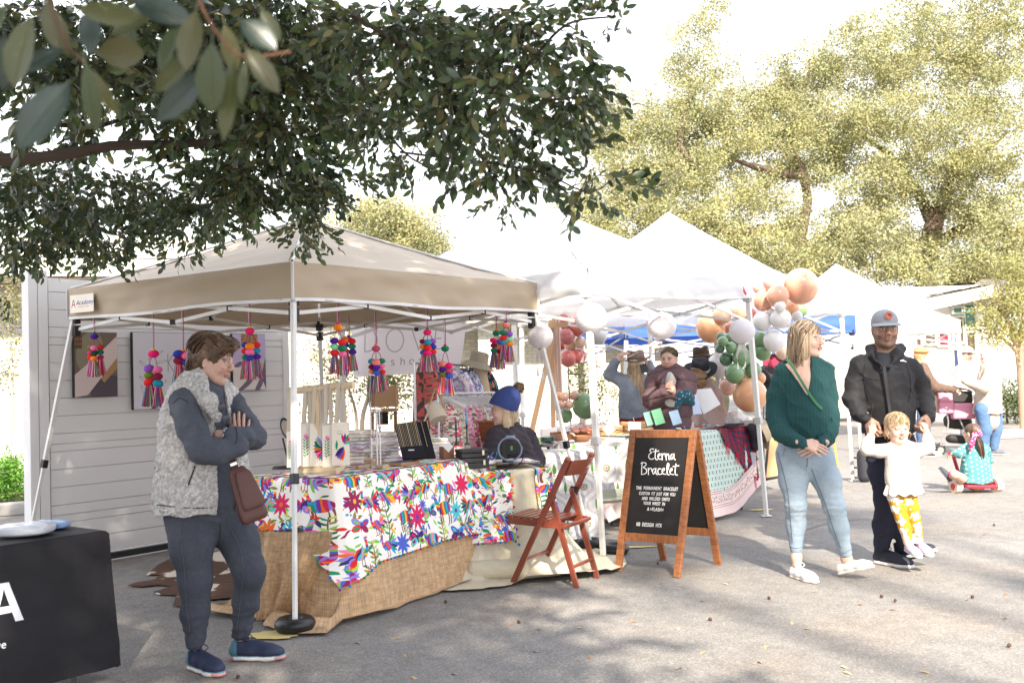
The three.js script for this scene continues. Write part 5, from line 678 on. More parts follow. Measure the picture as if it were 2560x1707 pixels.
// ------------------------------------------------------------------ pompom tassels along the canopy
const tasselMats={};const fuzzy=(()=>{const g=new THREE.SphereGeometry(1,18,12),p=g.attributes.position;for(let i=0;i<p.count;i++){const k=1+.07*(hash3(i%19,Math.floor(i / 19),4)-.5);p.setXYZ(i,p.getX(i)*k,p.getY(i)*k*.72,p.getZ(i)*k);}g.computeVertexNormals();return g;})();
function pomMat(c){return tasselMats[c]||(tasselMats[c]=mat(c,1,{sheen:.6,sheenRoughness:.6}));}
const fringe=[1,2,3].map((s)=>{const r=rng(s*71),list=[],cols=['#c2185b','#e0457b','#f29a3b','#7a4fa0','#4a90b8','#d8d0c0','#b5123e','#5aa86a','#e86fa8','#d8342a'];for(let i=0;i<74;i++){const a=r()*TAU,k=Math.sqrt(r()),p0=V(Math.cos(a)*.012*k,0,Math.sin(a)*.012*k),w=.03*(.35+.65*k),L=.085+.014*r(),p1=V(Math.cos(a)*w*.75,-L*.5,Math.sin(a)*w*.75),p2=V(Math.cos(a)*w+.004*(r()-.5),-L,Math.sin(a)*w+.004*(r()-.5));list.push(tint(flat(new THREE.TubeGeometry(new THREE.QuadraticBezierCurve3(p0,p1,p2),4,.0021,3)),hex(cols[Math.floor(r()*cols.length)])));}return merge(list);});
const fringeMat=mat(white,1,{vertexColors:true});
const TC={p:'#e8186c',k:'#f06a9e',r:'#e01f26',o:'#f28418',b:'#27379a',u:'#4a1d8c',g:'#0f7a55',l:'#8ed0a0',y:'#d8c12c',t:'#1f8fa8',m:'#b0205a',v:'#8a4fb0',e:'#6f7a22',d:'#8a1238',s:'#f0857a',n:'#b8486a',x:'#3a54b4',G:'#2a3a2a'};
function tassel(px,yTop,yBead,yEnd,D,beads,strands,label,S=1.15){ // strands: strings of bead colours
 const c=P(px,yTop,D),t=thing('pompom_tassel',label,'tassel',c,0,'pompom tassels hanging from the tan canopy'),k=D / 2500,pb=(yBead-yTop)*k,end=(yEnd-yTop)*k,r=rng(px);
 const strap=mat('#9a3a5a',.9),s2=mat('#c8a8c0',.9);
 for(const s of[-1,1])part(t,'cord',tube([V(s*.004,0,0),V(s*.005,-pb*.5,0),V(s*.003,-pb+.03,0)],.0028,8,5),s>0?strap:s2);
 part(t,'knot_bead',fuzzy,pomMat(TC[beads[0]])).position.set(0,-pb+.027,0);t.children[t.children.length-1].scale.setScalar(.010*S);
 part(t,'top_pompom',fuzzy,pomMat(TC[beads[1]])).position.set(0,-pb,0);t.children[t.children.length-1].scale.setScalar(.026*S);
 const n=strands.length,fr=.106*S;
 strands.forEach((st,i)=>{const off=(i-(n-1) / 2)*(n>2?.031:.042)*S,back=n>2&&i!==1?-.02:.012,rad=n>2&&i!==1?.022*S:.025*S,stagger=(n===2?(i?-.004:.008):(i===1?-.004:.004));const yb=-end+fr+stagger,step=.033*S;
 part(t,'strand',tube([V(0,-pb-.015,0),V(off*.6,(-pb+yb+step*st.length) / 2-.01,back*.6),V(off,yb+step*(st.length-1)+.01,back)],.0026,8,5),strap);
 [...st].forEach((ch,j)=>{const m=part(t,'pompom',fuzzy,pomMat(TC[ch]));m.position.set(off+.003*(r()-.5),yb+step*(st.length-1-j),back);m.scale.setScalar(rad*(.94+.12*r()));m.rotation.set(r()*.3,r()*6,r()*.3);});
 const f=part(t,'fringe',fringe[(i+px)%3],fringeMat);f.position.set(off,yb-.012,back);f.rotation.y=r()*6;f.scale.setScalar(S*1.14);});
}
tassel(234,793,841,936,7.45,'gu',['eph','kGo','rgm'].map((s)=>s.replace('h','r')),'tassel with dark purple top pompom hanging over the brown toned photo');
tassel(381,783,885,1013,7.0,'yp',['ver','kdt'],'tassel with two long strands hanging before the white print',1.45);
tassel(455,772,887,960,6.75,'om',['bd','kb'],'tassel half hidden behind the vest woman',1.4);
tassel(622,757,828,942,6.35,'yp',['brg','okb','rtu'],'tassel with yellow knot and pink top hanging over the striped photo');
tassel(843,750,819,932,6.45,'po',['ulr','rgk'],'tassel with orange top pompom just past the canopy leg');
tassel(870,790,850,921,7.2,'bp',['obr','rgu'],'small tassel behind the one with the orange top');
tassel(937,780,872,975,7.0,'on',['tdo','sux','gkr'],'tassel with mauve top hanging above the white necklace stand');
tassel(1066,758,831,924,7.15,'gp',['dox','trp','vbr'],'tassel with green knot and bright pink top hanging over the banner');
tassel(1110,777,872,981,7.3,'rg',['sue','pnx'],'tassel with green top pompom hanging before the clothes rail');
tassel(1239,775,833,918,7.75,'og',['pdg','vsd'],'tassel with green top beside its twin at the canopy corner');
tassel(1264,777,813,899,7.65,'us',['grt','vlo'],'tassel with coral top at the canopy corner');
// ------------------------------------------------------------------ prints on the wall
function onWall(px,py,out=.02){return onPlane(px,py,WALL0.clone().addScaledVector(N,out),N);}
function wallPrint(label,x0,y0,x1,y1,draw){const c=onWall((x0+x1) / 2,(y0+y1) / 2),t=thing('wall_print',label,'picture',c),tl=onWall(x0,y0),br=onWall(x1,y1),w=br.clone().sub(tl).dot(U),h=tl.y-br.y,m=frame(c.clone().addScaledVector(N,-.002),U,V(0,1,0),N);wpart(t,'panel',box(w,h,.034,0,0,0,.002).applyMatrix4(m),mat(lin(.02,.02,.02),.7));wpart(t,'picture',gridGeo(1,1,(u,v)=>({p:c.clone().addScaledVector(U,(u-.5)*(w-.006)).addScaledVector(N,.018).add(V(0,(v-.5)*(h-.006),0)),uv:[u,v]})),mat(white,.45,{map:canvasTex(512,640,draw)}));}
wallPrint('brown toned print of an arm with bracelets on the white wall',181,831,292,992,(g,w,h)=>{g.fillStyle='#6f5f50';g.fillRect(0,0,w,h);g.fillStyle='#8a8068';g.beginPath();g.ellipse(180,190,150,210,.4,0,7);g.fill();g.fillStyle='#54432f';g.fillRect(0,0,90,160);g.fillStyle='#8b5a35';for(let i=0;i<9;i++)g.fillRect(6+(i%3)*30,10+Math.floor(i / 3)*46,20,26);g.fillStyle='#4a3f48';g.fillRect(190,430,330,220);g.fillStyle='#a98456';g.save();g.translate(420,400);g.rotate(-.72);g.fillRect(-120,-60,300,90);g.restore();g.fillStyle='#d7c3bd';g.beginPath();g.moveTo(512,30);g.lineTo(512,250);g.lineTo(150,620);g.lineTo(0,640);g.lineTo(0,420);g.quadraticCurveTo(250,250,512,30);g.fill();g.strokeStyle='#b08d6a';g.lineWidth=3;for(let i=0;i<3;i++){g.beginPath();g.moveTo(250+i*16,290-i*8);g.quadraticCurveTo(330+i*14,330,360+i*14,400);g.stroke();}});
wallPrint('white print with thin plant drawings and lettering on the white wall',330,833,520,1019,(g,w,h)=>{g.fillStyle='#d9d6dc';g.fillRect(0,0,w,h);g.strokeStyle='#8a8580';g.lineWidth=2;for(const[x,y,a]of[[100,230,-1.2],[130,200,-.6],[90,300,-2.2],[100,420,-2.4],[150,260,-.3],[70,520,-1.8]]){g.save();g.translate(x,y);g.rotate(a);g.beginPath();g.moveTo(0,0);g.quadraticCurveTo(40,-24,84,0);g.quadraticCurveTo(40,24,0,0);g.moveTo(0,0);g.lineTo(84,0);g.stroke();g.restore();}g.beginPath();g.moveTo(90,620);g.quadraticCurveTo(120,400,110,200);g.stroke();g.strokeStyle='#6d5f5a';g.lineWidth=4;g.beginPath();g.moveTo(232,180);g.lineTo(232,330);g.moveTo(268,182);g.lineTo(234,255);g.lineTo(272,330);g.stroke();g.fillStyle='#8a8078';g.font='30px serif';g.fillText('E',205,420);});
wallPrint('print with animal pattern and palm shapes on the white wall',577,835,663,975,(g,w,h)=>{g.fillStyle='#c9b8da';g.fillRect(0,0,w,h);g.fillStyle='#b98a5e';g.fillRect(130,0,260,150);g.fillStyle='#3c2a1c';const r=rng(3);for(let i=0;i<150;i++)g.fillRect(130+r()*255,r()*145,7,9);g.fillStyle='#e9ded6';g.fillRect(0,380,w,260);g.fillStyle='#77667f';for(const[a,b,c]of[[0,380,200],[60,640,330],[330,640,480]]){g.beginPath();g.moveTo(a,b);g.quadraticCurveTo(c-60,b-140,c,400);g.lineTo(c+46,410);g.quadraticCurveTo(c,b-80,a+80,b);g.fill();}g.fillStyle='#d9825c';g.beginPath();g.ellipse(330,400,70,130,.2,0,7);g.fill();g.fillStyle='#b8bf7a';g.fillRect(430,330,50,120);g.fillStyle='#6b5868';g.beginPath();g.moveTo(512,260);g.lineTo(440,480);g.lineTo(512,640);g.fill();});
{ // hanging banner
 const D=10.1,TLp=P(876,800,D),TRp=P(1168,795,D),BL=P(885,943,D),BR=P(1150,926,D),t=thing('shop_banner','white cloth banner with thin grey lettering hanging at the back of the stall','banner',TLp.clone().lerp(BR,.5));
 const tex=canvasTex(1024,512,(g)=>{g.fillStyle='#f3ecee';g.fillRect(0,0,1024,512);g.strokeStyle='#b7b4b8';g.lineWidth=11;const L=(p)=>{g.beginPath();p.forEach(([x,y],i)=>i?g.lineTo(x,y):g.moveTo(x,y));g.stroke();};L([[125,90],[115,290]]);g.beginPath();g.moveTo(125,90);g.bezierCurveTo(270,90,265,290,115,290);g.stroke();g.beginPath();g.ellipse(390,195,78,105,0,0,7);g.stroke();L([[540,95],[610,290],[680,95]]);L([[830,90],[760,90],[750,290],[825,290]]);L([[757,190],[815,190]]);L([[765,52],[820,50]]);g.fillStyle='#8f8c90';g.font='92px sans-serif';let x=350;for(const ch of 'shop'){g.fillText(ch,x,425);x+=86;}});
 wpart(t,'cloth',gridGeo(30,16,(u,v)=>{const p=TLp.clone().lerp(TRp,u).lerp(BL.clone().lerp(BR,u),v);p.z+=.03*Math.sin(u*7+v*2)*v;return{p,uv:[u,1-v]};}),mat(white,.8,{map:tex}));wpart(t,'grommet',merge([TLp,TRp,BL,BR].map((p,i)=>{const g=new THREE.TorusGeometry(.012,.004,6,12);g.translate(p.x+(i%2?-.04:.04),p.y+(i<2?-.04:.04),p.z+.02);return g;})),mat(lin(.5,.5,.5),.4,{metalness:.7}));
 for(const[x,y]of[[876,800],[1168,795]])wpart(t,'tie',rod(P(x,y,D),P(x+4,y-45,D),.004),mat(lin(.8,.8,.8),.8));
}
// ------------------------------------------------------------------ things on the embroidery table
const mtH=MT.h+.008,onTab=(px,py,h=mtH)=>G(px,py,h);
const canvasC=mat(lin(.62,.54,.43),.95,{bumpMap:threads,bumpScale:.001});
{ // dowel stand with tote bags
 const D=6.32,a=P(722,978,D+.08),b=P(884,962,D-.1),base=onTab(815,1178),t=thing('tote_stand','wooden dowel stand on the embroidery table holding canvas totes','display stand',base),wood=mat(lin(.66,.5,.31),.6,{bumpMap:grain,bumpScale:.001});
 wpart(t,'dowel',rod(a,b,.022,.022,18),wood);const ad=b.clone().sub(a).normalize();const foot=a.clone().lerp(b,.42).setY(mtH+.02);
 wpart(t,'upright',bar(foot,a.clone().lerp(b,.42),.05,.03,ad),wood);wpart(t,'base_board',bar(foot.clone().addScaledVector(ad,-.16),foot.clone().addScaledVector(ad,.17),.12,.035,V(.85,0,.5),.004),wood);
 const motif=(k)=>canvasTex(256,512,(g,w,h)=>{g.fillStyle='#efe6d6';g.fillRect(0,0,w,h);const r=rng(k);const leaf=(x,y,a,L,c)=>{g.save();g.translate(x,y);g.rotate(a);g.fillStyle=c;g.beginPath();g.moveTo(0,0);g.quadraticCurveTo(L*.5,-L*.3,L,0);g.quadraticCurveTo(L*.5,L*.3,0,0);g.fill();g.restore();};
 if(k===2)for(let i=0;i<10;i++)leaf(235,290,Math.PI*.55+i*.26,170,OT[(i*3)%14]);else if(k===4){for(let i=0;i<5;i++)leaf(190,260,-1.9+i*.4,130,OT[(i*2)%14]);for(let i=0;i<5;i++)leaf(175,290,1.7+i*.18,170,OT[(i*5+1)%14]);leaf(70,330,-1.5,120,'#0f8f62');g.strokeStyle='#8a6a40';g.lineWidth=4;for(const x of[110,150]){g.beginPath();g.arc(x,120,20,0,5);g.stroke();}}else{g.strokeStyle='#7a5a30';g.lineWidth=6;g.beginPath();g.moveTo(90,420);g.quadraticCurveTo(130,300,110,150);g.stroke();for(let i=0;i<6;i++){leaf(110,200+i*36,-.5,70,i%2?'#0f8f62':'#7a7a24');leaf(105,215+i*36,Math.PI+.5,60,'#0f8f62');}for(let i=0;i<5;i++)leaf(112,190,-2.4+i*.42,70,'#f07fb4');leaf(210,380,-1.2,110,'#e2231a');leaf(220,160,-1.4,80,'#7a2f9c');}});
 const totes=[[729,24,1077,1168,1],[769,34,1057,1166,3],[794,38,1057,1165,2],[822,31,1062,1167,5],[853,47,1056,1163,4]];
 totes.forEach(([x,w,y0,y1,k],i)=>{const d=D-i*.03+.06,c=P(x,y1,d),q=thing('canvas_tote',['plain edge canvas tote behind the canopy leg','canvas tote embroidered with pink tulips and leaves','canvas tote embroidered with a fan of bright feathers','narrow canvas tote showing part of a leafy motif','canvas tote embroidered with a flying bird'][i],'tote bag',c,0,'canvas totes on the dowel stand'),hw=w / 2*d / 2500,H=(y1-y0)*d / 2500,dp=a.clone().lerp(b,(x-722) / 162);const ang=.55;
 const face=(zoff,flip)=>gridGeo(8,12,(u,v)=>{const bul=.012*Math.sin(u*Math.PI)*Math.sin(v*Math.PI*.9+.2);const xx=(u-.5)*2*hw*(1.02-.06*v),p=V(xx*Math.cos(ang*.5),v*H,-xx*Math.sin(ang*.5)*-1*.3+zoff+flip*bul);p.z+=.01*(1-v);return{p,uv:[u,v]};});
 part(q,'front_panel',face(.004,1),mat(white,.95,{map:motif(k),bumpMap:threads,bumpScale:.001}));part(q,'back_panel',face(-.012,-1),canvasC);
 for(const[s,z]of[[-.5,.006],[.5,.006],[-.42,-.014],[.46,-.014]]){const top=dp.clone().sub(c).add(V(s*.02,.024,z>0?.022:-.022)),st=V(s*hw,H*.98,z);part(q,'strap',gridGeo(10,1,(u,v)=>{const p=st.clone().lerp(top,u);p.x+=(v-.5)*.024;p.z+=.006*Math.sin(u*5+i)+(v-.5)*.008;return{p};}),canvasC);}
 part(q,'strap_loop',gridGeo(8,1,(u,v)=>{const aa=Math.PI*u,p=dp.clone().sub(c);return{p:V(p.x+(v-.5)*.03,p.y+.025*Math.sin(aa),p.z+.025*Math.cos(aa))};}),canvasC);});
}
{ // table mirror with black oval frame
 const c=onTab(712,1172),t=thing('table_mirror','black oval table mirror on a curved stand behind the totes','mirror',c),D=-c.z;const R=(px,py)=>P(px,py,D);const o=R(716,1072);
 const g=new THREE.TorusGeometry(.062,.008,8,30);g.scale(.55,1.15,1);g.rotateZ(.35);g.rotateY(.5);g.translate(o.x,o.y,o.z);wpart(t,'frame',g,black);const gl=new THREE.CircleGeometry(.058,28);gl.scale(.55,1.15,1);gl.rotateZ(.35);gl.rotateY(.5);gl.translate(o.x,o.y,o.z);wpart(t,'glass',gl,mat(lin(.85,.85,.88),.06,{metalness:.95}));
 wpart(t,'stem',tube([R(706,1095),R(712,1120),R(717,1150),R(716,1170)],.006,12,8),black);wpart(t,'base',(()=>{const b=new THREE.CylinderGeometry(.06,.07,.02,24);b.scale(1.3,1,.8);b.translate(c.x,mtH+.01,c.z);return b;})(),black);
}
function stackOf(name,labelFn,cat,group,base,n,w,h,d,turn,mats_,seed,round=.012){const r=rng(seed);let y=base.y;for(let i=0;i<n;i++){const hh=h*(.8+.4*r()),q=thing(name,labelFn(i),cat,V(base.x+(r()-.5)*.02,y,base.z+(r()-.5)*.015),turn+(r()-.5)*.16,group),g=box(w*(.9+.14*r()),hh,d*(.92+.12*r()),0,hh / 2,0,Math.min(round,hh*.48));part(q,'fold',g,mats_[Math.floor(r()*mats_.length)]);y+=hh*.98;}return y;}
{
 const prints=[0,1,2,3,4].map((k)=>mat(white,.95,{map:dataTex(128,128,(u,v)=>{const n=fbm(u*14+k*9,v*14,k,3),s=smooth(.52,.6,n),a=[[.9,.87,.86],[.88,.86,.82],[.93,.9,.9],[.85,.82,.84],[.92,.9,.86]][k],b=[[.65,.45,.5],[.5,.52,.46],[.7,.62,.66],[.5,.45,.52],[.66,.56,.5]][k];return a.map((x,i)=>lerp(x,b[i],s*.7));})}));
 const p1=P(900,1140,7.0).setY(mtH),p2=P(950,1135,7.05).setY(mtH);
 stackOf('folded_textile',()=>'folded printed textile in the pile behind the necklace stand','textile','folded textiles piled on the table',p1,9,.24,.026,.2,.5,prints,41);stackOf('folded_textile',()=>'folded printed textile in the pile behind the necklace stand','textile','folded textiles piled on the table',p2,8,.22,.026,.2,.5,prints,43);
 const p3=P(1080,1120,7.5).setY(mtH);stackOf('folded_textile',()=>'folded textile in the low pile behind the necklace board','textile','low textile pile',p3,5,.2,.026,.18,.5,prints,44);
 const kraft=[mat(lin(.42,.31,.2),.9),mat(lin(.46,.35,.23),.9)],lid=[.5,.45];
 const boxes=[[888,1158,0],[884,1145,1],[905,1172,0],[885,1141,2],[930,1168,0],[945,1160,0],[955,1172,0],[925,1158,1]];
 boxes.forEach(([x,y,k],i)=>{const p=onTab(x,y+k*8);p.y=mtH+k*.026;const q=thing('kraft_box','small brown kraft jewellery box stacked beside the totes','box',p,.4+i*.13,'kraft boxes on the embroidery table');part(q,'tray',box(.078,.016,.055,0,.008,0,.002),kraft[0]);part(q,'lid',box(.082,.011,.059,0,.019,0,.002),kraft[1]);});
}
{ // white T-bar necklace stands
 const stand=(label,px,yTop,yBase,D,w,chains)=>{const b=P(px,yBase,D);b.y=mtH;const t=thing('necklace_stand',label,'display stand',b),H=P(px,yTop,D).y-mtH,wm=mat(lin(.78,.77,.76),.4);part(t,'post',rod(V(0,0,0),V(0,H,0),.005),wm);part(t,'crossbar',rod(V(-w,H,0),V(w,H,0),.006),wm);part(t,'finial',ball(0,H,0,.011),wm);part(t,'base',(()=>{const g=new THREE.CylinderGeometry(.04,.045,.01,20);g.translate(0,.005,0);return g;})(),wm);chains.forEach(([x,L,c,rr],i)=>{const pts=[];for(let k=0;k<=14;k++){const a=k / 14*Math.PI;pts.push(V(x+Math.cos(a)*.016,H-Math.sin(a)*L,.008+.003*i));}part(t,'necklace',rr>.002?merge(pts.flatMap((p,k)=>k<14?[0,.5].map((q,j)=>tint(flat(new THREE.SphereGeometry(rr,6,4).translate(...p.clone().lerp(pts[k+1],q).toArray())),hex(OT[(k*2+j+i*3)%14]))):[])):tube(pts,rr,24,5),rr>.002?mat(white,.4,{vertexColors:true}):mat(c,.4));});};
 stand('tall white T bar stand hung with dark cord necklaces',929,938,1150,6.75,.035,[[-.006,.2,'#2a1c1a',.0016],[.006,.24,'#2a1c1a',.0016],[.018,.22,'#3a2420',.0016],[-.016,.17,'#2a1c1a',.0016]]);
 stand('short white T bar stand hung with bright bead necklaces',943,1028,1150,6.6,.036,[[-.03,.17,'#fff',.0034],[-.016,.19,'#fff',.0034],[.022,.12,'#fff',.0034]]);
 stand('short white T bar stand with one bead necklace beside the taller stands',951,1026,1152,6.62,.02,[[.004,.14,'#fff',.003]]);
}
{ // black necklace board
 const t=thing('necklace_board','black tilted board hung with rows of fine gold and silver chains','display board',onTab(1030,1150)),D=6.75,a=P(985,1060,D+.12),b=P(1043,1052,D+.12),c=P(1006,1147,D-.02),d=P(1066,1143,D-.02),n=b.clone().sub(a).cross(c.clone().sub(a)).normalize().negate();
 const slab=(A,B,C,E,th)=>{const g=gridGeo(1,1,(u,v)=>({p:A.clone().lerp(B,u).lerp(C.clone().lerp(E,u),v)})),g2=gridGeo(1,1,(u,v)=>({p:A.clone().lerp(B,u).lerp(C.clone().lerp(E,u),v).addScaledVector(n,-th)}));const e=[[A,B],[B,E],[E,C],[C,A]].map(([p,q])=>gridGeo(1,1,(u,v)=>({p:p.clone().lerp(q,u).addScaledVector(n,-th*v)})));return merge([g,g2,...e]);};
 wpart(t,'panel',slab(a,b,c,d,.02),mat(lin(.008,.008,.014),.9));const off=V(.06,-.004,-.03);wpart(t,'rear_panel',slab(a.clone().add(off),b.clone().add(off),c.clone().add(off),d.clone().add(off),.02),mat(lin(.008,.008,.014),.9));
 const gold=mat(lin(.75,.55,.28),.3,{metalness:.9}),silver=mat(lin(.8,.78,.74),.3,{metalness:.9});
 for(let k=0;k<14;k++){const u=.06+k*.066,p=a.clone().lerp(b,u).addScaledVector(n,.004),q=c.clone().lerp(d,u).addScaledVector(n,.004),L=.66;const pts=[];for(let j=0;j<26;j++)pts.push(new THREE.IcosahedronGeometry(k%5===2?.0032:.0022,0).translate(...p.clone().lerp(q,.03+L*j / 26).toArray()));wpart(t,'chain',merge(pts),k%3===1?silver:gold);}
 for(let k=0;k<3;k++){const p=a.clone().lerp(b,.3+k*.25).add(off).addScaledVector(n,.004).add(V(.035,0,0)),q=c.clone().lerp(d,.3+k*.25).add(off).addScaledVector(n,.004).add(V(.035,0,0));wpart(t,'chain',rod(p,p.clone().lerp(q,.7),.002,.002,5),gold);}
 const lp=a.clone().lerp(b,.45).lerp(c.clone().lerp(d,.45),.78).addScaledVector(n,.003);wpart(t,'label',box(.04,.008,.002,lp.x,lp.y,lp.z),mat(lin(.75,.75,.75),.5));
 const tray=thing('wooden_tray','shallow reddish wooden tray under the necklace board','tray',onTab(1010,1162));part(tray,'tray',box(.2,.022,.12,0,.011,0,.006).rotateY(1),mat(lin(.42,.2,.1),.5));part(tray,'lining',box(.18,.004,.1,0,.025,0,.001).rotateY(1),mat(lin(.05,.1,.16),.8));
}
{ // small wooden box with paper, acrylic cylinders, candlesticks, black cases
 const p=onTab(1117,1146),t=thing('wooden_box','small brown wooden card box with a white tag','box',p,.5),wd=mat(lin(.25,.1,.05),.45,{bumpMap:grain,bumpScale:.001});part(t,'body',box(.085,.085,.075,0,.043,0,.003),wd);part(t,'tag',(()=>{const g=box(.055,.055,.002);g.rotateZ(.785);g.translate(-.005,.085,.041);return g;})(),mat(lin(.75,.74,.72),.8));
 for(const[x,y,h]of[[1072,1143,.1],[1090,1140,.11]]){const q=onTab(x,y),c=thing('acrylic_cup','clear acrylic tube of small goods beside the necklace board','cup',q,0,'acrylic tubes beside the necklace board');const g=new THREE.CylinderGeometry(.022,.018,h,20,1,true);g.translate(0,h / 2,0);part(c,'wall',g,mat(lin(.9,.9,.92),.1,{transmission:.85}));const f=new THREE.CylinderGeometry(.016,.014,h*.6,14);f.translate(0,h*.32,0);part(c,'filling',f,mat(lin(.7,.62,.72),.7));}
 const stick=(label,px,y0,y1,D,col,twist)=>{const b=P(px,y1,D),c=thing('candlestick',label,'candlestick',b),H=(y1-y0)*D / 2500,pts=[[.02,0],[.022,.006],[.006,.02],[.005,H*.45],[.009,H*.5],[.005,H*.55],[.008,H*.6]];part(c,'holder',new THREE.LatheGeometry(pts.map(([a,q])=>new THREE.Vector2(a,q)),14),black);const g=new THREE.CylinderGeometry(.007,.009,H*.42,8,18);const pp=g.attributes.position;if(twist)for(let i=0;i<pp.count;i++){const k=1+.3*Math.sin(pp.getY(i)*120+Math.atan2(pp.getZ(i),pp.getX(i))*2);pp.setX(i,pp.getX(i)*k);pp.setZ(i,pp.getZ(i)*k);}g.translate(0,H*.8,0);g.computeVertexNormals();part(c,'candle',g,col);};
 stick('black tapered candlestick on the embroidery table',1141,1050,1113,7.4,black,false);stick('candlestick with a twisted blue candle',1168,1022,1112,7.5,mat(lin(.1,.25,.45),.5),true);
 const case_=(label,px,py,h0,hh)=>{const q=G(px,py,JT.h+.03);q.y=JT.h+h0;const c=thing('black_case',label,'case',q,.35),lea=mat(lin(.012,.012,.014),.45,{bumpMap:weave,bumpScale:.0006}),br=mat(lin(.7,.62,.45),.3,{metalness:.9});part(c,'body',box(.2,hh*.55,.16,0,hh*.275,0,.006),lea);part(c,'lid',box(.204,hh*.43,.164,0,hh*.78,0,.006),lea);for(const x of[.06])part(c,'latch',box(.018,.036,.008,x,hh*.55,.084,.003),br);};
 case_('black jewellery case with brass latch on the small table',1182,1170,.03,.075);case_('black jewellery case stacked on another case',1180,1170,.108,.06);
 const pl=G(1232,1158,JT.h+.03),k=thing('blue_pliers','blue handled pliers lying by the black cases','pliers',pl);for(const s of[-1,1])part(k,'handle',tube([V(0,.01,0),V(s*.012,.03,0),V(s*.02+.01,.06,.01),V(s*.012+.02,.085,.01)],.005,10,6),mat(lin(.05,.25,.55),.4));part(k,'jaw',box(.012,.02,.008,0,0,0,.002),black);
 // ring light with phone
 const D=7.36,b=P(1262,1172,D);b.y=JT.h+.035;const rl=thing('ring_light','black post ring light with a phone in front of the seated woman','lamp',b);part(rl,'post',box(.034,.2,.02,0,.11,0,.004),black);const g=new THREE.TorusGeometry(.085,.007,8,40);const rc=P(1275,1122,D).sub(b);g.translate(rc.x,rc.y,rc.z+.02);part(rl,'ring',g,mat(lin(.2,.26,.34),.4));part(rl,'phone',box(.1,.085,.008,rc.x+.015,rc.y,rc.z-.01,.006),black);part(rl,'screen',box(.016,.03,.002,rc.x+.012,rc.y+.005,rc.z-.004),mat(lin(.12,.3,.08),.3));part(rl,'clip_panel',box(.1,.024,.012,rc.x-.01,rc.y+.085,rc.z,.004),mat(lin(.28,.38,.48),.5));part(rl,'base',box(.13,.014,.1,0,.007,0,.005),black);
 const cb=thing('power_cord','tangle of black cord along the edge of the small table','cord',P(1230,1178,7.2));wpart(cb,'cord',tube([[1170,1180],[1200,1184],[1230,1176],[1255,1186],[1240,1172],[1215,1182],[1262,1176],[1300,1158],[1310,1130],[1295,1092]].map(([x,y],i)=>P(x,y,7.18+.005*i)),.0035,60,5),black);
}
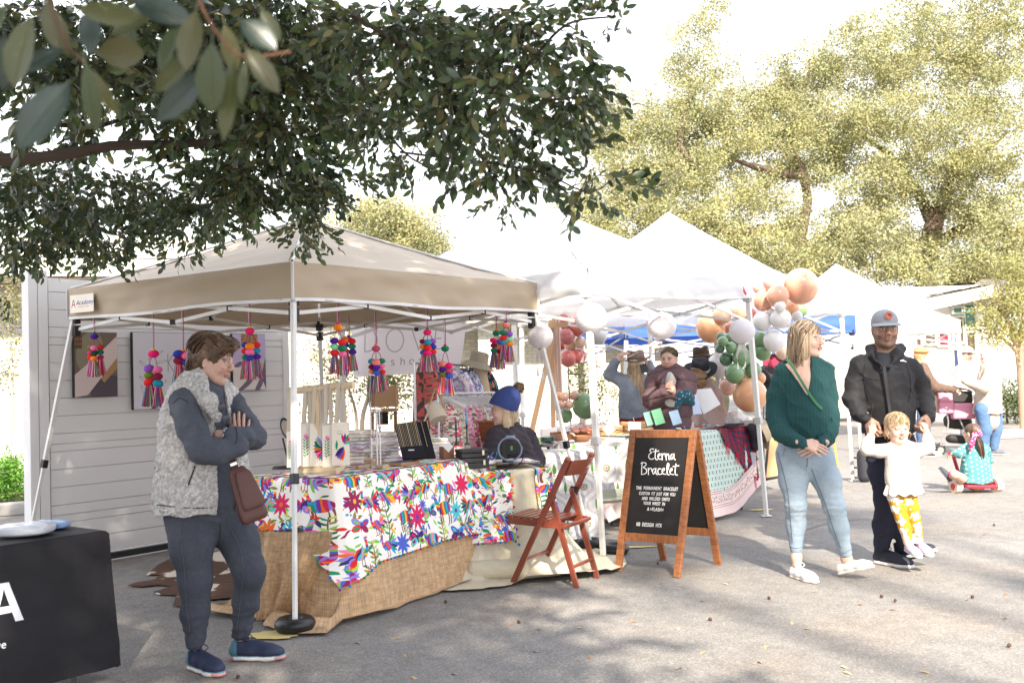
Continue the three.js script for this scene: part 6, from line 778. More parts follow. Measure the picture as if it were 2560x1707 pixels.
{ // the bucket bag, wicker basket, clothes rails
 const D=7.9,c=P(1092,1034,D),t=thing('bucket_bag','cream canvas bucket bag hanging from the clothes rail','bag',c),cm=mat(lin(.66,.58,.46),.8);const g=new THREE.CylinderGeometry(.068,.075,.13,28,4,true);g.rotateZ(.3);g.rotateX(-.5);part(t,'body',g,cm);const bt=new THREE.CircleGeometry(.075,28);bt.rotateX(Math.PI / 2);bt.translate(0,-.064,0);bt.rotateZ(.3);bt.rotateX(-.5);part(t,'base',bt,mat(lin(.6,.53,.43),.8));for(const s of[-1,1])part(t,'strap',tube([V(s*.06,.05,.02),V(s*.03,.14,.02),V(-.005,.2,0)],.008,12,5),mat(lin(.5,.3,.16),.7));part(t,'long_strap',tube([V(-.06,.02,.03),V(-.1,-.06,.05),V(-.13,-.12,.05)],.007,12,5),cm);
 const bk=P(1218,1078,8.2),b=thing('wicker_basket','orange brown woven basket standing behind the black cases','basket',bk);const wv=dataTex(128,128,(u,v)=>{const a=Math.abs(Math.sin(v*Math.PI*16)),q=Math.abs(Math.sin(u*Math.PI*12+(Math.floor(v*16)%2)*1.57));const l=.4+.5*a*(.6+.4*q);return[l,l*.62,l*.42];});const bg=new THREE.CylinderGeometry(.11,.095,.16,26,4,true);bg.scale(1,1,.7);part(b,'weave',bg,mat(white,.8,{map:wv,bumpMap:wv,bumpScale:.006}));const rm=new THREE.TorusGeometry(.11,.008,6,30);rm.scale(1,.7,1);rm.rotateX(Math.PI / 2);rm.translate(0,.08,0);part(b,'rim',rm,mat(lin(.45,.2,.1),.8));
 const fabric=(k,cols,sc=10)=>mat(white,.9,{map:dataTex(128,256,(u,v)=>{const n=fbm(u*sc+k*5,v*sc*2,k,3),m=noise(u*sc*1.5+k,v*sc*3,k+4);let c=cols[0];if(n>.56)c=cols[1];if(m>.74)c=cols[2]||cols[1];return c;})});
 const F=[fabric(1,[[.9,.42,.42],[.35,.32,.3],[.6,.5,.4]],6),fabric(2,[[.85,.87,.92],[.3,.42,.65],[.5,.6,.8]]),fabric(3,[[.93,.9,.92],[.75,.6,.72],[.6,.65,.8]]),fabric(4,[[.92,.88,.86],[.85,.35,.45],[.4,.5,.35]]),fabric(5,[[.12,.14,.24],[.85,.45,.15],[.3,.55,.6]],7),fabric(6,[[.88,.88,.93],[.45,.48,.7],[.45,.48,.7]],16),fabric(7,[[.86,.84,.78],[.75,.7,.6],[.5,.45,.4]],14),fabric(8,[[.95,.7,.78],[.85,.4,.55],[.95,.9,.9]])];
 const garment=(label,px,y0,y1,D,w,m,sleeves,grp)=>{const top=P(px,y0,D),H=(y1-y0)*D / 2500,t2=thing('hanging_dress',label,'dress',top,1.0,grp);part(t2,'body',gridGeo(16,14,(u,v)=>{const a=u*TAU,wd=w*(.62+.5*v)*(v<.12?.5+v*4.2:1),dd=.045*(1+.5*v);return{p:V(Math.cos(a)*dd*(1+.25*Math.sin(a*5+v*2)),-v*H,Math.sin(a)*wd),uv:[u*2,v*2]};}),m);if(sleeves)for(const s of[-1,1])part(t2,'sleeve',taper([V(0,-.05,s*w*.55),V(.01,-.2,s*w*.95),V(.02,-.38,s*w*1.05)],[.06,.055,.05],8,10),m);part(t2,'hanger',tube([V(0,-.02,-w*.6),V(0,.02,0),V(0,-.02,w*.6)],.006,10,5),mat(lin(.8,.8,.8),.5));part(t2,'hook',tube([V(0,.01,0),V(0,.05,0),V(.012,.065,0),V(.024,.055,0)],.003,10,5),mat(lin(.6,.6,.6),.3,{metalness:.8}));};
 const rail=(label,pts,D0,D1,legs)=>{const a=P(pts[0],pts[1],D0),b2=P(pts[2],pts[3],D1),r=thing('clothes_rail',label,'clothes rail',a.clone().setY(0)),cr=mat(lin(.6,.6,.62),.25,{metalness:.8});wpart(r,'rail',rod(a,b2,.013),cr);for(const p of[a,b2]){wpart(r,'upright',rod(p.clone().setY(.02),p,.012),cr);wpart(r,'foot',bar(p.clone().add(V(-.12,0,.1)).setY(.02),p.clone().add(V(.12,0,-.1)).setY(.02),.03,.03),cr);}return[a,b2];};
 rail('chrome clothes rail of white hangers behind the jewellery table',[1095,985,1235,982],7.9,8.7);rail('tall clothes rail of printed dresses at the back of the stall',[1035,905,1225,915],8.9,9.9);
 [['coral printed dress with dark palms on the tall rail',1065,905,1190,9.05,.2,F[0],0],['grey blue printed dress on the tall rail',1098,905,1190,9.2,.2,F[1],0],['pale lilac printed blouse on the tall rail',1130,925,1150,9.3,.2,F[2],1],['small dotted white dress on the tall rail',1152,920,1150,9.45,.2,F[5],1],['dark navy blouse with orange print on the tall rail',1188,918,1120,9.7,.2,F[4],1]].forEach((a)=>garment(...a,'printed clothes on the tall rail'));
 [[1112,F[3]],[1128,F[6]],[1144,F[7]],[1158,F[3]],[1172,F[7]],[1186,F[6]],[1200,F[2]],[1212,F[5]],[1226,F[5]]].forEach(([x,m],i)=>garment(['white dress with red flowers','beige printed blouse','pink printed blouse','rose printed blouse','pink striped blouse','taupe blouse','lilac printed blouse','blue tile print dress','blue dotted dress'][i]+' hanging from a white hanger',x,1010,1190,7.95+i*.09,.19,m,0,'clothes on the chrome rail'));
 [0,1,2,3,4,5,6,7,8].forEach((i)=>{const p=P(1112+i*15,990,7.95+i*.09),h=thing('white_hanger','white wooden hanger on the chrome rail','hanger',p,1.0,'white hangers on the chrome rail'),wm=mat(lin(.78,.78,.8),.45);for(const s of[-1,1])part(h,'arm',bar(V(0,-.01,0),V(0,-.085,s*.2),.03,.012,V(0,1,0),.004),wm);part(h,'hook',tube([V(0,-.01,0),V(0,.02,0),V(.012,.032,0),V(.02,.02,0)],.0025,8,5),mat(lin(.6,.6,.6),.3,{metalness:.8}));});
 // straw hat on a stand
 const hp=P(1196,905,9.4),hh=thing('straw_hat','black and white woven hat on a bust stand behind the clothes','hat',hp);const st=dataTex(128,128,(u,v)=>{const k=(Math.floor(u*40)+Math.floor(v*24))%2;return k?[.85,.8,.7]:[.25,.22,.2];});part(hh,'crown',new THREE.LatheGeometry([[.001,.1],[.06,.1],[.085,.085],[.09,0],[.095,-.005]].map((q)=>new THREE.Vector2(...q)),28),mat(white,.9,{map:rep(st,2,1)}));part(hh,'brim',new THREE.LatheGeometry([[.09,0],[.13,-.02],[.17,-.06]].map((q)=>new THREE.Vector2(...q)),28),mat(white,.9,{map:rep(st,3,1)}));hh.rotation.z=-.25;const bust=thing('hat_bust','cream bust stand under the woven hat','bust',hp.clone().add(V(.02,-.28,0)));part(bust,'bust',new THREE.LatheGeometry([[.05,-.9],[.03,-.86],[.02,-.3],[.09,-.06],[.075,.06],[.06,.16],[.08,.24],[.05,.3]].map((q)=>new THREE.Vector2(...q)),20),mat(lin(.5,.4,.28),.8));
 const sh=thing('shelf_unit','light wooden shelf with a cardboard box behind the necklace stands','shelf',P(965,1100,9.6).setY(0));const sp=(x,y)=>P(x,y,9.6),wd=mat(lin(.5,.3,.16),.7);wpart(sh,'shelf',bar(sp(930,1028),sp(992,1024),.3,.03,V(0,0,1)),wd);wpart(sh,'upright',bar(sp(990,1150),sp(988,1022),.03,.03),wd);wpart(sh,'upright',bar(sp(932,1150),sp(930,1028),.03,.03),wd);wpart(sh,'patterned_panel',box(.1,.12,.02,sp(962,1044).x,sp(962,1044).y,-9.45),mat(white,.8,{map:dataTex(64,64,(u,v)=>{const k=Math.abs(Math.sin(u*6.3)+Math.cos(v*6.3))<.5;return k?[.6,.5,.25]:[.14,.12,.08];})}));
 const cb=thing('cardboard_box','open cardboard box on the wooden shelf','box',sp(960,1022));part(cb,'body',box(.26,.2,.2,0,.12,0,.003),mat(lin(.55,.34,.19),.85));part(cb,'flap',box(.13,.004,.2,-.17,.24,0).rotateZ(.3),mat(lin(.5,.3,.17),.85));
}
// ------------------------------------------------------------------ the lantern tent's tables and goods
const cypress=canvasTex(1024,1024,(g,w,h)=>{g.fillStyle='#dedbda';g.fillRect(0,0,w,h);g.lineWidth=6;g.strokeStyle='#a39aa4';for(let i=-1;i<5;i++)for(let j=-1;j<5;j++){const x=i*256+(j%2?128:0),y=j*256;for(const k of[1,.86]){g.beginPath();g.moveTo(x,y-150*k);g.bezierCurveTo(x+40*k,y-90*k,x+128*k,y-80*k,x+110*k,y);g.bezierCurveTo(x+128*k,y+80*k,x+40*k,y+90*k,x,y+150*k);g.bezierCurveTo(x-40*k,y+90*k,x-128*k,y+80*k,x-110*k,y);g.bezierCurveTo(x-128*k,y-80*k,x-40*k,y-90*k,x,y-150*k);g.stroke();}if((i+j)%2){g.fillStyle='#5c8a38';g.beginPath();g.moveTo(x,y-90);g.quadraticCurveTo(x+44,y+30,x,y+62);g.quadraticCurveTo(x-44,y+30,x,y-90);g.fill();g.fillStyle='#5f6a4a';g.fillRect(x-3,y+50,6,34);g.beginPath();g.ellipse(x,y+84,18,5,0,0,7);g.fill();}else{for(let k=0;k<9;k++){g.fillStyle=k%2?'#b98c84':'#7f9a60';g.beginPath();g.arc(x+Math.cos(k*.7)*34,y+Math.sin(k*.7)*34,13,0,7);g.fill();}g.fillStyle='#a87870';g.beginPath();g.arc(x,y,16,0,7);g.fill();}}},true);
const mintPrint=canvasTex(512,1024,(g,w,h)=>{g.fillStyle='#d5dfda';g.fillRect(0,0,w,h);for(let i=0;i<9;i++)for(let j=0;j<18;j++){const x=(i+(j%2)*.5)*w / 8,y=j*h / 18*1.0+20;g.strokeStyle='#a3c0b4';g.lineWidth=6;g.beginPath();g.ellipse(x,y,26,52,0,0,7);g.stroke();g.fillStyle='#6a6538';g.beginPath();g.ellipse(x,y,9,19,0,0,7);g.fill();}},true);
const borderPrint=canvasTex(1024,256,(g,w,h)=>{g.fillStyle='#e3cbc7';g.fillRect(0,0,w,h);g.strokeStyle='#a5857a';g.lineWidth=7;for(const y of[14,34,150,170]){g.beginPath();g.moveTo(0,y);g.lineTo(w,y);g.stroke();}const r=rng(9);for(let i=0;i<40;i++){const x=i*w / 40;g.fillStyle=i%3?'#8d7560':'#686f44';for(let k=0;k<5;k++){g.beginPath();g.arc(x+r()*22,60+r()*66,6,0,7);g.fill();}}for(let x=0;x<w;x+=10){g.fillStyle='#d6b7b7';g.fillRect(x,186,4,70);}},true);
const lace=canvasTex(512,128,(g,w,h)=>{g.fillStyle='#cdcdc2';g.fillRect(0,0,w,h);g.fillStyle='#77805f';for(let i=0;i<32;i++)for(let j=0;j<5;j++)g.fillRect(i*16+4,j*18+8,7,9);g.fillStyle='#d7dfc0';g.fillRect(0,100,w,28);},true);
const cypMat=mat(white,.9,{map:cypress});
{
 // near corner table
 const o1=W(.24,8.32),a1=V(.94,0,-.34).normalize().multiplyScalar(.4),b1=V(-.34,0,-.94).normalize().multiplyScalar(.45);plainTable(o1,a1,b1,.755,'small table under the white cypress print cloth');const t1=thing('cypress_cloth','white cloth printed with blue trellis and green cypresses behind the canopy leg','tablecloth',o1.clone().setY(0));const c1=cloth(o1,a1,b1,.758,()=>.73,{s0:-.35,s1:.75,sx:.62,sy:.62,fold:.035,freq:9,seed:51,flare:.09,n:90,soft:.04});wpart(t1,'cloth',c1.g,cypMat);const l1=cloth(o1,a1,b1,.1,()=>.075,{s0:-.35,s1:.75,sx:.4,sy:.09,v0:0,fold:.02,seed:51,flare:.0,off:.085,n:60,soft:.04,topUp:-.02});
 // long table
 const o2=W(.42,8.92),a2=V(.92,0,-.3).normalize().multiplyScalar(.85),b2=V(-.3,0,-.92).normalize().multiplyScalar(.6);plainTable(o2,a2,b2,.79,'table under the trellis print cloth in the lantern tent');const t2=thing('trellis_cloth','pale cloth with cypress print and lace border over the lantern tent table','tablecloth',o2.clone().setY(0));const c2=cloth(o2,a2,b2,.793,()=>.52,{s0:-.2,s1:1.1,sx:.8,sy:.8,v0:.25,fold:.02,freq:6,seed:53,flare:.04,n:80,soft:.04});wpart(t2,'cloth',c2.g,cypMat);const hem=c2.hem;wpart(t2,'lace_border',gridGeo(hem.length-1,1,(u,v)=>{const i=Math.round(u*(hem.length-1)),p=hem[i].clone();p.y+=.1*(1-v)-.02;const d=p.clone().sub(o2.clone().addScaledVector(a2,.5).addScaledVector(b2,.5)).setY(0).normalize();p.addScaledVector(d,.006);return{p,uv:[u*3,1-v]};}),mat(white,.9,{map:lace}));
 const under=cloth(o2,a2,b2,.785,()=>.7,{s0:-.1,s1:1,fold:.02,seed:57,flare:.0,off:-.02,n:50});const tu2=thing('pink_undercloth','plain pale pink cloth showing under the lace border','tablecloth',o2.clone().setY(0));wpart(tu2,'cloth',under.g,mat(lin(.7,.58,.55),.9));
 // right table with mint print
 const o3=W(1.22,8.85),a3=V(.672,0,-.741).normalize().multiplyScalar(1.72),b3=V(-.741,0,-.672).normalize().multiplyScalar(.65),h3=.835;plainTable(o3,a3,b3,h3,'table under the mint print cloth in the lantern tent');const t3=thing('mint_cloth','mint oval print cloth with pink floral border hanging nearly to the ground','tablecloth',o3.clone().setY(0));const dr=(s,k)=>s===0?.81-.22*smooth(.62,1,k):.56;const opt={s0:-.1,s1:2.1,sx:.5,sy:1,fold:.02,freq:3,seed:61,flare:.13,n:110,soft:.05,nv:30};const c3=cloth(o3,a3,b3,h3+.003,dr,opt);wpart(t3,'cloth',c3.g,mat(white,.9,{map:mintPrint}));
 const hm=c3.hem;wpart(t3,'floral_border',gridGeo(hm.length-1,6,(u,v)=>{const i=Math.round(u*(hm.length-1)),p=hm[i].clone();const d=p.clone().sub(o3.clone().addScaledVector(a3,.5).addScaledVector(b3,.5)).setY(0).normalize(),k=(1-v)*.24;p.y+=k;p.addScaledVector(d,.008-k*.13);return{p,uv:[u*3,1-v]};}),mat(white,.9,{map:borderPrint}));
 for(const[x,D]of[[2.28,10.0]]){const q=thing('tag_card','white price card pinned at the end of the mint cloth','tag',W(2.33,9.95,.52));part(q,'card',box(.1,.13,.002).rotateY(-.5).rotateZ(-.15),mat(lin(.72,.72,.78),.8));}
 // plaid scarf, straw hat and jumper over the right end
 const plaid=dataTex(256,256,(u,v)=>{const a=(u*6%1)<.5,b=(v*6%1)<.5,f=(Math.floor(u*128)+Math.floor(v*128))%2;return a&&b?[.62,.08,.12]:a!==b?(f?[.5,.1,.16]:[.2,.18,.3]):[.16,.18,.33];});const pm=mat(white,.95,{map:plaid}),an=a3.clone().normalize(),on=V(.741,0,.672);const sc=thing('plaid_scarf','red and navy plaid scarf with red tassels draped over the mint cloth','scarf',o3.clone().addScaledVector(an,1.3).setY(0));const cl=(u,v)=>{const s=lerp(1.06,1.66,u),lo=.16+.38*smooth(0,.85,u)+(u>.85?-.02:0),p=o3.clone().addScaledVector(an,s+.05*v).addScaledVector(on,.045+lo*v*.13+.012*Math.sin(u*14+v*3));p.y=h3+.006-lo*v;return p;};wpart(sc,'cloth',gridGeo(30,16,(u,v)=>({p:cl(u,v),uv:[u*1.2,v*1.1]})),pm);wpart(sc,'top_fold',gridGeo(20,6,(u,v)=>{const p=o3.clone().addScaledVector(an,lerp(1.06,1.66,u)).addScaledVector(on,.045-v*.25);p.y=h3+.009;return{p,uv:[u*1.2,v*.4]};}),pm);for(const u of[.08,.3,.55,.72]){const p=cl(u,1);wpart(sc,'tassel',merge([0,1,2,3].map((k)=>rod(p.clone().add(V((k-1.5)*.008,.03,.01)),p.clone().add(V((k-1.5)*.014,-.07-.01*k,.012)),.004,.003,5))),mat(lin(.6,.02,.06),.9));}
 const hat=thing('straw_sunhat','straw hat hanging off the end of the right table','hat',P(1906,1085,10.0));const hg=new THREE.LatheGeometry([[.001,.08],[.06,.08],[.085,.05],[.09,0],[.15,-.02],[.17,-.015]].map((q)=>new THREE.Vector2(...q)),30);hg.rotateZ(-1.2);part(hat,'straw',hg,mat(lin(.62,.5,.32),.9,{bumpMap:weave,bumpScale:.004}));const cr=thing('dark_jumper','dark folded jumper between the plaid scarf and the straw hat','jumper',P(1888,1090,9.95));const cf=new Field();cf.chain([P(1880,1070,9.95),P(1892,1085,9.97),P(1890,1115,9.98)],[.05,.06,.05],.03);cf.disp=folds(.008,20);wpart(cr,'knit',cf.mesh(.009,.02,()=>[.03,.03,.04]),clothVC);
 const den=thing('denim_trousers','folded dark denim with blue and orange cuff over the table edge','trousers',P(1730,1090,9.0));const df=new Field();df.chain([P(1680,1076,9.0),P(1712,1080,8.95),P(1735,1105,8.93)],[.03,.045,.05],.03,V(0,0,1),.7);df.disp=folds(.006,25);wpart(den,'denim',df.mesh(.008,.02,(p)=>p.y<P(1735,1105,8.93).y-.0?(p.y<P(1735,1114,8.93).y?[.6,.3,.12]:[.08,.2,.5]):noise(p.x*120,p.y*120,p.z*120)>.85?[.6,.6,.6]:[.025,.03,.075]),clothVC);
 // bowls, mats, packets on the long table
 const H2=.796,on2=(px,py,h=H2)=>G(px,py,h),wd=mat(lin(.27,.11,.05),.5,{bumpMap:grain,bumpScale:.001});
 const bowl=(label,px,py,r,sx,m)=>{const t=thing('dough_bowl',label,'bowl',on2(px,py),.3,'wooden dough bowls on the long table');const g=new THREE.LatheGeometry([[.001,.004],[.5,.006],[.85,.4],[1,.75],[.94,.75],[.8,.4],[.45,.08],[.001,.07]].map(([a,b])=>new THREE.Vector2(a*r,b*.075)),30);g.scale(sx,1,1);part(t,'bowl',g,m);};
 bowl('long wooden dough bowl full of terracotta tiles',1470,1092,.095,1.7,wd);bowl('wooden dough bowl at the front of the long table',1455,1104,.07,1.6,mat(lin(.34,.15,.07),.5));
 for(const[x,y,a,i]of[[1440,1078,.5,0],[1462,1076,.2,1],[1475,1080,.9,2],[1452,1066,.1,3],[1484,1072,.6,4]]){const p=on2(x,y+6,H2+.04);const q=thing('terracotta_tile','terracotta geometric tile piled in the wooden bowl','tile',p,a,'terracotta tiles in the bowl');part(q,'tile',new THREE.CylinderGeometry(.045,.045,.012,i%2?6:5).rotateX(.5+i*.2).translate(0,.03,0),mat(lin(.62,.24,.15),.85));}
 const bx2=(label,px,py)=>{const q=thing('wooden_crate',label,'crate',on2(px,py),.35,'small wooden crates on the long table');part(q,'base',box(.17,.01,.1,0,.006,0),wd);for(const s of[-1,1]){part(q,'side',box(.17,.045,.01,0,.034,s*.048,.002),wd);part(q,'end',box(.01,.045,.084,s*.08,.034,0,.002),wd);}};bx2('shallow wooden crate beside the dough bowls',1400,1094);bx2('wooden crate beneath the terracotta bowl',1408,1100);
 const straw=[mat(lin(.5,.3,.15),.95),mat(lin(.56,.36,.19),.95),mat(lin(.44,.26,.13),.95)];const pile=(px,py,n,r,seed,top)=>{const b=on2(px,py),rr=rng(seed);for(let i=0;i<n;i++){const q=thing('woven_placemat',top?'woven straw placemat in the taller pile on the long table':'woven straw placemat in the lower pile on the long table','placemat',b.clone().add(V((rr()-.5)*.02,i*.0115,(rr()-.5)*.02)),rr()*6,top?'taller pile of straw placemats':'lower pile of straw placemats');const g=new THREE.CylinderGeometry(r*(.94+.1*rr()),r,.0095,22),p=g.attributes.position;for(let k=0;k<p.count;k++)p.setY(k,p.getY(k)+.004*Math.sin(Math.atan2(p.getZ(k),p.getX(k))*7+i));g.translate(0,.006,0);part(q,'weave',g,straw[i%3]);}};pile(1524,1098,11,.13,5,false);pile(1592,1094,13,.15,6,true);
 const card=(label,px,py,D,w,h,rz)=>{const q=thing('pink_tag',label,'tag',P(px,py,D),0,'pink price tags');part(q,'card',box(w,h,.002).rotateZ(rz),mat(lin(.78,.64,.66),.8));part(q,'string',rod(V(0,h*.5,0),V(-.01,h*.5+.04,-.01),.0015),mat(lin(.6,.5,.4),.8));};card('pink diamond price tag on the lower pile of placemats',1522,1073,8.86,.085,.085,.7);card('pink price card leaning on the taller pile of placemats',1587,1066,8.95,.11,.08,-.1);card('pink price tag tied to the netted basket',1526,1286,8.6,.085,.11,.45);
 const tray=thing('white_tray_stack','stack of white trays at the front of the long table','trays',on2(1525,1116));for(let i=0;i<3;i++)part(tray,'tray',box(.36,.011,.16,.0+.008*i,.008+i*.013,0,.004).rotateY(.3),mat(lin(.72,.7,.68),.7));
 const plastic=mat(lin(.78,.74,.78),.18,{transmission:.45});[[1400,1060,.08],[1440,1056,.09],[1500,1056,.1],[1520,1062,.09],[1478,1052,.07]].forEach(([x,y,r],i)=>{const q=thing('plastic_packet','clear crinkled packet of sweets on the long table','packet',on2(x,y+26,H2),0,'clear packets on the long table'),g=new THREE.IcosahedronGeometry(r,3),p=g.attributes.position;for(let k=0;k<p.count;k++){const s=.75+.55*noise(p.getX(k)*45+i,p.getY(k)*45,p.getZ(k)*45);p.setXYZ(k,p.getX(k)*s*1.2,Math.max(-r*.5,p.getY(k)*s*.6),p.getZ(k)*s);}g.computeVertexNormals();g.translate(0,r*.5,0);part(q,'wrap',g,plastic);part(q,'contents',new THREE.IcosahedronGeometry(r*.5,1).translate(0,r*.4,0),mat(lin(...[[.6,.5,.2],[.45,.25,.4],[.6,.55,.5],[.5,.4,.3],[.7,.6,.5]][i]),.7));});
 const tin=thing('coral_print_box','white box with a red coral print on the long table','box',on2(1372,1090));part(tin,'box',box(.16,.075,.1,0,.04,0,.004).rotateY(.2),mat(white,.7,{map:canvasTex(256,128,(g)=>{g.fillStyle='#f3eef0';g.fillRect(0,0,256,128);g.strokeStyle='#c0283c';g.lineWidth=7;for(const[x,y]of[[60,30],[90,20],[120,16],[150,20],[180,32],[75,60],[165,60]]){g.beginPath();g.moveTo(120,118);g.quadraticCurveTo((120+x) / 2+10,80,x,y);g.stroke();}})}));const pl=thing('plate_stack','stack of teal plates at the end of the long table','plates',on2(1368,1104));for(let i=0;i<5;i++)part(pl,'plate',new THREE.CylinderGeometry(.07,.055,.008,24).translate(.004*(i%2),.006+i*.009,0),mat(lin(.16,.24,.24),.4));
 const fl=thing('white_flowers','small bunch of white flowers on the long table','flowers',on2(1514,1058));{const r=rng(3),gs=[];for(let i=0;i<34;i++)gs.push(new THREE.IcosahedronGeometry(.013,0).translate((r()-.5)*.12,.03+r()*.05,(r()-.5)*.06));part(fl,'blooms',merge(gs),mat(lin(.78,.74,.55),.9));}
 // netted basket under the table
 const bk=thing('netted_basket','orange basket in a dark wire net under the long table','basket',G(1518,1300).setY(0));const bg=new THREE.CylinderGeometry(.17,.15,.17,30,1,true);bg.scale(1,1,.7);bg.translate(0,.09,0);part(bk,'lining',bg,mat(lin(.55,.28,.12),.85));const net=[];for(let j=0;j<4;j++)for(let i=0;i<18;i++){const a=(i+(j%2)*.5) / 18*TAU,R=.165,y=.03+j*.042;const p=(aa,yy)=>V(Math.cos(aa)*(R+yy*.1),yy,Math.sin(aa)*(R+yy*.1)*.7),dlt=Math.PI / 18;net.push(rod(p(a,y),p(a+dlt,y+.042),.0035,.0035,4,false),rod(p(a,y),p(a-dlt,y+.042),.0035,.0035,4,false));}part(bk,'wire_net',merge(net),mat(lin(.06,.035,.02),.6));part(bk,'rim',new THREE.TorusGeometry(.178,.008,6,34).scale(1,.7,1).rotateX(Math.PI / 2).translate(0,.175,0),mat(lin(.06,.035,.02),.6));
 // right table goods
 const H3=h3+.006,on3=(px,py)=>G(px,py,H3);const frameP=(label,px,py,D,w,h,ry,draw)=>{const q=thing('small_picture',label,'picture',P(px,py,D),ry,'small pictures on the right table');part(q,'frame',box(w,h,.012,0,0,0,.006).rotateZ(.22).rotateX(-.2),black);part(q,'print',box(w*.9,h*.92,.002,0,0,.008).rotateZ(.22).rotateX(-.2),mat(white,.35,{map:canvasTex(128,192,draw)}));};
 const paint=(bgc,cols)=>(g)=>{g.fillStyle=bgc;g.fillRect(0,0,128,192);const r=rng(cols.length*7);for(let i=0;i<26;i++){g.fillStyle=cols[i%cols.length];g.beginPath();g.arc(30+r()*68,50+r()*100,6+r()*12,0,7);g.fill();}};frameP('small coral and teal picture leaning on the right table',1624,1046,9.02,.1,.135,.2,paint('#86b3a4',['#b0503f','#23656a','#c8a79c']));frameP('small picture with a red flower leaning on the right table',1645,1042,9.0,.105,.15,.2,paint('#6fae82',['#a02016','#b48418','#6a1a12']));frameP('small blue picture half behind the milk glass',1688,1044,9.05,.1,.14,.2,paint('#9fb8cf',['#36599a','#5a3f80','#b8c4d4']));
 const vase=thing('milk_glass','fluted white milk glass goblet on the right table','goblet',on3(1668,1074));const vg=new THREE.LatheGeometry([[.035,0],[.03,.006],[.008,.02],[.008,.04],[.026,.06],[.034,.15],[.031,.15],[.02,.06]].map((q)=>new THREE.Vector2(...q)),40),vp=vg.attributes.position;for(let i=0;i<vp.count;i++){const k=1+.05*Math.sin(Math.atan2(vp.getZ(i),vp.getX(i))*14);vp.setX(i,vp.getX(i)*k);vp.setZ(i,vp.getZ(i)*k);}vg.computeVertexNormals();part(vase,'glass',vg,mat(lin(.8,.79,.78),.25));
 [[1702,1070,.035,.13,'tall pale pink box'],[1712,1072,.05,.075,'wide pale pink box'],[1728,1070,.05,.06,'low pale pink box']].forEach(([x,y,w,h,n])=>{const q=thing('pink_box',n+' beside the milk glass','box',on3(x,y),.3);part(q,'box',box(w,h,w,0,h / 2,0,.003),mat(lin(.76,.56,.58),.7));});
 const sign=(label,pts,D,c)=>{const a=pts.map(([x,y],i)=>P(x,y,D+(i<2?.1:0))),q=thing('white_placard',label,'placard',a[3].clone());wpart(q,'sheet',gridGeo(1,1,(u,v)=>({p:a[0].clone().lerp(a[1],u).lerp(a[3].clone().lerp(a[2],u),v)})),mat(c,.7));wpart(q,'rear_sheet',gridGeo(1,1,(u,v)=>({p:a[0].clone().lerp(a[1],u).lerp(a[3].clone().lerp(a[2],u),v).add(V(0,-.003,-.006))})),mat(c,.7));};sign('large blank white placard leaning on the right table',[[1733,974],[1778,970],[1802,1010],[1760,1035]],9.6,lin(.8,.79,.78));sign('pale blue card standing behind the jewellery',[[1728,986],[1742,986],[1756,1034],[1734,1036]],9.4,lin(.55,.63,.78));
 const cl2=thing('teal_headscarf','teal printed headscarf draped over a white display','scarf',P(1712,1010,9.2));const tf=new Field();tf.chain([P(1694,1014,9.2),P(1706,992,9.2),P(1718,990,9.2),P(1732,1008,9.2)],[.03,.05,.05,.03],.03,V(0,0,1),.7);tf.disp=folds(.012,22);wpart(cl2,'cloth',tf.mesh(.008,.02,(p)=>noise(p.x*90,p.y*90,p.z*90)>.8?[.6,.65,.65]:[.02,.1,.14]),clothVC);const dsp=thing('white_display_block','white display block hung with a bead necklace','display block',on3(1720,1066));part(dsp,'block',box(.09,.2,.06,0,.1,0,.01),mat(lin(.76,.75,.75),.6));part(dsp,'necklace',tube([V(-.03,.17,.035),V(-.01,.1,.04),V(.02,.09,.04),V(.035,.17,.035)],.003,18,5),mat(lin(.55,.2,.15),.5));
 const r=rng(77);for(let i=0;i<16;i++){const x=lerp(1745,1800,r()),y=lerp(1058,1072,r()),q=thing('jewellery_roll','small roll of coloured hair ties on the right table','hair tie',on3(x,y),r()*3,'hair ties on the right table'),c=hex(['#d98a9a','#7f93c8','#e8e4e0','#c06a52','#9fb8c8','#ded0ee'][i%6]);part(q,'ring',new THREE.TorusGeometry(.017,.007,6,14).rotateX(1.2).translate(0,.016,0),mat(c,.8));}
 const bagp=thing('white_bag_pile','pile of white tissue bags in a dark tray on the right table','bags',on3(1838,1062));{const f=new Field();f.chain([V(-.14,.03,0),V(.0,.06,0),V(.13,.03,0)],[.05,.075,.05],.05);f.disp=(x,y,z)=>crease(x*18,y*18,z*18,.018,3);const g=f.mesh(.008,.03);part(bagp,'bags',g,mat(lin(.78,.77,.77),.6));part(bagp,'tray',box(.36,.02,.2,.02,.01,0,.006),mat(lin(.09,.08,.1),.5));}const sl=thing('black_sleeves','fanned stack of black sleeves at the front of the right table','sleeves',on3(1820,1070));for(let i=0;i<5;i++)part(sl,'sleeve',box(.16,.008,.09,i*.018,.008+i*.008,.0,.003).rotateY(.1*i-.4),mat(lin(.03,.028,.035),.35));const gf=thing('dark_green_card','dark green gift card standing behind the tissue bags','card',on3(1786,1056));part(gf,'card',box(.09,.11,.02,0,.06,0,.003).rotateZ(.1),mat(lin(.09,.1,.06),.7));const wt=thing('white_flat_box','flat white box at the end of the right table','box',on3(1895,1062));part(wt,'box',box(.24,.05,.12,0,.026,0,.004).rotateY(-.6),mat(lin(.72,.7,.66),.7));const ov=thing('oval_tray','white oval tray at the front of the right table','tray',on3(1705,1080));part(ov,'tray',new THREE.CylinderGeometry(.16,.15,.014,36).scale(1,1,.5).rotateY(.4).translate(0,.008,0),mat(lin(.75,.74,.72),.5));
}
